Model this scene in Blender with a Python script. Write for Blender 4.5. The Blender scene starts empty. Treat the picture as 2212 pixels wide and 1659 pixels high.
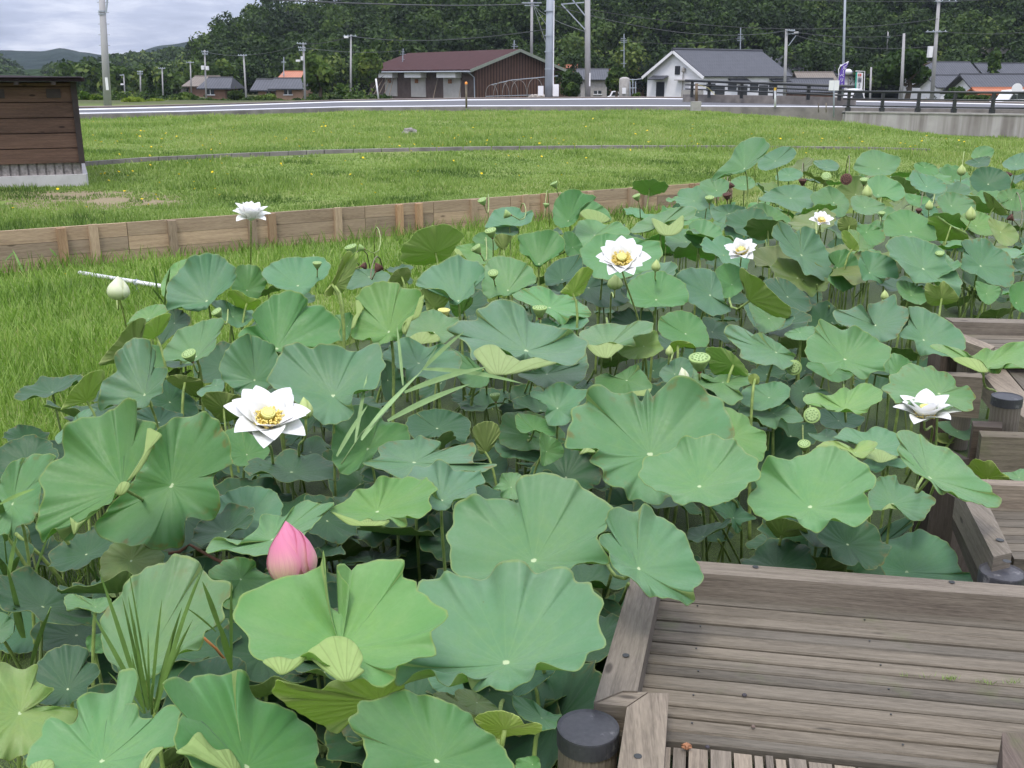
import bpy, math, random
import numpy as np
from mathutils import Vector, Matrix
random.seed(7); rng = np.random.default_rng(7)
C = bpy.context.scene.collection
cy = bpy.context.scene.cycles; cy.max_bounces = 6; cy.diffuse_bounces = 3; cy.glossy_bounces = 2; cy.transmission_bounces = 5; cy.volume_bounces = 0
R_ = math.radians
# ------------------------------------------------------------------ camera
F = 2250.0; PITCH = math.atan((829.5-165)/F); EYE = 1.6
cam = bpy.data.cameras.new('camera'); camo = bpy.data.objects.new('camera', cam); C.objects.link(camo)
camo.location = (0, 0, EYE); camo.rotation_euler = (math.pi/2-PITCH, 0, 0)
cam.sensor_width = 36; cam.lens = 36*F/2212; cam.clip_start = .05; cam.clip_end = 9000
bpy.context.scene.camera = camo
CR = Vector((1, 0, 0)); CU = Vector((0, math.sin(PITCH), math.cos(PITCH))); CF = Vector((0, math.cos(PITCH), -math.sin(PITCH)))
EYEV = Vector((0, 0, EYE))
def ray(px, py):
    return CF + CR*((px-1106)/F) + CU*((829.5-py)/F)
def P(px, py, z):
    d = ray(px, py); return EYEV + d*((z-EYE)/d.z)
def W(px, py, Y):
    d = ray(px, py); return EYEV + d*(Y/d.y)
def proj(v):
    r = Vector(v)-EYEV; d = r.dot(CF); return (1106+F*r.dot(CR)/d, 829.5-F*r.dot(CU)/d, d)
OX = {4:0, 5:737.28, 6:1474.56, 7:0, 8:737.28, 9:1474.56, 10:0, 11:737.28, 12:1474.56, 1:0, 2:737.28, 3:1474.56}
OY = {4:288, 5:288, 6:288, 7:768.96, 8:768.96, 9:768.96, 10:1177.92, 11:1177.92, 12:1177.92, 1:0, 2:0, 3:0}
def T(t, x, y): return (OX[t]+x/3, OY[t]+y/3)
# ------------------------------------------------------------------ mesh helpers
class MB:
    def __init__(s): s.v = []; s.f = []; s.m = []
    def add(s, vs, fs, mi=0):
        o = len(s.v); s.v += [tuple(v) for v in vs]; s.f += [tuple(i+o for i in f) for f in fs]; s.m += [mi]*len(fs)
    def box(s, c, d, rz=0, mi=0, M=None):
        x, y, z = d[0]/2, d[1]/2, d[2]/2
        m = M if M else Matrix.Rotation(rz, 3, 'Z')
        vs = [Vector(c)+m@Vector((a*x, b*y, e*z)) for a in (-1, 1) for b in (-1, 1) for e in (-1, 1)]
        s.add(vs, [(0,1,3,2),(4,6,7,5),(0,4,5,1),(2,3,7,6),(0,2,6,4),(1,5,7,3)], mi)
    def prism(s, poly, dz, mi=0):          # poly: top face points, extruded down by dz
        n = len(poly); p = [Vector(q) for q in poly]
        ar = sum(p[i].x*p[(i+1)%n].y-p[(i+1)%n].x*p[i].y for i in range(n))
        if ar < 0: p.reverse()
        b = [q-Vector((0, 0, dz)) for q in p]
        s.add(p+b, [tuple(range(n)), tuple(range(2*n-1, n-1, -1))]+[(i, i+n, (i+1)%n+n, (i+1)%n) for i in range(n)], mi)
    def bevbox(s, c, d, bev, M, mi=0):     # box with chamfered long edges (x axis long)
        x, y, z = d[0]/2, d[1]/2, d[2]/2; b = bev
        pr = [(-y+b,z),(y-b,z),(y,z-b),(y,-z+b),(y-b,-z),(-y+b,-z),(-y,-z+b),(-y,z-b)]
        vs = [Vector(c)+M@Vector((sx, q[0], q[1])) for sx in (-x, x) for q in pr]
        fs = [tuple(range(8)), tuple(range(15, 7, -1))]+[(i, i+8, (i+1)%8+8, (i+1)%8)[::-1] for i in range(8)]
        s.add(vs, fs, mi)
    def bar(s, a, b, w, h=None, mi=0):
        a = Vector(a); b = Vector(b); h = h or w; d = (b-a); L = d.length; d.normalize()
        up = Vector((0,0,1)) if abs(d.z) < .95 else Vector((0,1,0))
        y = up.cross(d).normalized(); z = d.cross(y)
        M = Matrix((d, y, z)).transposed(); s.box((a+b)/2, (L, w, h), M=M, mi=mi)
    def tube(s, pts, r, n=6, mi=0, cap=True):
        pts = [Vector(p) for p in pts]; k = len(pts); rs = r if isinstance(r, (list, tuple)) else [r]*k
        vs = []; ref = None
        for i, p in enumerate(pts):
            d = (pts[min(i+1, k-1)]-pts[max(i-1, 0)]).normalized()
            if ref is None: ref = Vector((1,0,0)) if abs(d.x) < .8 else Vector((0,1,0))
            a = (ref-d*ref.dot(d)).normalized(); b = d.cross(a); ref = a
            vs += [p+(a*math.cos(2*math.pi*j/n)+b*math.sin(2*math.pi*j/n))*rs[i] for j in range(n)]
        fs = [(i*n+j, i*n+(j+1)%n, (i+1)*n+(j+1)%n, (i+1)*n+j) for i in range(k-1) for j in range(n)]
        if cap: fs += [tuple(range(n-1, -1, -1)), tuple(range((k-1)*n, k*n))]
        s.add(vs, fs, mi)
    def lathe(s, o, prof, n=16, M=None, mi=0):
        M = M or Matrix.Identity(3); o = Vector(o); vs = []
        for (r, z) in prof: vs += [o+M@Vector((r*math.cos(2*math.pi*j/n), r*math.sin(2*math.pi*j/n), z)) for j in range(n)]
        k = len(prof)
        fs = [(i*n+j, i*n+(j+1)%n, (i+1)*n+(j+1)%n, (i+1)*n+j) for i in range(k-1) for j in range(n)]
        fs += [tuple(range(n-1, -1, -1)), tuple(range((k-1)*n, k*n))]
        s.add(vs, fs, mi)
    def build(s, name, mats, parent=None, smooth=False, color=None):
        me = bpy.data.meshes.new(name); o0 = parent_world(parent) if parent else Vector((0,0,0))
        me.from_pydata([(v[0]-o0.x, v[1]-o0.y, v[2]-o0.z) for v in s.v], [], s.f)
        if not isinstance(mats, (list, tuple)): mats = [mats]
        for m in mats: me.materials.append(m)
        if max(s.m, default=0) > 0: me.polygons.foreach_set('material_index', s.m)
        if smooth: me.polygons.foreach_set('use_smooth', [True]*len(me.polygons))
        me.update(); o = bpy.data.objects.new(name, me); C.objects.link(o)
        if parent: o.parent = parent
        if color: o.color = (*color, 1)
        return o
def parent_world(p):
    v = Vector((0,0,0))
    while p: v += p.location; p = p.parent
    return v
def tag(o, label=None, cat=None, group=None, kind=None):
    if label: o['label'] = label
    if cat: o['category'] = cat
    if group: o['group'] = group
    if kind: o['kind'] = kind
    return o
def empty(name, loc, label, cat, group=None):
    o = bpy.data.objects.new(name, None); o.location = loc; o.empty_display_size = .05; C.objects.link(o)
    return tag(o, label, cat, group)
def npmesh(name, v, f, mats, col=None, smooth=False, uv=None, mi=None):
    """v (n,3), f (m,k) with constant k"""
    me = bpy.data.meshes.new(name); k = f.shape[1]; m = len(f)
    me.vertices.add(len(v)); me.vertices.foreach_set('co', np.asarray(v, np.float32).ravel())
    me.loops.add(m*k); me.loops.foreach_set('vertex_index', np.asarray(f, np.int32).ravel())
    me.polygons.add(m); me.polygons.foreach_set('loop_start', np.arange(0, m*k, k, dtype=np.int32))
    if not isinstance(mats, (list, tuple)): mats = [mats]
    for x in mats: me.materials.append(x)
    if mi is not None: me.polygons.foreach_set('material_index', np.asarray(mi, np.int32))
    if smooth: me.polygons.foreach_set('use_smooth', np.ones(m, bool))
    me.update(calc_edges=True)
    if col is not None:
        a = me.attributes.new('tone', 'FLOAT', 'POINT'); a.data.foreach_set('value', np.asarray(col, np.float32))
    if uv is not None:
        l = me.uv_layers.new(name='uv'); l.data.foreach_set('uv', np.asarray(uv, np.float32)[np.asarray(f).ravel()].ravel())
    o = bpy.data.objects.new(name, me); C.objects.link(o); return o
# ------------------------------------------------------------------ material helpers
class NT:
    def __init__(s, name):
        s.m = bpy.data.materials.new(name); s.m.use_nodes = True; s.t = s.m.node_tree; s.t.nodes.clear()
        s.out = s.t.nodes.new('ShaderNodeOutputMaterial')
    def n(s, ty, **kw):
        d = s.t.nodes.new('ShaderNode'+ty)
        for k, v in kw.items():
            if k in d.inputs.keys() if isinstance(k, str) else False: pass
            setattr(d, k, v)
        return d
    def l(s, a, b): s.t.links.new(a, b)
    def val(s, d, i, v):
        if hasattr(v, 'links') or isinstance(v, bpy.types.NodeSocket): s.l(v, d.inputs[i])
        else: d.inputs[i].default_value = v
    def math(s, op, a, b=0.0, c=None, clamp=False):
        d = s.n('Math', operation=op); d.use_clamp = clamp; s.val(d, 0, a); s.val(d, 1, b)
        if c is not None: s.val(d, 2, c)
        return d.outputs[0]
    def noise(s, vec, scale, detail=4, rough=.55, dim='3D'):
        d = s.n('TexNoise', noise_dimensions=dim); 
        if vec: s.l(vec, d.inputs['Vector'])
        d.inputs['Scale'].default_value = scale; d.inputs['Detail'].default_value = detail; d.inputs['Roughness'].default_value = rough
        return d.outputs[0]
    def ramp(s, fac, stops, interp='LINEAR'):
        d = s.n('ValToRGB'); s.l(fac, d.inputs[0]); cr = d.color_ramp; cr.interpolation = interp
        while len(cr.elements) < len(stops): cr.elements.new(.5)
        for e, (p, c) in zip(cr.elements, stops): e.position = p; e.color = (*c, 1) if len(c) == 3 else c
        return d.outputs[0]
    def mix(s, f, a, b, mode='MIX'):
        d = s.n('Mix', data_type='RGBA', blend_type=mode); s.val(d, 0, f)
        for i, v in ((6, a), (7, b)):
            if isinstance(v, tuple): v = (*v, 1) if len(v) == 3 else v
            s.val(d, i, v)
        return d.outputs[2]
    def maprange(s, v, a, b, c=0., d_=1., sm=True):
        d = s.n('MapRange'); d.interpolation_type = 'SMOOTHSTEP' if sm else 'LINEAR'
        s.val(d, 0, v); s.val(d, 1, a); s.val(d, 2, b); s.val(d, 3, c); s.val(d, 4, d_); return d.outputs[0]
    def scalevec(s, vec, sc):
        d = s.n('Mapping'); s.l(vec, d.inputs[0]); d.inputs['Scale'].default_value = sc; return d.outputs[0]
    def bsdf(s, col, rough=.6, spec=.5, bump=None, bs=.3, bd=.01, metal=0, sheen=0, transl=None, tf=.3):
        p = s.n('BsdfPrincipled'); s.val(p, 'Base Color', (*col, 1) if isinstance(col, tuple) and len(col) == 3 else col)
        s.val(p, 'Roughness', rough); p.inputs['Specular IOR Level'].default_value = spec; p.inputs['Metallic'].default_value = metal
        p.inputs['Sheen Weight'].default_value = sheen
        if bump is not None:
            b = s.n('Bump'); s.l(bump, b.inputs['Height']); b.inputs['Strength'].default_value = bs; b.inputs['Distance'].default_value = bd
            s.l(b.outputs[0], p.inputs['Normal'])
        o = p.outputs[0]
        if transl is not None:
            t = s.n('BsdfTranslucent'); s.val(t, 0, (*transl, 1) if isinstance(transl, tuple) else transl)
            mx = s.n('MixShader'); mx.inputs[0].default_value = tf; s.l(o, mx.inputs[1]); s.l(t.outputs[0], mx.inputs[2]); o = mx.outputs[0]
        s.l(o, s.out.inputs[0]); return s.m
    def obj(s): return s.n('TexCoord').outputs['Object']
    def pos(s): return s.n('NewGeometry').outputs['Position']
def simple(name, col, rough=.6, spec=.4, var=.25, scale=8., metal=0, bs=.15, bd=.005, coord='pos'):
    t = NT(name); v = t.pos() if coord == 'pos' else t.obj(); n = t.noise(v, scale, 5)
    k = t.ramp(n, [(.25, tuple(c*(1-var) for c in col)), (.75, tuple(min(1, c*(1+var)) for c in col))])
    return t.bsdf(k, rough, spec, n, bs, bd, metal)
# ---- lotus blade materials: radial veins from the flat leaf coordinate
def leafmat(name, top):
    t = NT(name); uvn = t.n('UVMap'); uvn.uv_map = 'uv'; uv = uvn.outputs[0]
    sp = t.n('SeparateXYZ'); t.l(uv, sp.inputs[0]); x, y = sp.outputs[0], sp.outputs[1]
    oi = t.n('ObjectInfo'); oc = oi.outputs['Color']; rnd = oi.outputs['Random']
    r = t.math('SQRT', t.math('ADD', t.math('MULTIPLY', x, x), t.math('MULTIPLY', y, y)))
    wob = t.noise(uv, 3.0, 2)
    a = t.math('ADD', t.math('ARCTAN2', y, x), t.math('MULTIPLY', t.math('SUBTRACT', wob, .5), .12))
    N = 21
    k = t.math('MULTIPLY', t.math('ADD', a, t.math('MULTIPLY', rnd, 6.0)), N/(2*math.pi))
    fr = t.math('ABSOLUTE', t.math('SUBTRACT', t.math('FRACT', t.math('ADD', k, 20.0)), .5))
    delta = t.math('MULTIPLY', t.math('MULTIPLY', fr, 2*math.pi/N), r)
    spread = t.math('MULTIPLY', t.math('MAXIMUM', t.math('SUBTRACT', r, .62), 0.0), .2)
    dist = t.math('ABSOLUTE', t.math('SUBTRACT', delta, spread))
    wv = t.math('SUBTRACT', .010, t.math('MULTIPLY', r, .006))
    vein = t.maprange(dist, 0.0, wv, 1.0, 0.0)
    vein = t.math('MULTIPLY', vein, t.maprange(r, .7, 1.0, 1., .15))
    glow = t.maprange(dist, 0.0, .07, 1.0, 0.0)
    hub = t.maprange(r, .028, .04, 1.0, 0.0)
    big = t.noise(uv, 1.6, 3); fine = t.noise(uv, 22, 5, .65); p = t.pos(); mid = t.noise(uv, 7, 4)
    if top:
        c = t.mix(t.maprange(big, .3, .7), t.mix(1.0, oc, (.80, .93, .82), 'MULTIPLY'), t.mix(1.0, oc, (1.15, 1.05, 1.1), 'MULTIPLY'))
        c = t.mix(t.math('MULTIPLY', t.maprange(mid, .35, .7, .2, 1.0), t.maprange(r, .25, .95, .55, .0)), c, t.mix(1.0, oc, (1.15, 1.12, .72), 'MULTIPLY'))
        c = t.mix(t.maprange(fine, .35, .7, 0, .22), c, t.mix(1.0, oc, (.6, .72, .6), 'MULTIPLY'))
        c = t.mix(t.math('MULTIPLY', vein, .27), c, t.mix(.5, t.mix(1.0, oc, (1.5, 1.5, 1.2), 'MULTIPLY'), (.22, .33, .12)))
        sp2 = t.noise(uv, 9, 3); rim = t.math('MULTIPLY', t.maprange(r, .968, .99), t.maprange(sp2, .3, .62, .45, 1.3))
        c = t.mix(t.math('MULTIPLY', rim, .45), c, (.26, .30, .08))
        bn = t.noise(uv, 5, 4); bw = t.math('MULTIPLY', t.math('MULTIPLY', t.maprange(rnd, .55, .9), t.maprange(r, .72, .98)), t.maprange(bn, .52, .62)); c = t.mix(t.math('MULTIPLY', bw, .85), c, t.mix(fine, (.10,.06,.02), (.24,.19,.05)))
        spot = t.noise(uv, 13, 1); c = t.mix(t.math('MULTIPLY', t.maprange(spot, .76, .80), .4), c, (.12, .08, .03))
        c = t.mix(hub, c, (.5, .6, .33))
        h = t.math('ADD', t.math('MULTIPLY', glow, -.22), t.math('ADD', t.math('MULTIPLY', fine, .10), t.math('MULTIPLY', mid, .35)))
        return t.bsdf(c, t.maprange(fine, .3, .7, .40, .55), .34, h, .24, .012, sheen=.1, transl=t.mix(1.0, oc, (2.6, 3.4, 1.0), 'MULTIPLY'), tf=.24)
    base = t.mix(.6, oc, (.40, .47, .20)); base = t.mix(1.0, base, (1.25, 1.22, 1.1), 'MULTIPLY')
    c = t.mix(t.maprange(big, .3, .7), t.mix(1.0, base, (.85, .9, .8), 'MULTIPLY'), base)
    c = t.mix(t.maprange(fine, .4, .7, 0, .2), c, t.mix(1.0, base, (.6, .65, .5), 'MULTIPLY'))
    c = t.mix(t.math('MULTIPLY', vein, .55), c, t.mix(1.0, base, (.45, .42, .35), 'MULTIPLY'))
    h = t.math('MULTIPLY', glow, .6)
    return t.bsdf(c, .6, .25, h, .4, .012, transl=t.mix(.5, t.mix(1.0, oc, (2.6, 2.6, 1.8), 'MULTIPLY'), (.50, .58, .28)), tf=.36)
M_TOP = leafmat('leaf_top', True); M_UND = leafmat('leaf_underside', False)
def stalkmat():
    t = NT('stalk'); n = t.noise(t.pos(), 25, 4); oc = t.n('ObjectInfo').outputs['Color']
    c = t.mix(t.maprange(n, .35, .65), t.mix(1.0, oc, (.7, .72, .7), 'MULTIPLY'), t.mix(1.0, oc, (1.15, 1.1, 1.1), 'MULTIPLY'))
    pr = t.noise(t.pos(), 400, 1); return t.bsdf(c, .55, .35, pr, .5, .002)
M_STALK = stalkmat()
STK = (.24, .33, .09)
PAL = dict(b=(.116, .226, .126), g=(.102, .222, .080), d=(.050, .125, .060), l=(.150, .275, .085), y=(.27, .34, .10), o=(.140, .190, .060), m=(.132, .250, .112), w=(.20, .27, .10), k=(.042,.108,.046))  # k holds the shade under the canopy as a darker leaf green
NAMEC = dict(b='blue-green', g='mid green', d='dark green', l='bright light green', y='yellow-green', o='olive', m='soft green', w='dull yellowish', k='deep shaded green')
def woodmat(name, c1, c2, dark, axis='x', rough=.8, sc=1.0, knots=True, moss=0):
    t = NT(name); uvn = t.n('UVMap'); uvn.uv_map = 'uv'
    oi = t.n('ObjectInfo'); g = t.obj()
    off = t.n('VectorMath', operation='ADD'); cb = t.n('CombineXYZ'); t.l(t.math('MULTIPLY', oi.outputs['Random'], 37.0), cb.inputs[0]); t.l(t.math('MULTIPLY', oi.outputs['Random'], 11.0), cb.inputs[2])
    t.l(uvn.outputs[0], off.inputs[0]); t.l(cb.outputs[0], off.inputs[1]); v = off.outputs[0]
    gr = t.noise(t.scalevec(v, (2.2*sc, 60*sc, 1)), 1.0, 6, .7); big = t.noise(t.scalevec(v, (1.5*sc, 9*sc, 1)), 1.0, 4); fine = t.noise(t.scalevec(v, (25*sc, 220*sc, 1)), 1.0, 3)
    c = t.mix(t.maprange(gr, .3, .7), c1, c2); c = t.mix(t.maprange(big, .42, .7, 0, .55), c, dark)
    c = t.mix(t.maprange(gr, .62, .72, 0, .65), c, tuple(q*.45 for q in dark))
    c = t.mix(t.maprange(fine, .3, .8, 0, .35), c, tuple(min(1, q*1.5) for q in c2))
    c = t.mix(1.0, c, t.ramp(oi.outputs['Random'], [(0, (.74, .75, .76)), (1, (1.16, 1.12, 1.06))]), 'MULTIPLY')
    if knots:
        vo = t.n('TexVoronoi'); t.l(t.scalevec(v, (3.2*sc, 9*sc, 1)), vo.inputs['Vector']); vo.inputs['Scale'].default_value = 1.0; vo.inputs['Randomness'].default_value = 1
        c = t.mix(t.maprange(vo.outputs['Distance'], .05, .12, .75, 0), c, tuple(q*.35 for q in dark))
    if moss:
        ms = t.noise(t.pos(), 5, 5); c = t.mix(t.maprange(ms, .6, .75, 0, moss), c, (.10, .12, .045))
    h = t.math('ADD', gr, t.math('MULTIPLY', fine, .4))
    return t.bsdf(c, rough, .25, h, .55, .004)
def uvbox(o, L=None):
    """planar-ish uv along the longest axis of every face, in metres"""
    me = o.data; l = me.uv_layers.new(name='uv'); 
    for p in me.polygons:
        vs = [me.vertices[i].co for i in p.vertices]
        e = max(((vs[(i+1)%len(vs)]-vs[i]) for i in range(len(vs))), key=lambda q: q.length).normalized() if L is None else (Vector(L)-p.normal*p.normal.dot(Vector(L)))
        if e.length < 1e-3: e = p.normal.orthogonal()
        e = e.normalized(); w = p.normal.cross(e)
        for li in p.loop_indices:
            q = me.vertices[me.loops[li].vertex_index].co; l.data[li].uv = (q.dot(e), q.dot(w))
    return o
M_DECK = woodmat('weathered_deck_wood', (.100, .086, .066), (.185, .160, .125), (.055, .045, .033), moss=.4)
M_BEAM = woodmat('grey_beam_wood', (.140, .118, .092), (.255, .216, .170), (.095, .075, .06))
M_BDARK = woodmat('dark_timber', (.07, .055, .045), (.12, .095, .08), (.04, .03, .025), moss=.5)  # darker brown version of the beam wood
M_FENCE = woodmat('pale_timber_board', (.29, .21, .14), (.43, .325, .225), (.21, .145, .095), sc=.55)
M_FPOST = woodmat('orange_timber_post', (.30, .19, .11), (.42, .28, .17), (.19, .11, .06), sc=.8)
M_SHED = woodmat('brown_stained_board', (.070, .042, .032), (.125, .078, .058), (.042, .027, .022), sc=.6)
M_SHEDD = simple('dark_brown_trim', (.035, .024, .022), .6)
t = NT('worn_metal_cap'); n = t.noise(t.pos(), 16, 5, .65); n2 = t.noise(t.pos(), 60, 3); M_CAP = t.bsdf(t.mix(t.maprange(n, .56, .66, 0, .6), t.mix(n2, (.04,.04,.046), (.085,.083,.09)), (.26,.25,.25)), .5, .4, n2, .3, .003)
M_CONC = simple('concrete', (.34, .32, .30), .9, .2, .22, 3.5)
M_CONCD = simple('stained_concrete', (.22, .20, .185), .9, .2, .35, 2.2)
M_POLE = simple('concrete_pole', (.36, .35, .35), .8, .3, .08, 1.5)
M_STEEL = simple('grey_steel', (.32, .35, .39), .45, .5, .1, 2)
M_WHITE = simple('white_paint', (.74, .73, .74), .55, .3, .06, 2)
M_BLACK = simple('black_metal', (.022, .024, .024), .45, .5, .1, 3)
M_GLASS = simple('dark_window', (.03, .035, .04), .15, .6, .1, 3)
M_TILE = None
def bandmat(name, c1, c2, period, axis=0, rough=.5, spec=.4, amp=.6, per2=None, spec_var=.2):
    """ribbed or tiled sheet, uses uv in metres"""
    t = NT(name); uvn = t.n('UVMap'); uvn.uv_map = 'uv'; s = t.n('SeparateXYZ'); t.l(uvn.outputs[0], s.inputs[0])
    w = t.math('SINE', t.math('MULTIPLY', s.outputs[axis], 2*math.pi/period)); w = t.math('MULTIPLY_ADD', w, .5, .5)
    h = w
    if per2:
        w2 = t.math('FRACT', t.math('DIVIDE', s.outputs[1-axis], per2)); h = t.math('ADD', t.math('MULTIPLY', w, .6), t.math('MULTIPLY', w2, .8))
    n = t.noise(t.pos(), 1.3, 4); 
    c = t.mix(t.maprange(w, .0, .55), c1, c2) if not per2 else t.mix(t.maprange(h, .1, .8), c1, c2)
    c = t.mix(t.maprange(n, .35, .7, 0, spec_var), c, tuple(q*.5 for q in c1))
    return t.bsdf(c, rough, spec, h, amp, .04)
M_TILE = bandmat('grey_roof_tile', (.028, .030, .035), (.082, .085, .098), .32, 0, .6, .3, .5, .36)
M_TILEO = bandmat('orange_roof_tile', (.30, .09, .035), (.42, .14, .06), .30, 0, .5, .4, .6, .28)
M_TILEB = bandmat('old_brown_tile', (.12, .10, .085), (.2, .17, .14), .30, 0, .7, .3, .6, .28)
M_ROOFR = bandmat('maroon_sheet_roof', (.046, .021, .021), (.072, .033, .032), .55, 0, .85, .12, .5)
M_SHUT = bandmat('ribbed_shutter', (.30, .28, .26), (.48, .46, .44), .12, 1, .5, .4, .5)
M_VBOARD = bandmat('brown_vertical_siding', (.04, .022, .016), (.12, .066, .045), .42, 1, .7, .2, .5)
# ------------------------------------------------------------------ world, sun
w = bpy.data.worlds.new('World'); bpy.context.scene.world = w; w.use_nodes = True
nt = w.node_tree; nt.nodes.clear()
def wn(ty): return nt.nodes.new('ShaderNode'+ty)
wout = wn('OutputWorld'); bg = wn('Background'); sky = wn('TexSky'); sky.sky_type = 'NISHITA'; sky.sun_disc = False
SUN_EL, SUN_AZ = R_(62), R_(200)        # azimuth clockwise from +Y
sky.sun_elevation = SUN_EL; sky.sun_rotation = SUN_AZ; sky.air_density = 1.2; sky.dust_density = 2.5
tc = wn('TexCoord'); sep = wn('SeparateXYZ'); nt.links.new(tc.outputs['Generated'], sep.inputs[0])
def wm(op, a, b=0., c=None, clamp=False):
    d = wn('Math'); d.operation = op; d.use_clamp = clamp
    for i, v in enumerate((a, b, c)):
        if v is None: continue
        if isinstance(v, bpy.types.NodeSocket): nt.links.new(v, d.inputs[i])
        else: d.inputs[i].default_value = v
    return d.outputs[0]
zz = wm('ADD', wm('MAXIMUM', sep.outputs[2], 0.), .13)
cx = wn('CombineXYZ'); nt.links.new(wm('DIVIDE', sep.outputs[0], zz), cx.inputs[0]); nt.links.new(wm('DIVIDE', sep.outputs[1], zz), cx.inputs[1]); cx.inputs[2].default_value = 1.7
def wnoise(sc, det, ro, off=0.):
    d = wn('TexNoise'); mp = wn('Mapping'); mp.inputs['Location'].default_value = (off, off*.7, 0); nt.links.new(cx.outputs[0], mp.inputs[0]); nt.links.new(mp.outputs[0], d.inputs['Vector'])
    d.inputs['Scale'].default_value = sc; d.inputs['Detail'].default_value = det; d.inputs['Roughness'].default_value = ro; d.inputs['Distortion'].default_value = .35; return d.outputs[0]
cl = wm('ADD', wm('MULTIPLY', wnoise(1.1, 7, .6, 3.1), .65), wm('MULTIPLY', wnoise(3.3, 5, .6, 8.), .35))
rp = wn('ValToRGB'); nt.links.new(cl, rp.inputs[0]); e = rp.color_ramp.elements
e[0].position = .38; e[0].color = (2.7, 3.0, 3.9, 1); e[1].position = .60; e[1].color = (8.0, 8.1, 8.7, 1)
q = e.new(.48); q.color = (4.2, 4.5, 5.6, 1)
# overcast sky grows brighter towards the zenith
el = wm('POWER', wm('MAXIMUM', sep.outputs[2], 0.), .9); br = wm('MULTIPLY_ADD', el, 2.2, 1.0)
vm = wn('VectorMath'); vm.operation = 'SCALE'; nt.links.new(rp.outputs[0], vm.inputs[0]); nt.links.new(br, vm.inputs[3])
mx = wn('Mix'); mx.data_type = 'RGBA'; mx.inputs[0].default_value = .88; nt.links.new(sky.outputs[0], mx.inputs[6]); nt.links.new(vm.outputs[0], mx.inputs[7])
nt.links.new(mx.outputs[2], bg.inputs[0]); bg.inputs[1].default_value = .1; nt.links.new(bg.outputs[0], wout.inputs[0])
sl = bpy.data.lights.new('sun', 'SUN'); sl.energy = 1.5; sl.angle = R_(14); sl.color = (1.0, .955, .88)
so = bpy.data.objects.new('sun', sl); C.objects.link(so)
sd = Vector((math.sin(SUN_AZ)*math.cos(SUN_EL), math.cos(SUN_AZ)*math.cos(SUN_EL), math.sin(SUN_EL)))
so.rotation_euler = sd.to_track_quat('Z', 'Y').to_euler(); so.location = (0, 0, 30)
vs_ = bpy.context.scene.view_settings; vs_.view_transform = 'Standard'; vs_.look = 'None'; vs_.exposure = .48; vs_.gamma = 1
# ------------------------------------------------------------------ terrain
FA = np.array([-5.83, 11.74]); FB = np.array([3.23, 18.15]); FT = (FB-FA)/np.linalg.norm(FB-FA); FN = np.array([-FT[1], FT[0]])
WATER = -.68
PONDPX = [(-500,1250),(-100,1130),(150,1030),(300,900),(480,800),(700,725),(960,650),(1250,575),(1560,500),(1760,452),(2212,425),(3000,400),(3000,2400),(-500,2400)]
POND = np.array([[*P(x, y, -.6)[:2]] for x, y in PONDPX])
def sstep(x, a, b):
    t = np.clip((x-a)/(b-a), 0, 1); return t*t*(3-2*t)
def pond_sd(x, y):        # positive inside
    inside = np.zeros(x.shape, bool); dmin = np.full(x.shape, 1e9); n = len(POND)
    for i in range(n):
        ax, ay = POND[i]; bx, by = POND[(i+1) % n]
        c = ((ay > y) != (by > y)) & (x < (bx-ax)*(y-ay)/((by-ay) if by != ay else 1e-9)+ax); inside ^= c
        ex, ey = bx-ax, by-ay; t = np.clip(((x-ax)*ex+(y-ay)*ey)/(ex*ex+ey*ey), 0, 1)
        dmin = np.minimum(dmin, np.hypot(x-ax-t*ex, y-ay-t*ey))
    return np.where(inside, dmin, -dmin)
def bump2(x, y): return .5*np.sin(x*.9+1.3*np.sin(y*.5))+.5*np.sin(y*1.1+1.7*np.sin(x*.43+2))
def H(x, y):
    x = np.asarray(x, float); y = np.asarray(y, float)
    u = (x-FA[0])*FT[0]+(y-FA[1])*FT[1]; s = (x-FA[0])*FN[0]+(y-FA[1])*FN[1]
    up = -.14+.24*sstep(s, 0, 9)+.15*sstep(y, 24, 34)
    hl = np.where(s > 0.0, up, -.55)
    hs = -.55+(up+.55)*sstep(s, -2.5, 2.5)
    b = sstep(u, 11.0, 13.0); h = hl*(1-b)+hs*b
    h = h + .025*bump2(x, y)*sstep(np.abs(s), .1, 1.5)
    h = h - .75*sstep(x+.25*(y-30), 10, 17)*sstep(y, 25, 34)
    h = h - 1.2*sstep(y, 62, 95)
    sd_ = pond_sd(x, y); h = np.where(sd_ > 0, np.minimum(h, -.58-.5*sstep(sd_, 0, .7)), h)
    return h
def axis_pts(segs):
    o = []
    for a, b, st in segs: o += list(np.arange(a, b, st))
    return np.array(o+[segs[-1][1]])
ua = axis_pts([(-1800,-300,300),(-300,-60,30),(-60,-12,4),(-12,30,.33),(30,70,2.5),(70,300,30),(300,2400,300)])
sa = axis_pts([(-200,-24,22),(-24,-.5,.33),(-.5,-.02,.12),(-.02,.02,.02),(.02,6,.35),(6,40,1.2),(40,140,5),(140,500,40),(500,3800,400)])
U, S = np.meshgrid(ua, sa); X = FA[0]+U*FT[0]+S*FN[0]; Y = FA[1]+U*FT[1]+S*FN[1]; Z = H(X, Y)
nr, nc = U.shape; idx = np.arange(nr*nc).reshape(nr, nc)
fq = np.stack([idx[:-1,:-1], idx[:-1,1:], idx[1:,1:], idx[1:,:-1]], -1).reshape(-1, 4)
t = NT('lawn_ground'); p = t.pos(); n1 = t.noise(p, .55, 6); n2 = t.noise(p, 5, 5); n3 = t.noise(p, 45, 3, .7)
c = t.ramp(n1, [(.3, (.12,.18,.045)), (.5, (.17,.235,.06)), (.72, (.23,.25,.095))])
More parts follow.
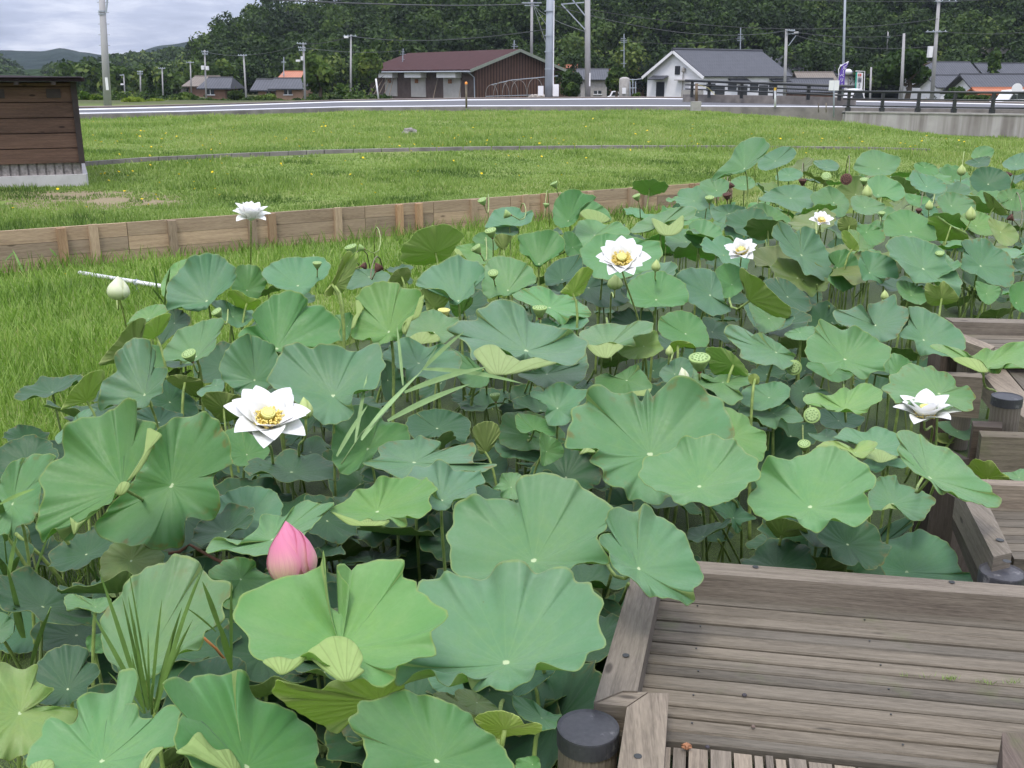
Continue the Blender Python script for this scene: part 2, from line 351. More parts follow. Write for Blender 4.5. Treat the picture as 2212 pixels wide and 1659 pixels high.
c = t.mix(t.maprange(n2, .45, .75, 0, .55), c, (.06, .10, .022)); c = t.mix(t.maprange(n3, .4, .8, 0, .5), c, (.17, .19, .07))
# bare earth by the shed and small worn patches
sx = t.n('SeparateXYZ'); t.l(p, sx.inputs[0])
def gauss(cx_, cy_, rx, ry):
    a = t.math('DIVIDE', t.math('SUBTRACT', sx.outputs[0], cx_), rx); b = t.math('DIVIDE', t.math('SUBTRACT', sx.outputs[1], cy_), ry)
    return t.math('SUBTRACT', 1.0, t.math('ADD', t.math('MULTIPLY', a, a), t.math('MULTIPLY', b, b)), clamp=True)
dm = gauss(-6.0, 14.9, 1.7, 1.3)
dm = t.math('MULTIPLY', dm, t.maprange(n2, .3, .55)); dirt = t.mix(n3, (.20,.14,.09), (.34,.27,.2))
c = t.mix(t.maprange(dm, .15, .6, 0, .85), c, dirt); c = t.mix(t.maprange(sx.outputs[1], 46, 60, 0, .85), c, t.mix(n1, (.035,.05,.02), (.10,.09,.055)))
M_GROUND = t.bsdf(c, .95, .1, n3, .5, .02)
g = npmesh('ground', np.stack([X, Y, Z], -1).reshape(-1, 3), fq, M_GROUND, smooth=False); tag(g, kind='structure')
# pond water with duckweed
t = NT('pond_water'); p = t.pos(); vo = t.n('TexVoronoi'); t.l(p, vo.inputs['Vector']); vo.inputs['Scale'].default_value = 130
cov = t.noise(p, 1.6, 6, .6); cov2 = t.noise(p, 22, 3, .7)
gap = t.math('ADD', t.math('MULTIPLY', cov, .75), t.math('MULTIPLY', cov2, .35))
gapm = t.maprange(gap, .40, .46); cell = t.maprange(vo.outputs['Distance'], .25, .5, 1, .35)
wc = t.mix(t.n('SeparateColor').outputs[0] if 0 else vo.outputs['Distance'], (.095,.155,.025), (.04,.07,.012)); wc = t.mix(cell, t.mix(1., wc, (.4,.4,.4), 'MULTIPLY'), wc); wc = t.mix(t.maprange(cov2,.4,.7,0,.4), wc, (.03,.04,.012))
c = t.mix(gapm, (.012,.014,.008), wc); M_WATER = t.bsdf(c, t.math('MULTIPLY_ADD', gapm, .6, .08), .5, t.math('MULTIPLY', gapm, vo.outputs['Distance']), .4, .01)
xs = np.array([-14, 16.]); ys = np.array([-4, 22.])
g = MB(); g.add([(xs[0],ys[0],WATER),(xs[1],ys[0],WATER),(xs[1],ys[1],WATER),(xs[0],ys[1],WATER)], [(0,1,2,3)]); tag(g.build('pond_water', M_WATER), kind='structure')
# ------------------------------------------------------------------ road, kerbs, path
ZR = .42
near = [(-900,262),(-300,251),(167,246),(400,241),(737,231.5),(1000,229.5),(1400,229),(1700,230.5),(1900,232),(2212,235),(3000,246)]
far = [(-900,250),(-300,240.5),(167,235.5),(400,230),(737,219),(1000,215),(1400,212),(1700,215.5),(1900,219),(2212,225),(3000,236)]
nw = [P(x, y, ZR) for x, y in near]; fw = [P(x, y, ZR) for x, y in far]
def strip(a, b, name, mat, thick=.0, z=0):
    m = MB(); k = len(a)
    va = [p+Vector((0,0,z)) for p in a]; vb = [p+Vector((0,0,z)) for p in b]
    if thick:
        for i in range(k-1): m.prism([va[i], va[i+1], vb[i+1], vb[i]], thick)
    else: m.add(va+vb, [(i, i+1, i+1+k, i+k) for i in range(k-1)])
    return m.build(name, mat)
def lerp_line(a, b, t_): return [p.lerp(q, t_) for p, q in zip(a, b)]
M_ASPH = simple('asphalt', (.115, .115, .125), .85, .25, .12, 6)
M_LINE = simple('road_paint', (.66, .66, .66), .7, .2, .08, 12)
out_n = [p+Vector((0,-.55,0)) for p in nw]; out_f = [p+Vector((0,1.2,0)) for p in fw]
tag(strip(out_n, out_f, 'road', M_ASPH), kind='structure')
wl = [p+Vector((0,.0,0)) for p in nw]; wl2 = [p+Vector((0,1.1,0)) for p in nw]
tag(strip(wl, wl2, 'road_marking', M_LINE, z=.004), kind='structure')
wl = [p+Vector((0,-2.1,0)) for p in fw]; wl2 = list(fw)
tag(strip(wl, wl2, 'road_marking', M_LINE, z=.004), kind='structure')
# centre line, worn
kerb_a = [p+Vector((0,-.553,-.006)) for p in nw]; kerb_b = [p+Vector((0,-.80,-.006)) for p in nw]
ko = strip(kerb_a, kerb_b, 'roadside_kerb', M_CONCD, .75); tag(ko, 'long low stained concrete kerb along the near edge of the road', 'kerb')
kerb_a = [p+Vector((0,1.22,.05)) for p in fw]; kerb_b = [p+Vector((0,3.6,.03)) for p in fw]
tag(strip(kerb_a, kerb_b, 'verge', simple('dusty_verge', (.20,.165,.14), .9, .2, .3, 2), .9), kind='structure')
pa = [P(x, y, .27) for x, y in [(700,243),(1000,243.5),(1300,243),(1600,243),(1850,246)]]; pb = [p+Vector((0,3,0)) for p in pa]
# ------------------------------------------------------------------ lawn edging kerb
cp = [(150,347),(300,336),(500,327),(700,319),(1000,312.5),(1300,309.5),(1600,310),(1900,313.5),(2012,317)]
cw = []
for x, y in cp:
    z_ = .1
    for _ in range(6): q_ = P(x, y+5, z_); z_ = float(H(q_.x, q_.y))+.075
    cw.append(q_)
m = MB()
for i in range(len(cw)-1):
    k = 5
    for j in range(k):
        a = cw[i].lerp(cw[i+1], j/k+.004); b = cw[i].lerp(cw[i+1], (j+1)/k-.004)
        m.prism([a, b, b+Vector((0,.13,0)), a+Vector((0,.13,0))], .28)
tag(m.build('lawn_kerb', M_CONCD), 'low curved row of dark concrete edging blocks crossing the lawn', 'kerb')
cw2 = cw[:5]; m = MB()
for i in range(4): m.prism([cw2[i]+Vector((0,-.005,-.085)), cw2[i+1]+Vector((0,-.005,-.085)), cw2[i+1]+Vector((0,-.34,-.09)), cw2[i]+Vector((0,-.34,-.09))], .2)
tag(m.build('gutter', M_CONC), kind='structure')
# ------------------------------------------------------------------ grass
def vnoise(x, y, s, seed=0):
    xi = np.floor(x*s).astype(int); yi = np.floor(y*s).astype(int); fx = x*s-xi; fy = y*s-yi; fx = fx*fx*(3-2*fx); fy = fy*fy*(3-2*fy)
    def h_(a, b):
        q = (a*374761393+b*668265263+seed*1442695) & 0x7fffffff; q = ((q ^ (q >> 13))*1274126177) & 0x7fffffff; return (q & 0xffff)/65535.
    return (h_(xi,yi)*(1-fx)+h_(xi+1,yi)*fx)*(1-fy)+(h_(xi,yi+1)*(1-fx)+h_(xi+1,yi+1)*fx)*fy
def grassmat(name, ramp):
    t = NT(name); at = t.n('Attribute'); at.attribute_name = 'tone'; c = t.ramp(at.outputs['Fac'], ramp)
    return t.bsdf(c, .6, .3, transl=t.mix(1.0, c, (1.1, 1.35, .5), 'MULTIPLY'), tf=.3)
M_GR = grassmat('grass_blade', [(0, (.06,.11,.025)), (.35, (.165,.245,.06)), (.7, (.26,.34,.10)), (.9, (.34,.38,.15)), (1, (.42,.38,.20))])
M_GR2 = grassmat('long_grass_blade', [(0, (.06,.11,.02)), (.35, (.15,.25,.045)), (.7, (.25,.36,.08)), (.9, (.35,.42,.14)), (1, (.42,.37,.19))])
def blades(name, n, d0, d1, az0, az1, cond, hfun, wfun, tone, segs, mat, seed, zmin=None):
    r = np.random.default_rng(seed); d = np.exp(r.uniform(np.log(d0), np.log(d1), n)); az = np.radians(r.uniform(az0, az1, n))
    x = d*np.sin(az); y = d*np.cos(az); k = cond(x, y); x, y, d = x[k], y[k], d[k]; n = len(x); z = H(x, y) if zmin is None else np.maximum(H(x, y), zmin)
    hh = hfun(x, y, r); ww = wfun(x, y, d, r); th = r.uniform(0, 2*np.pi, n); lean = r.uniform(.1, .7, n)*hh; la = r.uniform(0, 2*np.pi, n)
    tn = np.clip(tone(x, y, r), 0, 1); ax, ay = np.cos(th)*ww/2, np.sin(th)*ww/2
    V = []; TT = []
    for i in range(segs):
        f = i/segs; cx_ = x+np.cos(la)*lean*f**1.7; cy_ = y+np.sin(la)*lean*f**1.7; cz = z-.02+(hh+.02)*f*(1-.12*f); wd = 1-.45*f
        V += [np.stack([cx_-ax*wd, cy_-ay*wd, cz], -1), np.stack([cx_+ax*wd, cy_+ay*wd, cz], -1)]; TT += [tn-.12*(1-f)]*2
    V.append(np.stack([x+np.cos(la)*lean, y+np.sin(la)*lean, z+hh*.88], -1)); TT.append(tn+.05)
    kk = 2*segs+1; V = np.stack(V, 1).reshape(-1, 3); TT = np.clip(np.stack(TT, 1).reshape(-1), 0, 1); b = np.arange(n)*kk; Fs = []
    for i in range(segs-1):
        o = 2*i; Fs += [np.stack([b+o, b+o+1, b+o+3], -1), np.stack([b+o, b+o+3, b+o+2], -1)]
    o = 2*(segs-1); Fs.append(np.stack([b+o, b+o+1, b+o+2], -1))
    ob = npmesh(name, V, np.concatenate(Fs), mat, col=TT); return ob
def su(x, y): return (x-FA[0])*FT[0]+(y-FA[1])*FT[1], (x-FA[0])*FN[0]+(y-FA[1])*FN[1]
SHED = (-12.5, -6.6, 16.3, 19.5)
def notshed(x, y):
    x0 = float(W(173, 300, 16.4).x); a = R_(22.5); dx, dy = x-x0, y-16.4; lx, ly = dx*math.cos(a)+dy*math.sin(a), -dx*math.sin(a)+dy*math.cos(a); return ~((lx < .06) & (ly > -.05) & (ly < 2.8))
def bare(x, y): return np.exp(-((x+6.0)/1.5)**2-((y-14.9)/1.1)**2)
def road_y(x): return np.interp(x, [p.x for p in nw], [p.y for p in nw])
def kerb_clear(x, y):
    ky = np.interp(x, [p.x for p in cw], [p.y for p in cw]); return ~((y > ky-np.where(x < cw[4].x, .34, .02)) & (y < ky+.15) & (x < cw[-1].x) & (x > cw[0].x))
tag(blades('grass', 110000, 3.2, 20, -33, 12, lambda x, y: (su(x,y)[1] < -.06) & (su(x,y)[0] < 11.6) & (pond_sd(x,y) < .25),
    lambda x, y, r: (.10+.16*vnoise(x,y,1.1,5)+.10*np.exp(-np.abs(su(x,y)[1])/.35))*r.uniform(.5,1.3,len(x))*np.clip(1.15-np.hypot(x,y)*.025, .6, 1),
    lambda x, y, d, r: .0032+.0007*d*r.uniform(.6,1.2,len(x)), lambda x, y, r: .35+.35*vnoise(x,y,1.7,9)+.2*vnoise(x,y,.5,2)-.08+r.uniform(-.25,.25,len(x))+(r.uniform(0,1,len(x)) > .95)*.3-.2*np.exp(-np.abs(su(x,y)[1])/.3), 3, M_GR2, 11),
    'long bright grass growing between the plank fence and the lotus pond', 'grass', kind='stuff')
tag(blades('grass', 420000, 11.5, 46, -34, 36, lambda x, y: ((su(x,y)[1] > .05) | (su(x,y)[0] > 11.4)) & (pond_sd(x,y) < 0) & notshed(x,y) & (vnoise(x,y,3,4) > bare(x,y)*.72-.05) & (y < road_y(x)-.85) & kerb_clear(x,y),
    lambda x, y, r: (.03+.06*vnoise(x,y,.7,8)**1.5+.03*(vnoise(x,y,2.3,1) > .72))*r.uniform(.5,1.5,len(x))*np.where(y > 24, 1.35, 1), lambda x, y, d, r: .006+.0011*d*r.uniform(.5,1.3,len(x)),
    lambda x, y, r: .50+.38*(vnoise(x,y,.8,6)-.5)-.32*sstep(vnoise(x,y,1.3,14)*.6+vnoise(x,y,3.1,15)*.4,.5,.75)*(y < 23)+.12*(y > 23)+r.uniform(-.2,.2,len(x))+(r.uniform(0,1,len(x)) > .93)*.35, 1, M_GR, 12),
    'short mown grass covering the upper lawn up to the road', 'grass', kind='stuff')

def pxof(x, y, z=-.5): return 1106+F*x/(y*math.cos(PITCH)+(EYE-z)*math.sin(PITCH))
tag(blades('marsh_grass', 16000, 1.9, 5.2, -36, -8, lambda x, y: (pond_sd(x,y) > .1) & (pxof(x,y) < 330+120*vnoise(x,y,1.5,3)) & (vnoise(x,y,2.2,7) > .42), lambda x, y, r: r.uniform(.08,.34,len(x)), lambda x, y, d, r: r.uniform(.003,.007,len(x)),
    lambda x, y, r: r.uniform(.2,.95,len(x)), 4, M_GR2, 19, WATER), 'fine grass growing out of the shallow water at the lower left', 'grass', kind='stuff')
# ------------------------------------------------------------------ brown shed (left)
def planks_wall(mb, x0, x1, y, z0, z1, n, proud=.0):
    h = (z1-z0)/n
    for i in range(n): mb.prism([(x0, y-.012, z0+h*(i+1)-.006), (x1, y-.012, z0+h*(i+1)-.006), (x1, y+.01, z0+h*(i+1)-.006), (x0, y+.01, z0+h*(i+1)-.006)], h-.008)
sx1 = W(173, 300, 16.4).x; gz = .0
zr = W(173,178,16.4).z; zb = W(173,351,16.4).z; zc = W(173,376,16.4).z; z0 = W(173,399,16.4).z
shed = empty('shed', (sx1, 16.4, z0-.1), 'low brown timber shed with dark flat roof and ribbed concrete base at the left edge', 'shed')
sb = 19.0; sl_ = sx1-5.5
m = MB(); n = 6; h = (zr-zb)/5.25
for i in range(6):
    a = zb+h*i; b_ = min(zr, a+h)-.01
    m.prism([(sl_, 16.4-.012, b_), (sx1, 16.4-.012, b_), (sx1, 16.43, b_), (sl_, 16.43, b_)], b_-a-.004)
uvbox(m.build('plank_wall', M_SHED, shed), (1,0,0))
m = MB()
for i in range(6):
    a = zb+h*i; b_ = min(zr, a+h)-.01
    m.prism([(sx1-.03, 16.44, b_), (sx1, 16.44, b_), (sx1, sb, b_), (sx1-.03, sb, b_)], b_-a-.004)
m.prism([(sl_, sb, zr), (sx1, sb, zr), (sx1, sb+.03, zr), (sl_, sb+.03, zr)], zr-zb)
uvbox(m.build('side_wall', M_SHED, shed))
m = MB(); m.box((sx1-.01, 16.385, (zr+zb)/2), (.085, .07, zr-zb+.02)); m.build('corner_post', M_SHEDD, shed)
m = MB(); N_ = 44
w_ = (sx1-sl_-.02)/N_
for i in range(N_): m.prism([(sl_+w_*i, 16.44, zb-.002), (sl_+w_*i+w_*.78, 16.44, zb-.002), (sl_+w_*i+w_*.78, 16.5, zb-.002), (sl_+w_*i, 16.5, zb-.002)], zb-zc+.05)
m.prism([(sl_, 16.465, zb-.004), (sx1-.02, 16.465, zb-.004), (sx1-.02, sb, zb-.004), (sl_, sb, zb-.004)], zb-zc+.05)
m.build('ribbed_plinth', simple('ribbed_concrete', (.26,.235,.22), .9, .2, .45, 24), shed)
m = MB(); m.prism([(sl_, 16.36, zc), (sx1+.02, 16.36, zc), (sx1+.05, 16.42, zc), (sx1+.05, sb+.1, zc), (sl_, sb+.1, zc)], .5)
m.build('footing', simple('pale_concrete', (.50,.48,.47), .9, .2, .12, 5), shed)
ze = W(190,176,16.1).z
m = MB(); 
m.add([(sl_-.2,16.05,ze),(sx1+.15,16.05,ze),(sx1+.15,sb+.3,ze+.02),(sl_-.2,sb+.3,ze+.02),(sl_-.2,16.05,ze+.05),(sx1+.15,16.05,ze+.05),(sx1+.15,sb+.3,ze+.07),(sl_-.2,sb+.3,ze+.07)], [(0,3,2,1),(4,5,6,7),(0,1,5,4),(1,2,6,5),(2,3,7,6),(3,0,4,7)])
m.add([(sl_-.2,16.0,ze+.06),(sx1+.12,16.0,ze+.06),(sx1-.9,17.5,ze+.09),(sl_-.2,17.5,ze+.09),(sx1+.12,sb+.3,ze+.06),(sl_-.2,sb+.3,ze+.06)], [(0,1,2,3),(1,4,2),(2,4,5,3)])
m.build('roof', simple('black_sheet_roof', (.028,.020,.022), .9, .1, .3, 5), shed)
m = MB()
for i in range(6):
    x = sx1-.28-i*.50; m.box((x, 16.2, ze-.025), (.06, .3, .045))
m.build('rafter', M_SHEDD, shed)
m = MB()
for x in (sx1-.30, sx1-1.07):
    m.box((x-.0, 16.375, zr-.16), (.20, .014, .13))
m.build('vent', M_SHEDD, shed); shed.rotation_euler = (0, 0, R_(22.5))
# ------------------------------------------------------------------ plank retaining fence, each bay a part
fe = empty('plank_fence', (FA[0], FA[1], -.6), 'long low pale timber plank retaining fence with posts crossing the lawn', 'fence')
L_ = float(np.linalg.norm(FB-FA)); zt = lambda u: -.075-.085*u/L_
def fpt(u, s, z): return Vector((FA[0]+FT[0]*u+FN[0]*s, FA[1]+FT[1]*u+FN[1]*s, z))
bays = [-4.2,-2.2]+[i*1.0 for i in (0,1.45,3.3,4.65,5.75,7.1,8.7,10.1,11.9)]
for a, b in zip(bays[:-1], bays[1:]):
    for k in range(3):
        m = MB(); t1 = zt(a)-k*.165; t2 = zt(b)-k*.165
        vs = [fpt(a+.004,-.02,t1), fpt(b-.004,-.02,t2), fpt(b-.004,.02,t2), fpt(a+.004,.02,t1)]; m.prism(vs, .161)
        uvbox(m.build('board', M_FENCE, fe), (FT[0], FT[1], 0))
for px in (-60, 128,197,368,541,584,727,860,902,1020,1131,1171,1270,1357,1388,1487,1503):
    v = W(px, 480, 14); dx, dy = v.x, v.y       # intersect azimuth with fence line
    k = dx/dy; u = (k*FA[1]-FA[0])/(FT[0]-k*FT[1]); m = MB()
    hp = .03 if px % 2 else .012
    m.prism([fpt(u-.05,-.075,zt(u)+hp-.02), fpt(u+.05,-.075,zt(u)+hp-.02), fpt(u+.05,-.021,zt(u)+hp-.02), fpt(u-.05,-.021,zt(u)+hp-.02)], .62)
    uvbox(m.build('post', M_FPOST if px in (128,584,902,1171,860,1487) else M_FENCE, fe), (0,0,1))
# ------------------------------------------------------------------ boardwalks
def prism_px(mb, poly, z, dz): mb.prism([P(x, y, z) for x, y in poly], dz)
def notched(poly): return poly
CT = .08
d1 = empty('boardwalk', P(1800, 1450, 0), 'near weathered grey plank boardwalk section at the bottom right with square edge beams', 'boardwalk')
u_ = (P(2212,1343.6,0)-P(1475,1283,0)).normalized(); v_ = Vector((-u_.y, u_.x, 0))
def lnpt(px, py, z): return P(px, py, z)
# deck boards across: y at x=1475 for each joint
js = [1270,1300,1322,1343,1365,1391,1416,1439,1460,1491,1525,1551,1580,1606]
org = P(1475, 1300, 0)
sidea = P(1418, 1294, 0); sideb = P(1350, 1600, 0); sdir = (sidea-sideb)
def edge_u(vv):   # u coordinate of left edge at across-coordinate vv
    ka = (sidea-org).dot(v_); kb = (sideb-org).dot(v_); f = (vv-kb)/(ka-kb); return (sideb-org).dot(u_)+f*((sidea-org).dot(u_)-(sideb-org).dot(u_))-.03
vv = [(P(1475, y, 0)-org).dot(v_) for y in js]
for i in range(len(vv)-1):
    a, b = vv[i], vv[i+1]; gap = .007 if i % 2 else .012; b += gap; zj = random.uniform(-.003, .002); m = MB()
    ra, rb = edge_u(a), edge_u(b); e_ = 2.1
    pts = [org+u_*ra+v_*a, org+u_*e_+v_*a, org+u_*e_+v_*b, org+u_*rb+v_*b]
    for q in pts: q.z = zj
    q0 = [Vector(p) for p in pts]; ins = .004
    top = [q0[0]-v_*ins, q0[1]-v_*ins, q0[2]+v_*ins, q0[3]+v_*ins]; low = [q-Vector((0,0,.005)) for q in q0]; bot = [q-Vector((0,0,.045)) for q in q0]
    vs = top+low+bot; fs = [(3,2,1,0),(8,9,10,11)]+[(k, (k+1)%4, (k+1)%4+4, k+4)[::1] for k in range(4)]+[(k+4, (k+1)%4+4, (k+1)%4+8, k+8) for k in range(4)]
    m.add(vs, fs); uvbox(m.build('deck_plank', M_DECK, d1), tuple(u_))
# lengthwise boards of the next bay, bottom of the picture
bx = [1352,1400,1450,1484,1532,1583,1628,1652,1674,1702,1745,1800,1850,1905,1965,2030,2100,2180,2270]
vb0 = vv[-1]-.006
for i in range(len(bx)-1):
    a = (P(bx[i], 1645, 0)-org).dot(u_)+.004; b = (P(bx[i+1], 1645, 0)-org).dot(u_)-.003; m = MB(); zj = random.uniform(-.012,-.004)
    q0 = [org+u_*a+v_*vb0, org+u_*b+v_*vb0, org+u_*b+v_*(vb0-1.3), org+u_*a+v_*(vb0-1.3)]
    for q in q0: q.z = zj
    m.prism(q0, .045); uvbox(m.build('deck_plank', M_BEAM, d1), tuple(v_))
m = MB(); prism_px(m, [(1377,1202),(2330,1274.3),(2330,1300),(1432,1232)], CT, .16); uvbox(m.build('edge_beam', M_BEAM, d1), tuple(u_))
m = MB(); prism_px(m, [(1376,1203),(1431,1233.5),(1377,1492.5),(1345,1492),(1283,1517)], CT-.001, .16); uvbox(m.build('edge_beam', M_BEAM, d1), tuple(sdir.normalized()))
m = MB(); prism_px(m, [(1283.5,1519),(1345,1494),(1399,1495),(1353,1526)], CT-.006, .15); uvbox(m.build('edge_beam', M_BEAM, d1), tuple(u_))
m = MB(); prism_px(m, [(1354,1528),(1400.5,1497),(1445,1497),(1434,1659),(1425,1760),(1322,1760),(1334,1659)], CT+.002, .16); uvbox(m.build('edge_beam', M_BEAM, d1), (0.08,1,0))
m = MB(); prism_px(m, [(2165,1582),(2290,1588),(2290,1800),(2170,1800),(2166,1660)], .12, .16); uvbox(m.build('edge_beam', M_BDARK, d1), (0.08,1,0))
m = MB()
for (px, py) in ((1352,1415),(1378,1633),(1632,1224),(2056,1257)):
    c_ = P(px, py, CT+.0035); m.lathe(c_, [(.009,-.001),(.010,0),(.009,.0006)], 10)
m.build('bolt_hole', M_BLACK, d1)
m = MB()      # substructure in the water
for (px, py) in ((1340,1330),(1325,1450)):
    c_ = P(px, py, -.12); m.lathe((c_.x+.05, c_.y, -1.0), [(.05,0),(.05,.9)], 10)
for k in range(4): c_ = org+u_*(k*.6+.05)+v_*.12; m.lathe((c_.x, c_.y, -1.0), [(.06,0),(.06,.9)], 10)
c0 = org+v_*.1; m.bar((c0.x-.05, c0.y, -.14), (c0.x+2*u_.x, c0.y+2*u_.y, -.14), .08, .10)
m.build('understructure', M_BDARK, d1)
nails = MB(); nails.lathe(d1.location, [(.003,-.001),(.003,.0006)], 6); nh0 = nails.build('nail_head', M_BLACK, d1)
for i in range(30):
    q = org+u_*(.05+.5*(i % 5)+random.uniform(-.015,.015))+v_*(vv[1+(i//5)*2 % 12]+ -.02); q.z = .002
    nh = nh0 if i == 0 else nh0.copy()
    if i: C.objects.link(nh); nh.parent = d1
    nh.location = q-d1.location
def post_px(px, py, rpx, z, label, zb=-1.0, tilt=0, capc=M_CAP):
    c_ = P(px, py, z); d_ = proj(c_)[2]; r = rpx*d_/F
    e_ = empty('pile_post', (c_.x, c_.y, zb), label, 'post', 'round pile posts beside the boardwalks')
    m = MB(); m.lathe((c_.x, c_.y, 0), [(r*.95, zb), (r*.95, z-.03)], 24); uvbox(m.build('log', M_BEAM, e_, smooth=False), (0,0,1))
    m = MB(); m.lathe((c_.x, c_.y, 0), [(r, z-.045), (r, z-.003), (r*.985, z+.001), (r*.93, z-.002), (r*.9, z-.0035)], 36); m.build('cap', capc, e_)
    return e_
post_px(1270.6, 1571, 68, .055, 'round timber pile with black metal cap at the bottom centre, nearest the camera')
post_px(2165, 1234.6, 47, .03, 'round timber pile with flat dark cap at the corner behind the near boardwalk')
post_px(2176, 856, 32, .06, 'tall pale timber pile with blue-black cap at the far right among stacked beams', zb=-1.1)
post_px(2096, 744, 22, .0, 'partly hidden round pile under the far right boardwalk corner')
# second section
d2 = empty('boardwalk', P(2190, 1140, 0), 'middle boardwalk section at the right edge, seen between the leaning leaf and the near deck', 'boardwalk')
m = MB(); prism_px(m, [(2066,1050),(2118,1052),(2141,1102),(2186,1194),(2146.5,1203),(2086,1085)], CT, .13); uvbox(m.build('edge_beam', M_BEAM, d2), (0,1,0))
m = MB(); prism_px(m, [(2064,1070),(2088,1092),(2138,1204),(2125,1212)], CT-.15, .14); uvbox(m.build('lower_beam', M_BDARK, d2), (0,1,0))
m = MB(); prism_px(m, [(2119,1035),(2400,1046),(2400,1058),(2126,1047)], CT+.015, .14); uvbox(m.build('edge_beam', M_BEAM, d2), (1,0,0))
for i in range(7):
    y0 = 1086+i*17.5; m = MB(); prism_px(m, [(2127+i*9.2,y0),(2400,y0+9),(2400,y0+25),(2136+i*9.2,y0+16.4)], -.002*(i%2), .045); uvbox(m.build('deck_plank', M_DECK, d2), (1,0,0))
m = MB()
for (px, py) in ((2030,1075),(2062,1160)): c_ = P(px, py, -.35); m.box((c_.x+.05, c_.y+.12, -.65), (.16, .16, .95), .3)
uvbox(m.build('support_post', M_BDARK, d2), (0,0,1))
m = MB()
for (px, py) in ((2160,1166),(2175,1212)): m.lathe(P(px,py,CT+.004), [(.012,-.001),(.014,0),(.012,.001)], 10)
m.build('bolt_hole', M_BLACK, d2)
# stacked beams further back
d3 = empty('boardwalk', P(2170, 960, -.3), 'stacked timber beams of the boardwalk landing beside the tall capped pile', 'boardwalk')
m = MB(); prism_px(m, [(2115,930),(2400,940),(2400,952),(2121,943)], -.05, .21); uvbox(m.build('front_beam', M_DECK, d3), (1,0,0))
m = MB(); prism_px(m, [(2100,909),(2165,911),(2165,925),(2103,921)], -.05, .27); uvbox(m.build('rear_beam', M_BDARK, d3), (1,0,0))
m = MB(); prism_px(m, [(2034,803),(2118,806),(2125,816),(2050,812)], -.02, .24); uvbox(m.build('cross_beam', M_DECK, d3), (1,0,0))
m = MB(); prism_px(m, [(2126,812),(2165,790),(2250,890),(2250,930),(2182,880)], -.12, .14); uvbox(m.build('slanting_beam', M_BEAM, d3), (0,1,0))
m = MB(); prism_px(m, [(2168,790),(2300,780),(2300,920),(2252,888)], -.14, .05); uvbox(m.build('deck_plank', M_DECK, d3), (0,1,0))
m = MB(); c_ = P(2070, 805, -.2); m.box((c_.x, c_.y+.15, -.55), (.2, .2, 1.0)); uvbox(m.build('support_post', M_BDARK, d3), (0,0,1))
d4 = empty('boardwalk', P(2150, 730, 0), 'far boardwalk section behind the lotus leaves at the right edge', 'boardwalk')
m = MB(); prism_px(m, [(2041,686),(2400,694),(2400,703),(2058,695)], CT, .2); uvbox(m.build('edge_beam', M_BEAM, d4), (1,0,0))
for i in range(4):
    y0 = 722+i*9.5; m = MB(); prism_px(m, [(2060+i*12,y0),(2400,y0+7),(2400,y0+15.5),(2070+i*12,y0+8.7)], -.0, .045); uvbox(m.build('deck_plank', M_DECK, d4), (1,0,0))
m = MB(); prism_px(m, [(2058,700),(2082,722),(2150,748),(2138,757),(2078,735),(2050,705)], CT+.003, .14); uvbox(m.build('edge_beam', M_BEAM, d4), (0,1,0))
# small things on the deck
def pebble(px, py, r, z, label, col, cat='stone', name='pebble'):
    c_ = P(px, py, z); m = MB(); bm_ = []
    m.lathe(c_-Vector((0,0,r*.4)), [(r*.5,0),(r*.95,r*.3),(r,r*.6),(r*.7,r*1.0),(r*.25,r*1.15)], 9); o = m.build(name, simple(name+'_mat', col, .8, .2, .4, 200), smooth=True); o.rotation_euler = (0,0,0)
    return tag(o, label, cat)
pebble(1608, 1502, .007, .004, 'small dark stone lying on a plank joint of the near deck', (.06,.055,.06))
pebble(1528, 1614, .006, .0, 'tiny dark stone near the lower left corner of the near deck', (.06,.055,.065))
pebble(1627, 1570, .006, .004, 'small brown stone below the dark one on the deck', (.15,.11,.09))
c_ = P(1483, 1615, .0); m = MB()
for i in range(3):
    m.tube([c_+Vector((.012*math.cos(a_+i*2.1)*k_, .01*math.sin(a_+i*2.1)*k_, .004+.004*math.sin(k_*3))) for k_ in (-1.2,-.4,.4,1.2) for a_ in (.4,)], [.002,.005,.005,.0015], 6)
tag(m.build('dry_petal', simple('dry_petal', (.36,.17,.09), .7, .2, .5, 120), smooth=True), 'crumpled orange-brown dry petal at the lower left corner of the deck boards', 'petal')
r = np.random.default_rng(4); m = MB()
for (px, py, n_) in ((2052,1467,46),(2115,1474,16),(2140,1477,16),(2190,1475,26),(1955,1462,8),(2010,1463,6)):
    for k in range(n_):
        b = P(px+r.normal(0,9), py+r.normal(0,1.5), .001); a_ = r.uniform(0,6.28); l_ = r.uniform(.006,.016)
        m.add([b, b+Vector((.0016,0,0)), b+Vector((l_*.6*math.cos(a_), l_*.6*math.sin(a_), l_))], [(0,1,2)])
tag(m.build('moss', simple('moss_green', (.20,.30,.07), .8, .1, .3, 100)), 'fine green moss tufts growing along a deck joint', 'moss', kind='stuff')
# white pipe on its bracket
pa_, pb_ = P(172, 589, -.46), P(352, 619, -.43)
pe = empty('metal_pipe', pa_, 'thin pale metal pipe lying across the long grass in front of the fence', 'pipe')
m = MB(); m.tube([pa_, pb_, pb_+(pb_-pa_)*.35], .022, 10); m.build('pipe', M_WHITE, pe, smooth=True)
q = pa_.lerp(pb_, .70); m = MB(); m.tube([q+Vector((0,0,.03)), q-Vector((0,0,.13))], .012, 8); m.lathe(q-Vector((0,0,.02)), [(.03,0),(.03,.04)], 12); m.build('bracket', M_STEEL, pe)
m = MB(); m.prism([q+Vector((-.16,-.1,-.12)), q+Vector((.16,-.1,-.12)), q+Vector((.16,.12,-.12)), q+Vector((-.16,.12,-.12))], .08); m.build('base_slab', M_CONC, pe)
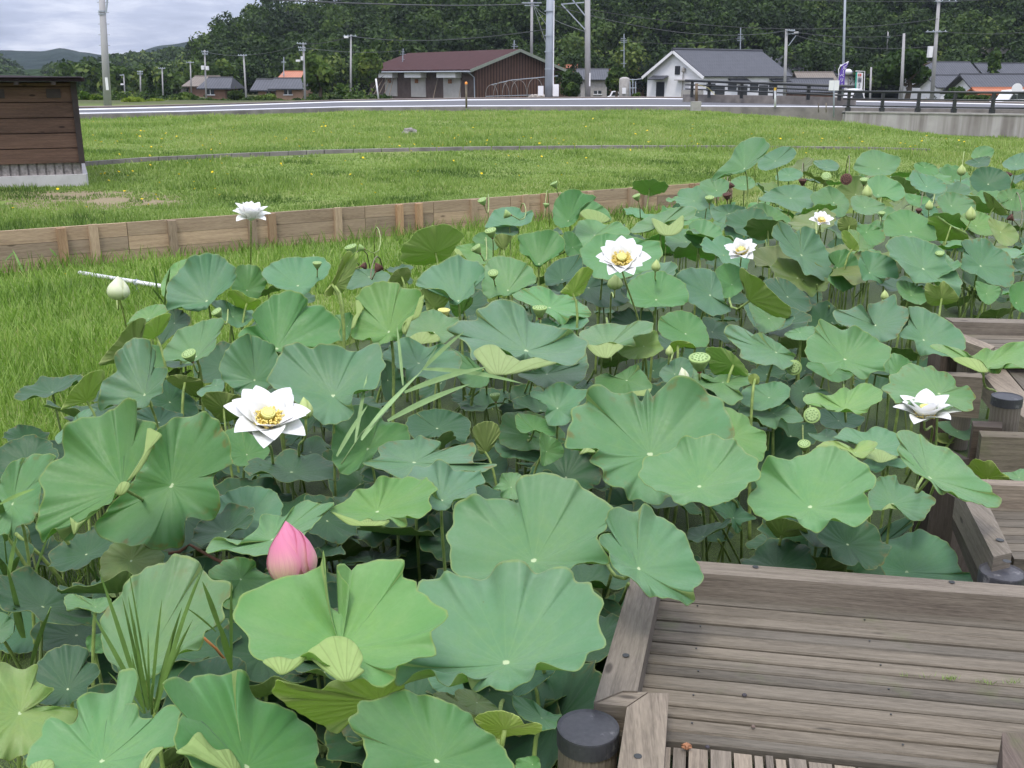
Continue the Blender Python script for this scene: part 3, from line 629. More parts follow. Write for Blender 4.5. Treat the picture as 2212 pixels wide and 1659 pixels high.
# rock on the lawn
c_ = P(886, 292, .12); rv = []
import bmesh
bm = bmesh.new(); bmesh.ops.create_icosphere(bm, subdivisions=3, radius=1)
for v in bm.verts: v.co = Vector((v.co.x*.19, v.co.y*.16, v.co.z*.14))*(1+.25*math.sin(v.co.x*4+v.co.y*3)*math.cos(v.co.z*5)+random.uniform(-.06,.06))
me = bpy.data.meshes.new('rock'); bm.to_mesh(me); bm.free(); me.materials.append(simple('rock_grey', (.26,.24,.22), .9, .2, .4, 9)); o = bpy.data.objects.new('rock', me); o.location = c_+Vector((0,0,.05)); C.objects.link(o)
tag(o, 'rounded grey-brown rock sitting alone on the lawn before the road', 'rock')
# ------------------------------------------------------------------ right concrete wall and black railings
wa = [P(1827, 243.5, .25), P(2212, 250, .25), P(2500, 256, .25)]
we = empty('retaining_wall', wa[0]-Vector((0,0,1)), 'stained concrete retaining wall below the black railing at the right', 'wall')
m = MB()
for a, b in zip(wa[:-1], wa[1:]): m.prism([a, b, b+Vector((0,.35,0)), a+Vector((0,.35,0))], 1.35)
t = NT('streaked_concrete'); p = t.pos(); st = t.noise(t.scalevec(p, (2.2,2.2,.12)), 1.0, 5); n2 = t.noise(p, 3, 5)
M_WALL = t.bsdf(t.mix(t.maprange(n2,.35,.7,0,.4), t.mix(t.maprange(st,.38,.62), (.42,.39,.38), (.20,.175,.165)), (.30,.28,.26)), .9, .2, n2, .2, .02)
m.build('concrete_face', M_WALL, we)
m = MB()
for a, b in zip(wa[:-1], wa[1:]): m.prism([a+Vector((0,-.04,.06)), b+Vector((0,-.04,.06)), b+Vector((0,.40,.06)), a+Vector((0,.40,.06))], .055)
m.build('coping', M_CONC, we)
def railing(label, posts, ztop, zbase, rails, a, b, r0=.03):
    e_ = empty('railing', a, label, 'railing')
    for q in posts: m = MB(); m.box((q.x, q.y, (zbase+ztop)/2), (.10, .12, ztop-zbase)); m.box((q.x, q.y, zbase+.08), (.17,.16,.16)); m.build('rail_post', M_BLACK, e_)
    for k, zz_ in enumerate(rails): m = MB(); m.tube([Vector((a.x,a.y-.0,zz_)), Vector((b.x,b.y-.0,zz_))], .045 if k == 0 else r0, 8); m.build('rail', M_BLACK, e_, smooth=True)
    return e_
rp_ = []
for px in (1834,1912,1992,2070,2150,2230,2310):
    f_ = (px-1827)/(2212-1827); q = wa[0].lerp(wa[1], f_)+Vector((0,.15,0)); rp_.append(q)
zt_ = W(1992,199,rp_[2].y).z
railing('near black metal railing with four rails on the concrete wall at the right', rp_, zt_, .30, [zt_, zt_-.27, zt_-.53, zt_-.80], wa[0]+Vector((-.1,.15,0)), rp_[-1])
a = W(1481,174,52); b = W(1846,187,44); pz = []
e_ = empty('railing', a, 'far black railing beyond the road on a low concrete wall before the white house', 'railing')
for px in (1494,1531,1601,1673,1745,1812):
    f_ = (px-1481)/(1846-1481); q = W(px, 210+f_*8, 52-8*f_); tq = W(px, 174+f_*13, 52-8*f_); m = MB(); m.box((q.x,q.y,(q.z+tq.z)/2), (.13,.13,tq.z-q.z)); m.build('rail_post', M_BLACK, e_)
for k, dy in enumerate((0, 9, 18)):
    m = MB(); m.tube([W(1481,174+dy,52), W(1846,187+dy*1.1,44)], .06 if k == 0 else .035, 8); m.build('rail', M_BLACK, e_, smooth=True)
m = MB(); q = [W(1478,204,52.2), W(1700,207,48.0), W(1850,212,44.2)]
for a, b in zip(q[:-1], q[1:]): m.prism([a, b, b+Vector((0,.4,0)), a+Vector((0,.4,0))], .8)
m.build('base_wall', M_CONCD, e_)
# ------------------------------------------------------------------ poles, posts, signs
def pole(xb, yb, xt, yt, wb, wt, Y, label, mat=None, name='utility_pole', cat='utility pole', arms=(), boxes=(), dz=.6, group='utility poles'):
    b = W(xb, yb, Y); t_ = W(xt, yt, Y); r0 = wb*Y/F/2; r1 = wt*Y/F/2; e_ = empty(name, b, label, cat, group)
    m = MB(); m.tube([b-Vector((0,0,dz)), t_], [r0, r1], 12); m.build('shaft', mat or M_POLE, e_, smooth=True)
    for (x0, y0, x1, y1, w_) in arms: m = MB(); m.bar(W(x0,y0,Y-.02), W(x1,y1,Y-.02), w_*Y/F); 
        # insulators on level arms
    if arms:
        for (x0, y0, x1, y1, w_) in arms:
            m = MB(); m.bar(W(x0,y0,Y-.15), W(x1,y1,Y-.15), max(.06, w_*Y/F)); 
            if abs(y1-y0) < 3:
                for f_ in (.08,.35,.65,.92): q = W(x0,y0,Y-.15).lerp(W(x1,y1,Y-.15), f_); m.lathe(q, [(.04,.0),(.05,.06),(.02,.12)], 8)
            m.build('crossarm', M_STEEL, e_)
    for (x, y, w_, h_, mt) in boxes: m = MB(); c_ = W(x,y,Y-.3); m.box(c_, (w_*Y/F, .35, h_*Y/F)); m.build('equipment_box', mt, e_)
    return e_
e_ = pole(231.5,233,217,-60,17,11,49,'thick grey concrete utility pole standing by the road near the shed', arms=((233,-12,229,28,2.2),), group='large roadside poles')
m = MB(); c_ = W(230.8,181,48.7); m.box(c_, (.12,.02,.55)); m.build('number_plate', M_WHITE, e_)
m = MB()
for y in (5,27,52,75,98,134): q = W(222+y*.04,y,49); m.bar(q+Vector((-.25,0,0)), q+Vector((.25,0,.0)), .025)
m.build('step_bolt', M_STEEL, e_)
m = MB(); q = W(221,26,49); m.lathe(q, [(.17,0),(.17,.06)], 12); q = W(221,32,49); m.lathe(q, [(.17,0),(.17,.05)], 12); m.build('band', M_STEEL, e_)
e_ = pole(1186,209,1190,-80,19,15,62,'thick segmented blue-grey steel pole with white cabinets in front of the brown barn', M_STEEL, group='large roadside poles')
for (x, y, w_, h_) in ((1168,196,11,19),(1200.5,195,12,24)): m = MB(); m.box(W(x,y,61.7), (w_*62/F,.3,h_*62/F)); m.build('cabinet', M_WHITE, e_)
m = MB()
for y in (-8,25,78,113,150): q = W(1187,y,62); m.lathe(q, [(.28,0),(.28,.05)], 14)
m.build('flange', M_STEEL, e_)
m = MB(); m.tube([W(1197,2,61.8), W(1194.5,205,61.8)], .03, 6); m.build('conduit', M_WHITE, e_)
e_ = pole(1270,210,1269,-80,12,11,64,'straight concrete pole with diagonal steel braces reaching left', arms=((1214,10,1264,64,1.6),(1235,-3,1264,34,1.6),(1212,9,1262,5,1.6)), group='large roadside poles')
m = MB(); m.box(W(1274,172,63.8), (.08,.05,.75)); m.build('number_plate', M_WHITE, e_)
PL = [
 (1148,140,1149,-6,6,5,150,'tall pale pole rising behind the right end of the barn roof',((1127,6,1170,6,2),(1133,12,1165,12,1.5)),()),
 (757,216,758,75,4.5,3.5,100,'thin pole with a small lamp and crossarm left of the brown barn',((742,78,770,78,1.6),),((748,80,8,4,M_WHITE),)),
 (659,219,655,92,5,4,98,'pole with three crossarms beside the orange roofed house',((641,94,662,95,1.6),(644,103,660,104,1.6),(646,109,660,109,1.4)),((652.5,126,4,8,M_WHITE),(644,131,8,4,M_WHITE))),
 (532.5,222,526,118,4.2,3.2,96,'slim concrete pole with one crossarm left of the tiled house',((514,120,533,120,1.6),),()),
 (445,217,442,108,4,3,110,'pole carrying two white transformers before the thatched brown roofs',((435,112,450,112,1.4),(437,117,449,117,1.4)),((438,146,5,8,M_WHITE),(448,147,5,8,M_WHITE))),
 (412.5,192,411,133,3,2.6,130,'thin pole behind the old brown roofs with single arm',((402,135,419,135,1.3),),()),
 (352,214,350,147,3,2.6,115,'thin pole beside the dark conical tree',((342,148,357,148,1.3),),()),
 (303,205,303,153,3.2,2.8,130,'short pole with double crossarm before the low hill',((296,155,309,155,1.5),(297,160,308,160,1.3)),()),
 (270,214,267,161,3,2.4,135,'small leaning pole right of the thick grey pole',((259,163,268,162,1.3),),((264,182,5,3,M_WHITE),)),
 (1695,212,1699,62,7,5.5,95,'concrete pole with lamp arm in front of the white house roof',((1699,65,1717,66,2.5),(1703,99,1720,76,1.4),(1698,74,1726,71,1.4)),((1720,70,7,3,M_WHITE),)),
 (1947,221,1953,72,8,5,80,'concrete pole in front of the dark broad tree at the right',(),()),
 (2013,223,2030,-25,9,6,78,'tall leaning concrete pole with crossarms and white transformer at the right',((2000,68.5,2046,68.5,2),(2018,3,2068,3,2.2)),((2009,112,8,22,M_WHITE),)),
 (1880,219,1882,145,4.5,3.6,80,'short plain post pole right of the green and white banner',(),()),
 (1917,100,1918.5,67,3,2.5,170,'distant pole top showing above the trees behind the banner',((1912,80,1922,80,1.2),),()),
]
for (a,b,c_,d_,e1,e2,Y,lab,ar,bo) in PL: pole(a,b,c_,d_,e1,e2,Y,lab,arms=ar,boxes=bo)
e_ = pole(1821,214,1827,-60,5.5,4.5,72,'tall slim metal lamp pole rising behind the purple banner', M_STEEL, name='lamp_pole', cat='lamp pole', group=None)
m = MB(); m.bar(W(1815,141,71.8), W(1823,141,71.8), .1); m.build('bracket_light', M_WHITE, e_)
# TV antennas on roofs
for (x0,y0,x1,y1,Y,lab,arms) in ((869,148,871,105,150,'television aerial on a mast behind the left end of the barn roof',((864,117,876,117),(866,112,874,112),(868,128,874,128))),
  (1110,112,1111,87,135,'television aerial behind the barn ridge',((1105,100,1119,100),(1107,96,1115,96),(1116,102,1117,99))),
  (1348,160,1348,73,150,'tall television aerial between the tiled roofs and the white house',((1340,87,1355,87),(1341,91,1354,91),(1341,83,1352,83),(1340,109,1348,109),(1341,137,1353,137))),
  (1599,118,1600,60,150,'television aerial mast behind the ridge of the white house',((1594,74,1604,74),(1591,84,1608,84),(1593,80,1606,80),(1592,88,1602,88))),
  (613,172,613,123,140,'television aerial mast beside the orange roof',((608,135,618,135),(608,133,617,133),(607,160,616,161)))):
    e_ = empty('tv_antenna', W(x0,y0,Y), lab, 'antenna', 'television aerials')
    m = MB(); m.tube([W(x0,y0,Y), W(x1,y1,Y)], .07, 6); m.build('mast', M_STEEL, e_)
    m = MB()
    for (a,b,c_,d_) in arms: m.bar(W(a,b,Y-.1), W(c_,d_,Y-.1), .06)
    m.build('element', M_STEEL, e_)
# overhead wires
WR = [((-60,-40,60),(240,-14,49),0,1.2),((560,-2,60),(1148,8,120),6,2.2),((758,78,100),(1190,62,62),14,1.3),((1190,10,62),(1700,66,95),26,1.3),((1270,20,64),(2030,40,78),28,1.3),((1270,-30,64),(2030,2,78),10,1.3),
 ((1700,70,95),(2014,100,78),16,1.2),((1700,66,95),(1953,76,80),8,1.1),((2030,68,78),(2300,60,70),8,1.2),((2030,3,78),(2300,-20,70),5,1.3),((660,95,98),(758,78,100),4,1.1),((528,119,96),(655,94,98),5,1.0),((658,104,98),(871,108,150),6,.9),
 ((1150,4,150),(1190,125,70),1,1.0),((1151,6,150),(1185,60,62),2,.9),((1349,88,150),(1600,82,150),8,.9),((1148,8,150),(1270,70,64),8,1.0),((443,112,110),(528,119,96),3,.9)]
for i, (a, b, sag, w_) in enumerate(WR):
    A, B = W(*a), W(*b); pts = []
    for k in range(17):
        f_ = k/16; q = A.lerp(B, f_); q.z -= sag*((a[2]+b[2])/2)/F*4*f_*(1-f_); pts.append(q)
    m = MB(); m.tube(pts, w_*((a[2]+b[2])/2)/F/2, 5); o = m.build('overhead_wire', M_BLACK)
    tag(o, 'thin black overhead wire strung between the utility poles', 'wire', 'overhead wires')
# small posts and signs by the road
def tubepost(name, lab, cat, pts, Y, wpx, mat, extra=None):
    e_ = empty(name, W(*pts[0], Y)-Vector((0,0,.1)), lab, cat); m = MB(); m.tube([W(x, y, Y) for x, y in pts], wpx*Y/F/2, 8); m.build('pole', mat, e_, smooth=True); return e_
tag(tubepost('marker_pole', 'white leaning marker pole at the left end of the barn', 'pole', [(818,217),(812,170)], 64, 3.4, M_WHITE))
e_ = tubepost('marker_post', 'brown wooden marker post with an orange reflector on the road edge before the barn', 'post', [(1007.5,233),(1007,182)], 40, 4.2, M_BEAM)
m = MB(); q = W(1007,182,39.9); m.lathe(q, [(.05,0),(.05,.06),(.02,.09)], 10); m.build('reflector', simple('orange_plastic', (.8,.28,.05), .4), e_)
e_ = tubepost('delineator', 'slim white delineator post with yellow reflector at the road edge', 'post', [(1674.5,231),(1674.5,193)], 43, 4.4, M_WHITE)
m = MB(); m.lathe(W(1674.5,192,42.9), [(.05,-.06),(.05,.05)], 10); m.build('reflector', simple('yellow_plastic', (.7,.42,.05), .4), e_)
e_ = tubepost('brown_post', 'square brown post on a pale concrete block at the roadside', 'post', [(1504.6,224),(1504.6,180)], 40, 6, simple('brown_paint', (.13,.09,.06), .6))
m = MB(); q0 = W(1503,239,39.8); q1 = W(1503,219,39.8); m.box((q0+q1)/2, (.35,.3,(q1-q0).z)); m.build('block', M_CONC, e_)
m = MB(); m.tube([W(1503,181,40), W(1530,190,40), W(1545,205,40)], .008, 5); m.build('cord', simple('yellow_cord', (.6,.5,.2), .6), e_)
e_ = tubepost('road_sign', 'pair of blank white plates back to back on a grey sign pole', 'sign', [(1801,252),(1801.5,176)], 42, 3.4, M_STEEL)
for x in (1796,1807.3): m = MB(); m.box(W(x,184.5,41.8), (10*41.8/F,.02,20*41.8/F)); m.build('sign_plate', M_WHITE, e_)
for x in (1768,1784.5): tubepost('wooden_stake', 'short grey stake in the kerb path, %s of the pair left of the sign' % ('left' if x < 1770 else 'right'), 'stake', [(x,243),(x,222)], 42, 2.2, M_BEAM)
# round sign and yellow diamond warning plates
e_ = tubepost('round_sign', 'round pale traffic sign seen from behind at the right edge beyond the railing', 'sign', [(2197,214),(2197,185)], 60, 2.2, M_STEEL)
m = MB(); q = W(2197,192,59.8); m.lathe(q, [(.30,-.01),(.30,.01)], 20, M=Matrix.Rotation(math.pi/2,3,'X')); m.build('disc', M_WHITE, e_)
e_ = tubepost('warning_sign', 'pair of small orange-yellow diamond plates behind the railing', 'sign', [(1995,224),(1995,218)], 60, 2, M_STEEL)
for x in (1988,2000): m = MB(); q = W(x,218.5,59.9); m.box(q, (.20,.02,.20), M=Matrix.Rotation(math.pi/4,3,'Y')); m.build('diamond_plate', simple('yellow_sign', (.62,.36,.04), .5), e_)
# banners
def textpart(s, size, loc, mat, parent, rot=0):
    cu = bpy.data.curves.new('lettering', 'FONT'); cu.body = s; cu.size = size; cu.align_x = 'CENTER'; cu.align_y = 'CENTER'; cu.extrude = .004; cu.offset = size*.012
    o = bpy.data.objects.new('lettering', cu); C.objects.link(o); cu.materials.append(mat); o.parent = parent
    bpy.context.view_layer.update(); me_ = bpy.data.meshes.new_from_object(o.evaluated_get(bpy.context.evaluated_depsgraph_get())); bpy.data.objects.remove(o)
    o = bpy.data.objects.new('lettering', me_); C.objects.link(o); o.parent = parent
    o.location = Vector(loc)-parent.location; o.rotation_euler = (math.pi/2, rot, 0); return o
M_PURP = simple('purple_cloth', (.13,.075,.36), .7, .2, .12, 3)
e_ = empty('banner', W(1822,214,70), 'curved purple nobori banner with white characters beside the slim lamp pole', 'banner')
cpts = [(1826,138.5,8),(1823,143,10),(1819,151,11),(1817,160,11.5),(1815.5,170,12),(1816,180,12),(1816,189,12)]; cpts = [(x+3-(i==0)*-6, y, w_) for i, (x, y, w_) in enumerate(cpts)]
cc = [(1828,136,7),(1822.5,142,11),(1819.5,150,11),(1817.5,159,12),(1816,170,13),(1815.5,180,14),(1815.5,190.5,14)]
Yb = 70; m = MB(); vs = []; fs = []
for i, (x, y, w_) in enumerate(cc):
    vs += [W(x-w_/2+2,y,Yb), W(x+w_/2+2,y,Yb), W(x+w_/2+2,y,Yb+.02), W(x-w_/2+2,y,Yb+.02)]
for i in range(len(cc)-1):
    o_ = i*4; fs += [(o_,o_+4,o_+5,o_+1),(o_+2,o_+6,o_+7,o_+3),(o_+1,o_+5,o_+6,o_+2),(o_+3,o_+7,o_+4,o_)]
m.add(vs, fs); m.build('cloth', M_PURP, e_)
m = MB(); m.tube([W(1814,214,70.05), W(1811.5,150,70.05), W(1815,143,70.05), W(1833,133,70.05)], .03, 6); m.build('banner_pole', M_WHITE, e_)
for ch, x, y, ro in zip('ブルーベリー', (1828,1824,1821,1819,1818.5,1818), (139.5,147,155,163.5,173,183.5), (.5,.25,.15,.1,.05,0)):
    o = textpart(ch, .27, W(x, y, Yb-.012), M_WHITE, e_)
    if ch == 'ー': o.rotation_euler = (math.pi/2, math.pi/2, 0)
e_ = empty('banner', W(1850,214,66), 'upright green and white nobori banner with printed columns behind the railing', 'banner')
m = MB(); q = [W(1849,156,66), W(1864.5,157.5,66), W(1862,207,66), W(1846,206,66)]
m.add(q+[p+Vector((0,.02,0)) for p in q], [(3,2,1,0),(4,5,6,7),(0,1,5,4),(1,2,6,5),(2,3,7,6),(3,0,4,7)]); m.build('cloth', M_WHITE, e_)
m = MB(); q = [W(1849,156,65.98), W(1852,156.2,65.98), W(1849,206.2,65.98), W(1846,206,65.98)]; m.add(q+[p+Vector((0,.01,0)) for p in q], [(3,2,1,0),(4,5,6,7),(0,1,5,4),(1,2,6,5),(2,3,7,6),(3,0,4,7)]); m.build('green_band', simple('teal_cloth', (.02,.30,.22), .6), e_)
m = MB(); r = random.Random(5)
for k, x in enumerate((1855,1859)):
    for y in (160.5,163.5): m.box(W(x,y,65.96), (.075,.006,.07)); m.box(W(x+1.2,y-.3,65.95), (.02,.006,.10))
m.build('red_lettering', simple('red_ink', (.5,.08,.07), .6), e_)
m = MB()
for (x0,y0,x1,y1) in ((1853.5,168,1861.5,168.6),(1853.5,170.6,1861,171.2),(1853.5,173.2,1861,173.8),(1853.5,176,1860.5,176.6),(1857,168,1856.6,178),(1860,168,1859.6,178),(1854,168,1853.5,178),
   (1853,183,1859.5,183.6),(1857,180,1855.8,187),(1852.5,189,1859,189.4),(1852.3,191.5,1858.8,192),(1856,188,1854.8,196),(1852.5,198,1855.5,194),(1857,194,1859,198),(1851.5,201,1858,201.4),(1855,199,1854.4,205)): m.bar(W(x0,y0,65.96), W(x1,y1,65.96), .03, .012)
m.build('lettering', simple('dark_ink', (.06,.05,.09), .6), e_)
m = MB(); m.tube([W(1866,214,66.05), W(1868,154,66.05), W(1848,153.5,66.05)], .025, 6); m.build('banner_pole', M_WHITE, e_)
e_ = tubepost('street_lamp', 'small round white globe lamp on a thin pole behind the signs', 'lamp', [(1832,200),(1832,158)], 74, 1.8, M_BEAM)
m = MB(); m.lathe(W(1832,155,74), [(.05,-.2),(.24,-.12),(.28,.02),(.18,.14),(.04,.18)], 14); m.build('globe', M_WHITE, e_, smooth=True)
# ------------------------------------------------------------------ buildings
M_WALLW = simple('white_plaster', (.76, .75, .76), .8, .2, .05, 1.5); M_WALLB = simple('brown_wall', (.20, .12, .085), .8, .2, .2, 1.2)
M_RENDER = simple('brown_render', (.095, .070, .062), .85, .2, .25, 1.6); M_EAVE = simple('grey_green_trim', (.20, .22, .18), .6)
M_TAN = simple('tan_wall', (.34, .22, .15), .8, .2, .15, 1.5)
def frame(A, ex):      # local frame: origin A, ex along first wall
    ex = Vector((ex[0], ex[1], 0)).normalized(); ey = Vector((-ex.y, ex.x, 0)); A = Vector(A)
    return lambda a, b, z: A+ex*a+ey*b+Vector((0, 0, z))
def quadp(mb, pts, th, mi=0):       # slab: quad extruded along its normal
    p = [Vector(q) for q in pts]; n = (p[1]-p[0]).cross(p[2]-p[0]).normalized()*th
    mb.add(p+[q+n for q in p], [(3,2,1,0),(4,5,6,7),(0,1,5,4),(1,2,6,5),(2,3,7,6),(3,0,4,7)], mi)
def gable_house(name, label, A, ex, w, L, he, hr, wall, roofm, over=.5, oe=.6, gw=None, ridgecap=True, base=2.0, group=None):
    """gable wall lies along ex (width w), long walls along ey (length L)"""
    f = frame(A, ex); e_ = empty(name, f(w/2, L/2, 0), label, 'building', group)
    m = MB(); m.prism([f(0,0,he), f(w,0,he), f(w,.2,he), f(0,.2,he)], he+base); m.add([f(0,0,he+.002), f(w,0,he+.002), f(w/2,0,hr-.1), f(0,.2,he+.002), f(w,.2,he+.002), f(w/2,.2,hr-.1)], [(0,1,2),(5,4,3),(1,4,5,2),(3,0,2,5)])
    uvbox(m.build('gable_wall', gw or wall, e_), (0,0,1))
    m = MB(); m.prism([f(0,L-.2,he), f(w,L-.2,he), f(w,L,he), f(0,L,he)], he+base); m.add([f(0,L-.2,he+.002), f(w,L-.2,he+.002), f(w/2,L-.2,hr-.1), f(0,L,he+.002), f(w,L,he+.002), f(w/2,L,hr-.1)], [(0,1,2),(5,4,3),(1,4,5,2),(3,0,2,5)])
    m.build('gable_wall', wall, e_)
    for x0 in (0, w-.2):
        m = MB(); m.prism([f(x0,.202,he), f(x0+.2,.202,he), f(x0+.2,L-.202,he), f(x0,L-.202,he)], he+base); m.build('long_wall', wall, e_)
    sl = (hr-he)/(w/2)
    for sgn in (0, 1):
        a0, b0 = (-oe, he-oe*sl), (w/2, hr)
        if sgn: a0 = (w+oe, he-oe*sl)
        q = [f(a0[0],-over,a0[1]), f(b0[0],-over,b0[1]), f(b0[0],L+over,b0[1]), f(a0[0],L+over,a0[1])]
        if sgn == 0: q = [q[0],q[3],q[2],q[1]]; q = q[::-1]
        m = MB(); quadp(m, q if sgn == 1 else q, .16 if sgn == 0 else -.16)
        nrm = (m.v[1] if 0 else 0)
        o = m.build('roof', roofm, e_); 
        # tiles run down the slope: uv.x along the ridge
        uvbox(o, tuple((f(0,1,0)-f(0,0,0))))
        if min(v.co.z for v in o.data.vertices) < -1e9: pass
    if ridgecap:
        m = MB(); m.tube([f(w/2,-over-.1,hr+.13), f(w/2,L+over+.1,hr+.13)], .2, 8); m.build('ridge', roofm, e_)
    return e_, f
bz = -.9
# brown barn with shutters
e_, f = gable_house('barn', 'long brown barn with maroon sheet roof, ribbed siding gable and three roller shutters', (-4.42,130,bz), (9.85,6.5), 11.8, 27, 3.55, 5.55, M_RENDER, M_ROOFR, over=.9, oe=1.2, gw=M_VBOARD, ridgecap=False)
for k, (b0, b1) in enumerate(((3.4,7.6),(12.2,16.2),(20.2,23.8))):
    m = MB(); m.box(f(-.02,(b0+b1)/2,1.2), (.06, b1-b0, 2.6), M=Matrix.Rotation(math.atan2(6.5,9.85),3,'Z')); s_ = uvbox(m.build('shutter', M_SHUT, e_), (0,1,0))
    m = MB(); m.box(f(-.45,(b0+b1)/2,2.65), (.85, b1-b0+.5, .62), M=Matrix.Rotation(math.atan2(6.5,9.85),3,'Z')); m.build('shutter_housing', M_WHITE, e_)
    m = MB(); m.box(f(-.14,(b0+b1)/2+.3,1.9), (.03,.9,.5), M=Matrix.Rotation(math.atan2(6.5,9.85),3,'Z')); m.build('rust_patch', simple('rust', (.22,.10,.05), .9, .1, .5, 5), s_)
m = MB(); quadp(m, [f(-1.3,-.2,3.0), f(-.02,-.2,3.3), f(-.02,26,3.3), f(-1.3,26,3.0)], .06); m.build('canopy', M_BDARK, e_)
m = MB()
for sg in (0,1):
    a = f(-1.2 if not sg else 13.0,-.92,3.55-1.2*.339); b = f(5.9,-.92,5.55); m.bar(a-Vector((0,0,.02)), b-Vector((0,0,.02)), .08, .34)
m.build('barge_board', M_EAVE, e_)
m = MB(); m.tube([f(-1.25,-.9,3.05), f(-1.25,27.9,3.05)], .1, 6); m.tube([f(-1.2,-.3,3.0), f(-.1,.05,2.4), f(-.1,-.08,-1.4)], .07, 6); m.build('gutter', M_STEEL, e_)
m = MB()
for k in range(5): m.bar(f(-1.4-.2*k,20+k*1.2,.0), f(-.2,20.8+k*1.0,2.3), .08)
m.bar(f(-1.0,8.6,-.3), f(-.1,8.8,2.4), .09); m.bar(f(-.9,2.4,-.3), f(-.2,2.9,2.0), .07); m.build('leaning_timber', M_BEAM, e_)
# white house
# gable along ex from far-left to near corner; long wall to the right/back
Bx, By = 23.9-10.5*.57, 135+10.5*.82
e_, f = gable_house('white_house', 'white plastered storehouse with grey tiled roof, small gable window and dark tiled hood', (Bx,By,-1.0), (.57,-.82), 10.5, 15.2, 2.75, 5.75, M_WALLW, M_TILE, over=.55, oe=.45)
RM = Matrix.Rotation(math.atan2(-.82,.57),3,'Z')
m = MB(); m.box(f(5.7,-.03,3.35), (.9,.1,1.05), M=RM); m.build('window', M_GLASS, e_)
m = MB(); m.box(f(2.6,-.03,.9), (1.5,.12,2.0), M=RM); m.build('door', M_GLASS, e_)
m = MB(); quadp(m, [f(1.2,-.05,2.6), f(1.2,-1.0,2.15), f(4.1,-1.0,2.15), f(4.1,-.05,2.6)], .12); uvbox(m.build('door_hood', M_TILE, e_))
m = MB()
for sg in (-1, 1):
    a = f(5.25+sg*5.7,-.56,2.75-.45*.571+.0); b = f(5.25,-.56,5.7); m.bar(a+Vector((0,0,-.1)), b+Vector((0,0,-.1)), .12, .35)
m.build('barge_board', M_WALLW, e_)
m = MB(); m.box(f(7.0,-.35,2.15), (2.4,.7,.12), M=RM); m.box(f(9.0,-.5,.4), (3,.9,1.1), M=RM); m.build('lean_to', M_CONC, e_)
m = MB(); m.tube([f(6.9,-.25,-1), f(7.0,-.25,3.4)], .07, 6); m.lathe(f(7.0,-.25,3.1), [(.18,0),(.25,.1),(.25,.45),(.1,.6)], 10); m.build('meter_pipe', M_CONC, e_)
RL = Matrix.Rotation(math.atan2(.57,.82),3,'Z')
for b0 in (1.2,5.0,9.0,12.6): m = MB(); m.box(f(10.53,b0,1.3), (1.5,.08,.9), M=RL); m.build('window', M_GLASS, e_)
for b0 in (2.8,6.9,10.8): m = MB(); m.box(f(10.53,b0,.35), (1.7,.07,2.3), M=RL); m.build('dark_opening', M_BLACK, e_)
m = MB()
for b0 in (4.2,11.8): quadp(m, [f(10.52,b0,2.35), f(11.3,b0,2.0), f(11.3,b0+3.4,2.0), f(10.52,b0+3.4,2.35)], -.12)
m.build('window_hood', M_TILE, e_)
# brown extension with steep gable at the right end
# background houses: ridge across the view
def side_house(name, label, x0, x1, yb, ye, yr, Y, wall, roofm, depth=7, wins=(), hip=0., group='houses in the village behind the road'):
    a = W(x0, yb, Y); b = W(x1, yb, Y); ze_ = W(x0, ye, Y).z; zr_ = W(x0, yr, Y+depth/2).z; e_ = empty(name, (a+b)/2, label, 'building', group); zb_ = a.z-1.0
    m = MB(); m.prism([(a.x+.3,Y,ze_), (b.x-.3,Y,ze_), (b.x-.3,Y+depth,ze_), (a.x+.3,Y+depth,ze_)], ze_-zb_); m.build('wall', wall, e_)
    ov = .5; dz = (zr_-ze_)/(depth/2)*ov; hx = hip*(b.x-a.x)
    for s in (0, 1):
        y0 = Y-ov if s == 0 else Y+depth+ov
        q = [(a.x-ov,y0,ze_-dz), (b.x+ov,y0,ze_-dz), (b.x+ov-hx,Y+depth/2,zr_), (a.x-ov+hx,Y+depth/2,zr_)]
        if s: q = [q[1],q[0],q[3],q[2]]
        m = MB(); quadp(m, q, .14); uvbox(m.build('roof', roofm, e_), (1,0,0))
    if hip:
        for s in (-1, 1):
            xe = a.x-ov if s < 0 else b.x+ov; xr = a.x-ov+hx if s < 0 else b.x+ov-hx
            m = MB(); m.add([(xe,Y-ov,ze_-dz+.07),(xe,Y+depth+ov,ze_-dz+.07),(xr,Y+depth/2,zr_+.1)], [(0,1,2)]); m.build('roof', roofm, e_)
    else:
        for xe in (a.x+.3, b.x-.5):
            m = MB(); m.add([(xe,Y,ze_),(xe,Y+depth,ze_),(xe,Y+depth/2,zr_-.1),(xe+.2,Y,ze_),(xe+.2,Y+depth,ze_),(xe+.2,Y+depth/2,zr_-.1)], [(0,2,1),(3,4,5),(0,3,5,2),(1,2,5,4)]); m.build('gable', M_WALLW, e_)
    m = MB(); m.tube([(a.x-ov+hx,Y+depth/2,zr_+.1),(b.x+ov-hx,Y+depth/2,zr_+.1)], .17, 6); m.build('ridge', roofm, e_)
    for (wx0, wy0, wx1, wy1) in wins:
        p0 = W(wx0, wy1, Y-.05); p1 = W(wx1, wy0, Y-.05); m = MB(); m.box(((p0.x+p1.x)/2,Y-.03,(p0.z+p1.z)/2), (p1.x-p0.x,.1,p1.z-p0.z)); wo = m.build('window', M_GLASS, e_)
        m = MB(); m.box(((p0.x+p1.x)/2,Y-.09,p0.z-.05), (p1.x-p0.x+.2,.12,.1)); m.box(((p0.x+p1.x)/2,Y-.09,(p0.z+p1.z)/2), (.08,.06,p1.z-p0.z)); m.build('frame', M_WHITE, wo)
    return e_
side_house('house', 'brown walled house with dark tiled roof in front of the orange roof', 592,660,219,191,172,118,M_TAN,M_TILE,6,((614,192,630,204),))
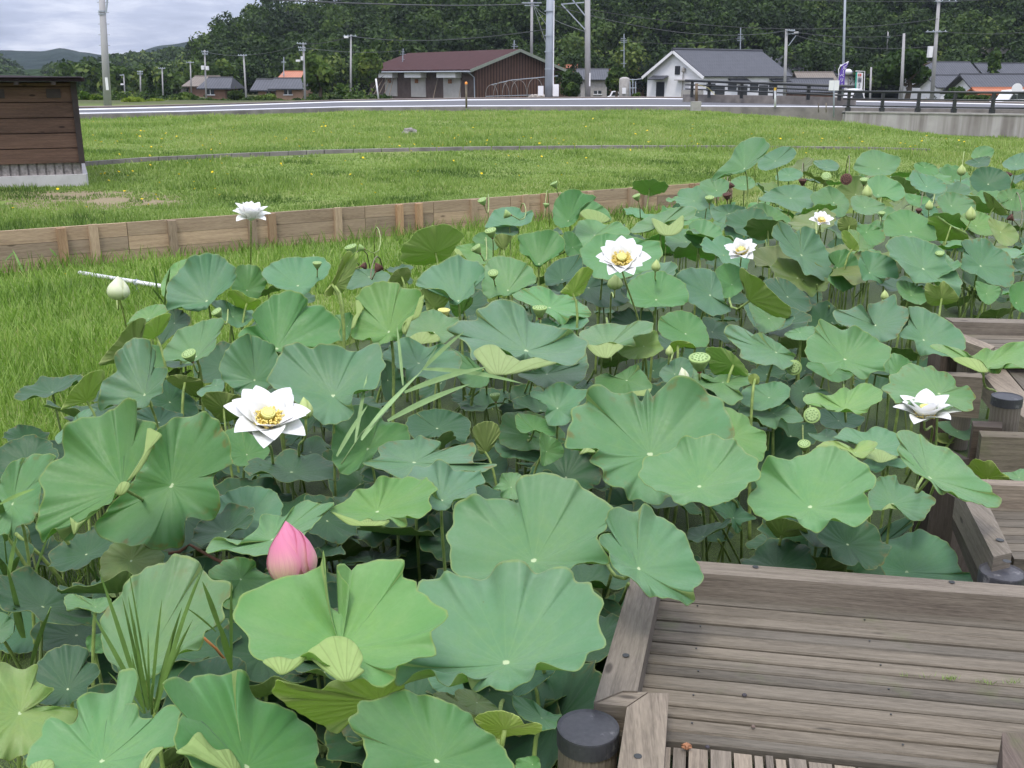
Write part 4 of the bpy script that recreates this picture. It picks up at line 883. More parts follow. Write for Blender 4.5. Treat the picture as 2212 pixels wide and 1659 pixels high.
side_house('house', 'low tiled wing with dark roof attached left of the brown walled house', 553,594,214,194,174,122,M_TAN,M_TILE,6,((576,197,586,203),))
side_house('house', 'orange tiled roof peeping over the dark tiled house', 613,662,212,168,157,140,M_TAN,M_TILEO,6)
side_house('house', 'house with grey tiled roof and dark porch behind the transformer pole', 438,493,218,190,170,125,M_WALLB,M_TILE,6,((447,193,462,204),),hip=.18)
side_house('house', 'old house with faded thatch brown roof left of the transformer pole', 405,462,212,186,167,140,M_WALLB,M_TILEB,8,hip=.15)
side_house('house', 'faint grey roofed house at the far left among bushes', 376,412,208,184,171,160,M_CONCD,M_TILEB,6)
side_house('house', 'orange tiled house half hidden right of the barn gable', 1205,1300,205,158,142,160,M_TAN,M_TILEO,8,hip=.1)
side_house('house', 'dark tiled low house under the orange roof right of the steel pole', 1250,1315,208,171,151,150,M_CONC,M_TILE,7,((1283,196,1299,203),),hip=.08)
side_house('house', 'orange tiled roof left of the white storehouse behind bushes', 1312,1396,205,156,139,165,M_TAN,M_TILEO,8)
side_house('house', 'grey tiled house with white gable behind the purple banner', 1772,1866,208,162,143,160,M_WALLW,M_TILE,8)
side_house('house', 'house with old brown tile roof right of the white storehouse', 1735,1806,210,186,158,150,M_WALLB,M_TILEB,8)
side_house('house', 'long dark tiled house behind the leaning concrete pole', 1980,2104,215,163,136,150,M_WALLW,M_TILE,8)
side_house('house', 'lower grey roofed house with pale wall in front of the long dark one', 2025,2112,222,188,165,135,M_WALLW,M_TILE,7,((2050,199,2062,207),))
side_house('house', 'dark tiled house with small dormer at the right edge', 2128,2260,215,166,139,150,M_WALLW,M_TILE,8)
side_house('house', 'near house with rust red lean-to roof at the right edge', 2112,2330,222,202,163,118,M_WALLB,M_TILE,9)
side_house('lean_to', 'rusty red low lean-to roof below the right edge house', 2118,2290,222,203,193,112,M_WALLB,M_TILEO,3)
side_house('house', 'dark roofed house between the storehouse and the banner, low and partly hidden', 1820,1900,212,178,150,175,M_WALLB,M_TILE,6)
side_house('timber_annex', 'brown timber annex with tiled gable roof right behind the white storehouse', 1640,1738,214,168,124,156,M_WALLB,M_TILE,9)
side_house('lean_to', 'low brown lean-to with sloping tiled roof between the storehouse and the banner', 1706,1800,213,196,172,146,M_WALLB,M_TILE,5)
# white tank
q = W(1348,210,118); e_ = empty('storage_tank', q, 'small white cylindrical tank with pipes beside the white storehouse', 'tank'); s_ = 118/F
m = MB(); m.lathe(q-Vector((0,0,.6)), [(.5*20*s_,0),(.5*22*s_,.6),(.5*22*s_,36*s_+.6),(.42*22*s_,38.5*s_+.6),(.15*22*s_,40.5*s_+.6)], 20); m.build('tank_body', M_CONC, e_, smooth=True)
m = MB(); m.box(W(1348,196,117.2), (8*s_,.15,12*s_)); m.build('control_box', M_WHITE, e_)
m = MB()
for x in (1361,1367,1373): m.tube([W(x,208,117.5), W(x,170+abs(x-1367),117.5)], .06, 6)
m.tube([W(1361,172,117.5), W(1374,172,117.5), W(1386,170,117.5)], .05, 6); m.tube([W(1359,190,117.5), W(1375,190,117.5)], .05, 6); m.build('pipework', M_STEEL, e_)
# white car roofs
def car(x, y, wpx, Y, label):
    s_ = Y/F; e_ = empty('parked_car', W(x, y+5, Y), label, 'car', 'cars parked beyond the road'); c_ = W(x, y+4, Y)
    L, H_, Wd = wpx*s_, 1.35, 1.6; prof = [(-L/2,.1),(-L/2,.62),(-L*.42,.74),(-L*.28,.80),(-L*.14,1.30),(L*.2,H_),(L*.36,.85),(L*.48,.72),(L/2,.55),(L/2,.1)]
    m = MB(); vs = [c_+Vector((a, s*Wd/2, b-.8)) for s in (-1,1) for a, b in prof]; k = len(prof); m.add(vs, [tuple(range(k)), tuple(range(2*k-1,k-1,-1))]+[(i, i+k, (i+1)%k+k, (i+1)%k) for i in range(k)]); m.build('body', M_WHITE, e_)
    m = MB(); m.add([c_+Vector((a, -Wd/2-.01, b-.8)) for a, b in ((-L*.25,.82),(-L*.13,1.22),(L*.18,1.27),(L*.31,.85))], [(0,1,2,3)][::1]); m.build('side_window', M_GLASS, e_)
    for a in (-L*.3, L*.32): m = MB(); m.lathe(c_+Vector((a,-Wd/2-.02,-.5)), [(.3,-.05),(.3,.12)], 16, M=Matrix.Rotation(math.pi/2,3,'X')); m.build('wheel', M_BLACK, e_)
car(1327,203,30,125,'white car half hidden behind the bushes right of the poles'); car(1842,209,44,62,'white car roof seen behind the railing below the purple banner')
car(2185,211,70,62,'white car at the right edge behind the railing')
# greenhouse hoops beside the barn
e_ = empty('hoop_frame', W(1110,210,110), 'bare rusty hoop frame of a small greenhouse in front of the barn gable', 'frame'); s_ = 110/F
def hoop(x, w_, h_, Y, yb=211):
    pts = []
    for k in range(13):
        a = math.pi*k/12; pts.append(W(x-w_/2*math.cos(a)*1.0, yb-h_*max(0,math.sin(a))**.7, Y))
    return pts
for (x, w_, h_, Y) in ((1083,34,34,109),(1102,34,37,108),(1121,34,38,107),(1156,34,42,106),(1062,26,28,110)): m = MB(); m.tube(hoop(x, w_, h_, Y), .03, 6); m.build('hoop', M_CONCD, e_, smooth=True)
m = MB(); m.tube([W(1062,183,110), W(1105,173,108), W(1160,168,106), W(1205,164,105)], .04, 6); m.tube([W(1050,208,110), W(1160,205,106)], .035, 6); m.build('long_rail', M_STEEL, e_)
m = MB(); r = random.Random(3)
for k in range(60):
    q = W(1163+r.gauss(0,9), 210+r.uniform(-3,1), 100+r.uniform(-1,1)); m.lathe(q, [(.12*r.uniform(.6,1.4),-.1),(.16*r.uniform(.6,1.4),.04),(.05,.15)], 6)
tag(m.build('rubble_heap', simple('rubble', (.36,.32,.28), .9, .2, .4, 6)), 'low heap of pale rubble at the foot of the steel pole', 'heap', kind='stuff')
# ------------------------------------------------------------------ hills and woods
def az(px): return (px-1106)/F
def zt_of(py, Y): return EYE+Y*math.tan(math.atan((829.5-py)/F)-PITCH)
def ridge_hill(name, prof, Y0, Y1, zb, mat, nx=120, ny=24, seed=1, rough=2.0):
    px = np.linspace(prof[0][0], prof[-1][0], nx); top = np.interp(px, [p[0] for p in prof], [p[1] for p in prof]); V = []
    for j in range(ny):
        f_ = j/(ny-1); Yj = Y0+(Y1-Y0)*f_
        zt_ = np.array([zt_of(y, Y1) for y in top]); g_ = f_**.85
        z = zb+(zt_-zb)*g_+(vnoise((px-1106)/F*Yj+500, np.full(nx, Yj), 1/(12+Y0*.05), seed)-.5)*rough*(0.2+f_)
        V.append(np.stack([(px-1106)/F*Yj*1.0, np.full(nx, Yj), z], -1))
    Vb = V[-1].copy(); Vb[:,1] += (Y1-Y0)*.8; Vb[:,2] = zb-5; V.append(Vb); ny += 1
    V = np.array(V); I = np.arange(nx*ny).reshape(ny, nx); fq_ = np.stack([I[:-1,:-1], I[:-1,1:], I[1:,1:], I[1:,:-1]], -1).reshape(-1, 4)
    o = npmesh(name, V.reshape(-1, 3), fq_, mat, smooth=True); tag(o, kind='structure'); return V
def hillmat(name, c1, c2, sc):
    t = NT(name); n = t.noise(t.pos(), sc, 8, .7); n2 = t.noise(t.pos(), sc*.15, 3); vo = t.n('TexVoronoi'); t.l(t.pos(), vo.inputs['Vector']); vo.inputs['Scale'].default_value = sc*1.5
    c = t.mix(t.maprange(n,.35,.68), c1, c2); c = t.mix(t.maprange(n2,.4,.6,0,.4), c, c1); h = t.math('ADD', t.math('SUBTRACT', 1.0, vo.outputs['Distance']), n)
    return t.bsdf(c, .95, .05, h, 1.0, 4.)
M_HNEAR = hillmat('wood_floor', (.012,.02,.008), (.03,.045,.018), .3)
M_HMID = hillmat('hill_wood_mid', (.020,.040,.014), (.045,.080,.026), .16)
M_HFAR = hillmat('hill_wood_far', (.008,.020,.015), (.022,.040,.026), .05)
PN = [(455,190),(485,135),(517,108),(560,97),(600,89),(667,73),(737,51),(800,14),(900,-40),(1100,-110),(1500,-130),(1900,-110),(2300,-100),(2900,-100)]
PM = [(-200,150),(0,150),(120,158),(217,150),(260,140),(300,128),(367,118),(400,104),(433,114),(480,110),(560,106)]
PF = [(-500,118),(-100,110),(50,117),(100,124),(140,125),(180,117),(217,125),(300,115),(380,110),(500,105),(700,100)]
PB = [(-500,110),(-200,92),(-60,93),(0,97),(30,108),(60,121),(120,135),(300,150)]
VN = ridge_hill('near_hill', PN, 165, 250, -1.5, M_HNEAR, seed=3)
VM = ridge_hill('middle_hill', PM, 300, 470, -2, M_HMID, seed=5, rough=5)
PD = [(-400,100),(-100,112),(0,123),(40,140),(67,157),(90,170)]
VD = ridge_hill('left_hill', PD, 420, 560, -2, M_HMID, nx=60, seed=9, rough=4)
ridge_hill('far_hill', PF, 800, 1250, -3, M_HFAR, seed=7, rough=22)
ridge_hill('blue_mountain', PB, 2400, 3400, -5, M_HFAR, seed=8, rough=60)
def leafcardmat(name, ramp, tf=.2):
    t = NT(name); at = t.n('Attribute'); at.attribute_name = 'tone'; oi = t.n('ObjectInfo'); c = t.mix(1.0, t.ramp(at.outputs['Fac'], ramp), oi.outputs['Color'], 'MULTIPLY')
    return t.bsdf(c, .7, .2, transl=t.mix(1.0, c, (1.1,1.4,.5), 'MULTIPLY'), tf=tf)
M_CROWN = leafcardmat('tree_foliage', [(0, (.006,.013,.004)), (.35, (.023,.045,.011)), (.7, (.060,.100,.021)), (1, (.15,.185,.042))])
def crown_cards(c, rad, nblob, ncard, size, r, tone0=.5, tv=.22, flat=.85, lump=.45):
    """leaf clusters lying on lobes spread through the crown volume"""
    bc = r.normal(0, 1, (nblob, 3)); bc /= np.linalg.norm(bc, axis=1)[:,None]; bc *= r.uniform(.35, .72, (nblob, 1)); bc[:,2] = bc[:,2]*.8+.08
    br = r.uniform(lump*.75, lump*1.25, nblob); bt = r.uniform(-tv, tv, nblob)
    k = r.integers(0, nblob, ncard); d = r.normal(0, 1, (ncard, 3)); d /= np.linalg.norm(d, axis=1)[:,None]; d[:,2] = np.abs(d[:,2])*np.where(r.uniform(0,1,ncard) < .78, 1, -1)
    p = bc[k]+d*br[k][:,None]*r.uniform(.75, 1.08, (ncard, 1))
    pos = np.asarray(c)+p*np.asarray(rad)
    n = d+r.normal(0, .55, (ncard, 3)); n /= np.linalg.norm(n, axis=1)[:,None]
    a = np.cross(n, r.normal(0, 1, (ncard, 3))); a /= np.linalg.norm(a, axis=1)[:,None]; b = np.cross(n, a)
    s = size*r.uniform(.6, 1.3, (ncard, 1)); V = np.stack([pos-a*s-b*s*.35, pos+a*s*.15-b*s*.7, pos+a*s+b*s*.25, pos-a*s*.2+b*s*.75], 1).reshape(-1, 3)
    t_ = np.clip(tone0+bt[k]+r.uniform(-.16, .16, ncard), 0, 1); return V, np.repeat(t_, 4)
def merge_cards(name, VS, TS, mat):
    V = np.concatenate(VS); t_ = np.concatenate(TS); n = len(V)//4; return npmesh(name, V, np.arange(n*4).reshape(n, 4), mat, col=t_)
def hillz(V, x, Y):    # interpolate hill surface
    ny = V.shape[0]-1; ys = V[:ny,0,1]; j = int(np.clip(np.searchsorted(ys, Y)-1, 0, ny-2)); f_ = (Y-ys[j])/(ys[j+1]-ys[j])
    za = np.interp(x, V[j,:,0], V[j,:,2]); zb_ = np.interp(x, V[j+1,:,0], V[j+1,:,2]); return za*(1-f_)+zb_*f_
r = np.random.default_rng(21); VS, TS = [], []; nt_ = 0
Yc = 160.
while Yc < 252:
    x0 = az(440 if Yc > 200 else 470)*Yc; x1 = az(2330)*Yc; x = x0+r.uniform(0, 4)
    while x < x1:
        yy = Yc+r.uniform(-2.4, 2.4); z = hillz(VN, x, max(165, min(250, yy)))
        pxp, pyp, _ = proj((x, yy, z+5))
        if pyp > -60:
            R = r.uniform(2.3, 4.2); hgt = R*r.uniform(.85, 1.4); tn = float(np.clip(.40+.30*(vnoise(np.array([x+300]), np.array([yy]), .045, 3)[0]-.5)+r.normal(0, .13), .08, .85))
            v, t_ = crown_cards((x, yy, z+hgt*.55+1.2), (R, R, hgt), r.integers(6, 12), int(420*(R/3)**2), .31, r, tn, .2)
            VS.append(v); TS.append(t_); nt_ += 1
        x += r.uniform(3.0, 5.2)
    Yc += 4.4
print('near wood trees', nt_)
wd = merge_cards('wood', VS, TS, M_CROWN); tag(wd, 'dense dark green mixed wood covering the hillside behind the houses', 'wood', kind='stuff')
VS, TS = [], []
for i in range(560):
    f_ = r.uniform(0, 1)**.7; yy = 302+165*f_; x = az(r.uniform(150, 560))*yy; z = hillz(VM, x, yy); R = r.uniform(2.6, 4.6); tn = float(np.clip(r.normal(.5, .13), .2, .85))
    v, t_ = crown_cards((x, yy, z+R*.1), (R, R, R*r.uniform(.6, .9)), 7, 110, .75, r, tn); VS.append(v); TS.append(t_)
for i in range(160):
    yy = 425+135*r.uniform(0, 1); x = az(r.uniform(-60, 95))*yy; z = hillz(VD, x, yy); R = r.uniform(3.5, 6)
    v, t_ = crown_cards((x, yy, z+R*.3), (R, R, R*.9), 7, 110, 1.0, r, .4); VS.append(v); TS.append(t_)
for i in range(170):     # hedgerow growth on the flat before the hills
    yy = r.uniform(150, 260); px = r.uniform(180, 520); x = az(px)*yy; R = r.uniform(1.5, 3.4); 
    v, t_ = crown_cards((x, yy, -1.2+R*.7), (R, R, R*r.uniform(.8, 1.3)), 6, 150, .42, r, float(np.clip(r.normal(.55,.13),.2,.9))); VS.append(v); TS.append(t_)
for i in range(420):     # weeds and scrub just beyond the road
    yy = r.uniform(74, 140); px = r.uniform(150, 830) if i < 300 else (r.uniform(1215, 1400) if i < 345 else r.uniform(1740, 2260)); x = az(px)*yy; R = r.uniform(.3, .75)*(1+(r.uniform() > .9)*.9); zg = float(H(x, yy))
    if 425 < px < 500 or 552 < px < 668: R *= .45
    v, t_ = crown_cards((x, yy, zg+R*.4), (R*1.6, R, R*r.uniform(.5, .9)), 6, 110, .12, r, float(np.clip(r.normal(.55,.16),.15,.95))); VS.append(v); TS.append(t_)
wd = merge_cards('wood', VS, TS, M_CROWN); tag(wd, 'distant wooded low hills and hedgerows at the left behind the poles', 'wood', kind='stuff')
def tree(name, label, px, pyb, pyt, wpx, Y, tone=.6, color=(1,1,1), n=2200, size=.28, nb=14, cone=False, cat='tree', group=None, trunk=True):
    b = W(px, pyb, Y); top = W(px, pyt, Y).z; Rr = wpx*Y/F/2; hh = (top-b.z); e_ = empty(name, b-Vector((0,0,.5)), label, cat, group); r = np.random.default_rng(int(px*7+Y))
    if trunk:
        m = MB(); cz = b.z+hh*.55
        m.tube([b-Vector((0,0,1)), b+Vector((.1*Rr,0,hh*.3)), b+Vector((0,0,hh*.75))], [.09*Rr+.06, .06*Rr+.05, .03], 8)
        for k in range(7):
            a = k*2.4; q = b+Vector((0,0,hh*(.25+.06*k))); m.tube([q, q+Vector((math.cos(a)*Rr*.45, math.sin(a)*Rr*.45, hh*.12)), q+Vector((math.cos(a)*Rr*.75, math.sin(a)*Rr*.75, hh*.2))], [.04*Rr+.03, .025*Rr+.02, .01], 6)
        m.build('trunk', M_BARK, e_)
    if cone:
        VS, TS = [], []
        for k in range(9):
            f_ = k/9; v, t_ = crown_cards((b.x, b.y, b.z+hh*(.1+.85*f_)), (Rr*(1.05-f_), Rr*(1.05-f_), hh*.12), 6, n//9, size, r, tone, .15); VS.append(v); TS.append(t_)
        o = merge_cards('crown', VS, TS, M_CROWN)
    else:
        v, t_ = crown_cards((b.x, b.y, b.z+hh*(.56 if trunk else .45)), (Rr*.85, Rr*.85, hh*(.42 if trunk else .5)), nb, n, size, r, tone, .2, lump=.42); o = merge_cards('crown', [v], [t_], M_CROWN)
    o.data.transform(Matrix.Translation(-e_.location)); o.parent = e_; o.color = (*color, 1); return e_
M_BARK = simple('bark', (.10,.08,.06), .9, .1, .3, 8)
TR = [('broadleaf_tree','bright feathery green tree left of the barn beside the pole',690,216,115,82,108,.72,(1.15,1.2,1.0),3200),
 ('bamboo_tree','tall light green bamboo-like tree rising behind the left barn end',800,214,100,80,135,.74,(1.2,1.2,1.0),3200),
 ('broadleaf_tree','small round dark green tree next to the tiled house',737,212,182,34,105,.55,(.9,1,.9),900),
 ('conifer','dark conical evergreen behind the slim poles at the left',356,212,158,34,125,.35,(.85,.95,.85),1100),
 ('conifer','second slimmer dark evergreen left of the conical one',328,210,162,18,128,.33,(.85,.95,.85),600),
 ('broadleaf_tree','round-headed green tree before the near hill at the left',480,216,122,80,150,.58,(1,1.05,.9),2600),
 ('broadleaf_tree','big dark spreading tree between the banner and the concrete pole',1955,222,100,135,100,.45,(.85,.95,.8),5200),
 ('broadleaf_tree','olive green tree right of the barn roof behind the poles',1232,212,150,60,112,.45,(.85,.9,.8),1800),
 ('broadleaf_tree','leafy shrub-like tree between the tank and the orange roof',1330,212,142,50,122,.6,(1,1.05,.85),1800),
 ('broadleaf_tree','small garden tree above the extension roof of the white house',1700,212,108,60,160,.62,(1.2,1.1,.8),1600),
 ('broadleaf_tree','green tree in front of the field on the slope at the upper right',2140,190,98,36,150,.6,(1,1.1,.8),900),
 ('broadleaf_tree','dark tree between the grey roofs at the right',2085,218,120,60,160,.42,(.9,1,.85),1800)]
for (nm,lab,px,pb_,pt,wp,Y,tn,col,n_) in TR: tree(nm, lab, px, pb_, pt, wp, Y, tn, col, n_, cone=nm == 'conifer')
BU = [('vine clump with bright yellow-green leaves beside the road left of the poles',292,228,212,62,60,.95,(1.3,1.35,.8),2600,.13),('bright low vine mound right of the vine clump',335,227,213,46,62,.92,(1.25,1.3,.8),1600,.13),
 ('loose green bush behind the thick grey pole',192,232,197,42,66,.75,(1.1,1.25,.8),1500,.16),('sparse shrub growing between the thick pole and the shed',218,231,205,30,66,.7,(1.1,1.2,.8),900,.15),
 ('rounded garden shrub in front of the transformer pole house',405,222,196,44,100,.6,(1,1.1,.8),1100,.2),('dark brownish shrub left of the slim concrete pole',510,222,193,52,100,.5,(1.1,1,.8),1400,.2),
 ('light green shrub before the brown walled house',572,224,201,46,98,.7,(1.1,1.15,.9),1300,.18),('small shrub at the roadside right of the steel pole',1236,214,178,44,98,.5,(.9,.95,.75),1500,.2),('dark bush under the transformer pole at the right',2060,226,180,50,95,.5,(.9,1,.8),1600,.2),
 ('low hedge below the railing at the right edge',2105,224,205,60,90,.5,(1,1,.8),1200,.2),('low green bush in front of the white tank',1375,214,200,22,105,.6,(1,1.1,.8),600,.18)]
for (lab,px,pb_,pt,wp,Y,tn,col,n_,sz) in BU: tree('shrub', lab, px, pb_, pt, wp, Y, tn, col, n_, sz, 10, cat='shrub', trunk=False)
# terraced field patch with pale wall, upper right
VS, TS = [], []
q = [W(1990,128,178), W(2300,122,178), W(2300,100,205), W(2060,98,205)]; m = MB(); m.prism(q, 14); tag(m.build('terrace_field', simple('field_green', (.09,.14,.04), .9, .1, .3, .5)), kind='structure')
m = MB(); m.prism([W(2040,101,176)+Vector((0,0,0)), W(2300,103,176), W(2300,103,177), W(2040,101,177)], 1.0); m.build('stone_wall', M_CONC) and None
o = bpy.data.objects['stone_wall']; tag(o, 'pale stone terrace wall on the slope at the upper right', 'wall')

HAZE = True
# ------------------------------------------------------------------ lotus leaves
def crspline(p, per):
    p = np.asarray(p, float); n = len(p); out = []
    for i in range(n):
        a, b, c_, d_ = p[i-1], p[i], p[(i+1) % n], p[(i+2) % n]; k = per[i]
        for j in range(k):
            t_ = j/k; out.append(.5*((2*b)+(-a+c_)*t_+(2*a-5*b+4*c_-d_)*t_*t_+(-a+3*b-3*c_+d_)*t_**3))
    return np.array(out)
RINGS = np.array([.02,.035,.08,.15,.24,.34,.44,.54,.63,.71,.78,.84,.89,.93,.965,.985,1.0])
def blade_arrays(Cn, n, E, hrel, R, r, thick=.0016, jit=1.0):
    """Cn centre, n unit normal, E (N,3) edge points, hrel (N,) rim heights; returns v, f, uv, mi"""
    N = len(E); g = E-Cn; hh = g@n; gi = g-np.outer(hh, n); gl = np.linalg.norm(gi, axis=1)
    a0 = gi[0]/np.linalg.norm(gi[0]); b0 = np.cross(n, a0); ang = np.arctan2(gi@b0, gi@a0)
    ph = r.uniform(0, 6.28, 4); kk = r.integers(2, 6, 4)
    V = [Cn[None,:]]; UV = [np.array([[0., 0.]])]
    base = hh.mean(); wav = hh-base; ft = np.fft.rfft(wav); lo = ft.copy(); lo[5:] = 0; wlo = np.fft.irfft(lo, N); whi = wav-wlo
    for t_ in RINGS:
        prof = base*t_**1.45+wlo*t_**2.0+whi*t_**4.6
        und = sum(math.cos(0)*np.sin(kk[q]*ang+ph[q]) for q in range(4))*R*.012*jit*(t_*(1-t_)*4)*t_
        rad = R*.0007*np.cos(21*ang+ph[0])*(t_*(1-t_)*4)
        V.append(Cn+gi*t_+np.outer(prof+und+rad, n)); UV.append(np.stack([np.cos(ang)*t_, np.sin(ang)*t_], -1))
    V = np.concatenate(V); UV = np.concatenate(UV); nt_ = len(V); K = len(RINGS)
    j = np.arange(N); j2 = (j+1) % N; F_ = [np.stack([np.zeros(N, int), 1+j, 1+j2, 1+j2], -1)]
    for k in range(K-1): F_.append(np.stack([1+k*N+j, 1+(k+1)*N+j, 1+(k+1)*N+j2, 1+k*N+j2], -1))
    F_ = np.concatenate(F_)
    V2 = V-n*thick; F2 = F_[:, ::-1]+nt_; o = 1+(K-1)*N
    FR = np.stack([o+j, o+j+nt_, o+j2+nt_, o+j2], -1)
    return np.concatenate([V, V2]), F_, F2, FR, np.concatenate([UV, UV]), ang
def blade_obj(name, arr, loc, parent, color):
    V, F1, F2, FR, UV, _ = arr; vs = V-np.array(loc); me = bpy.data.meshes.new(name)
    F_ = [tuple(q[:3]) if q[2] == q[3] else tuple(q) for q in F1.tolist()]; n1 = len(F_)
    F_ += [tuple(dict.fromkeys(q)) for q in F2.tolist()]; F_ += [tuple(q) for q in FR.tolist()]
    me.from_pydata(vs.tolist(), [], F_)
    # outward winding check for the top sheet
    mi = [0]*n1+[1]*(len(F_)-n1); me.materials.append(M_TOP); me.materials.append(M_UND); me.polygons.foreach_set('material_index', mi); me.polygons.foreach_set('use_smooth', [True]*len(F_))
    l = me.uv_layers.new(name='uv'); li = np.zeros(len(me.loops), np.int32); me.loops.foreach_get('vertex_index', li); l.data.foreach_set('uv', UV[li].astype(np.float32).ravel()); me.update()
    o = bpy.data.objects.new(name, me); C.objects.link(o); o.parent = parent; o.color = (*color, 1); return o
def stalk_obj(parent, top, n, bot, r0=.0065, color=STK, bend=.14, rng_=random, mat=None, name='stalk'):
    top = Vector(top); bot = Vector(bot); n = Vector(n); L = (top-bot).length; d0 = -n*L*bend; pts = []
    side = Vector((rng_.uniform(-1,1), rng_.uniform(-1,1), 0))*L*.05
    p1 = top+d0; p2 = bot+Vector((0,0,L*.35))+side
    for k in range(10):
        t_ = k/9; pts.append(top*(1-t_)**3+p1*3*(1-t_)**2*t_+p2*3*(1-t_)*t_*t_+bot*t_**3)
    m = MB(); m.tube(pts, [r0*(.8+.35*k/9) for k in range(10)], 8); return m.build(name, mat or M_STALK, parent, smooth=True, color=color)
LEAVES = []; NLEAF = 0
def hsvj(c, r, a=.06): k = 1+r.uniform(-a, a)*1.6; return tuple(max(.01, q*k*(1+r.uniform(-a, a))) for q in c)
LIST_DBG = []
LABELJOBS = []
def leaf(tile, col, z, c, pts, label=None, cup=.16, wav=.05, under=False, bot=None, flaps=(), tilt=None, stalk=True, q=None, name='lotus_leaf', rot=None):
    global NLEAF; NLEAF += 1; r = np.random.default_rng(1000+NLEAF)
    if isinstance(pts, str): pts = [tuple(float(v) for v in w_.split(',')) for w_ in pts.split()]
    c = T(tile, *c); p = np.array([T(tile, *v) for v in pts])
    seg = np.linalg.norm(np.roll(p, -1, 0)-p, axis=1); tot = seg.sum(); N = int(np.clip(tot/5, 60, 150)); per = [max(1, int(round(N*s/tot))) for s in seg]
    o = crspline(p, per); N = len(o)
    # fine rim ripple, follows the outline
    tt = np.cumsum(np.linalg.norm(np.roll(o, -1, 0)-o, axis=1)); tt = tt/tt[-1]*2*np.pi; cen = o.mean(0); sz = np.sqrt(np.abs(np.cross(o-cen, np.roll(o, -1, 0)-cen)).sum()/2/np.pi)
    rip = sum(np.sin(k*tt+r.uniform(0, 6.28))*w_ for k, w_ in ((13, .45), (19, .45), (27, .3))); rip2 = sum(np.sin(k*tt+r.uniform(0, 6.28))*w_ for k, w_ in ((3, .5), (5, .6), (8, .7), (11, .6), (15, .35)))
    o = cen+(o-cen)*(1+.022*rip)[:, None]
    dl = np.linalg.norm(o-cen, axis=1); ftd = np.fft.rfft(dl); ftd[:6] = 0; o = cen+(o-cen)*(1+.42*np.fft.irfft(ftd, N)/dl)[:, None]
    Cn = P(*c, z); dep = proj(Cn)[2]; v = (EYEV-Cn).normalized()
    rs = (CR-v*CR.dot(v)).normalized(); us = v.cross(rs)
    cov = np.cov((o-cen).T); w_, ev = np.linalg.eigh(cov); a_, b_ = math.sqrt(w_[1]), math.sqrt(w_[0]); ratio = min(.93, max(.34, b_/a_)) if q is None else q
    mn = ev[:, 0]; md = rs*float(mn[0])-us*float(mn[1])
    if md.z < 0: md = -md
    n = (v*ratio*(-1 if under else 1)+md*math.sqrt(1-ratio**2)).normalized()
    if under and n.z < .05: n = (n+Vector((0,0,.3))).normalized()
    if not under and n.z < .30: n = (n+Vector((0,0,.35))).normalized()
    if rot: n = Vector(rot).normalized()
    nn = np.array(n); R = 1.9*a_*dep/F; Cc = np.array(Cn); s_ = -1 if under else 1
    nv = abs(n.dot(v)); cp = cup*min(1, nv*1.5)
    curv = rip2/ (np.abs(rip2).max()+1e-6)
    dl = np.linalg.norm(o-cen, axis=1); ftd = np.fft.rfft(dl); ftd[:4] = 0; dev = np.fft.irfft(ftd, N); upy = -(o[:, 1]-cen[1])/np.maximum(dl, 1)
    hcor = np.clip(dev*upy*dep/F/max(.35, math.sqrt(max(0, 1-nv**2)))*1.45, -.2*R, .2*R)
    H_ = R*(cp*1.0+1.1*wav*curv*min(1, nv*1.6))+hcor+R*.012*rip
    E = []
    for (x, y), h_ in zip(o, H_):
        d = ray(x, y); den = d.dot(n)
        if abs(den) < .06: den = -.06 if den <= 0 else .06
        t_ = ((Cn+n*float(h_))-EYEV).dot(n)/den; t_ = min(max(t_, dep-1.15*R), dep+1.15*R); E.append(EYEV+d*t_)
    E = np.array([tuple(e) for e in E])
    # orientation: make ring order counter-clockwise around n
    ar = np.cross(E-Cc, np.roll(E, -1, 0)-Cc)@nn
    if ar.sum() < 0: E = E[::-1].copy()
    arr = blade_arrays(Cc, nn, E, None, R, r)
    base = Vector((Cn.x, Cn.y, WATER-.05))
    if bot: base = P(*T(tile, *bot), WATER)
    else: base = base+Vector((-n.x*.1+r.uniform(-.06, .06), -n.y*.1+r.uniform(-.06, .06), 0))
    color = hsvj(PAL[col], r)
    e_ = empty(name, base, None, 'leaf', 'lotus leaves in the pond')
    blade_obj('blade', arr, base, e_, color)
    if stalk: stalk_obj(e_, Cn-n*.002, n, base, r0=.0062 if dep < 5 else .0085, rng_=random)
    for fp in flaps:
        fm = fold(tile, fp, Cn, n, dep, R, e_, base, color, R*(cp+wav*.8)+.006)
    e_['_p'] = (c[0], c[1], float(cen[0]), float(cen[1]), float(sz)); LABELJOBS.append((e_, label, col, 'under' if under else '', R)); LIST_DBG.append((NLEAF, tile, round(R, 2), round(dep, 2), round(n.z, 2), round(z, 2)))
    return e_
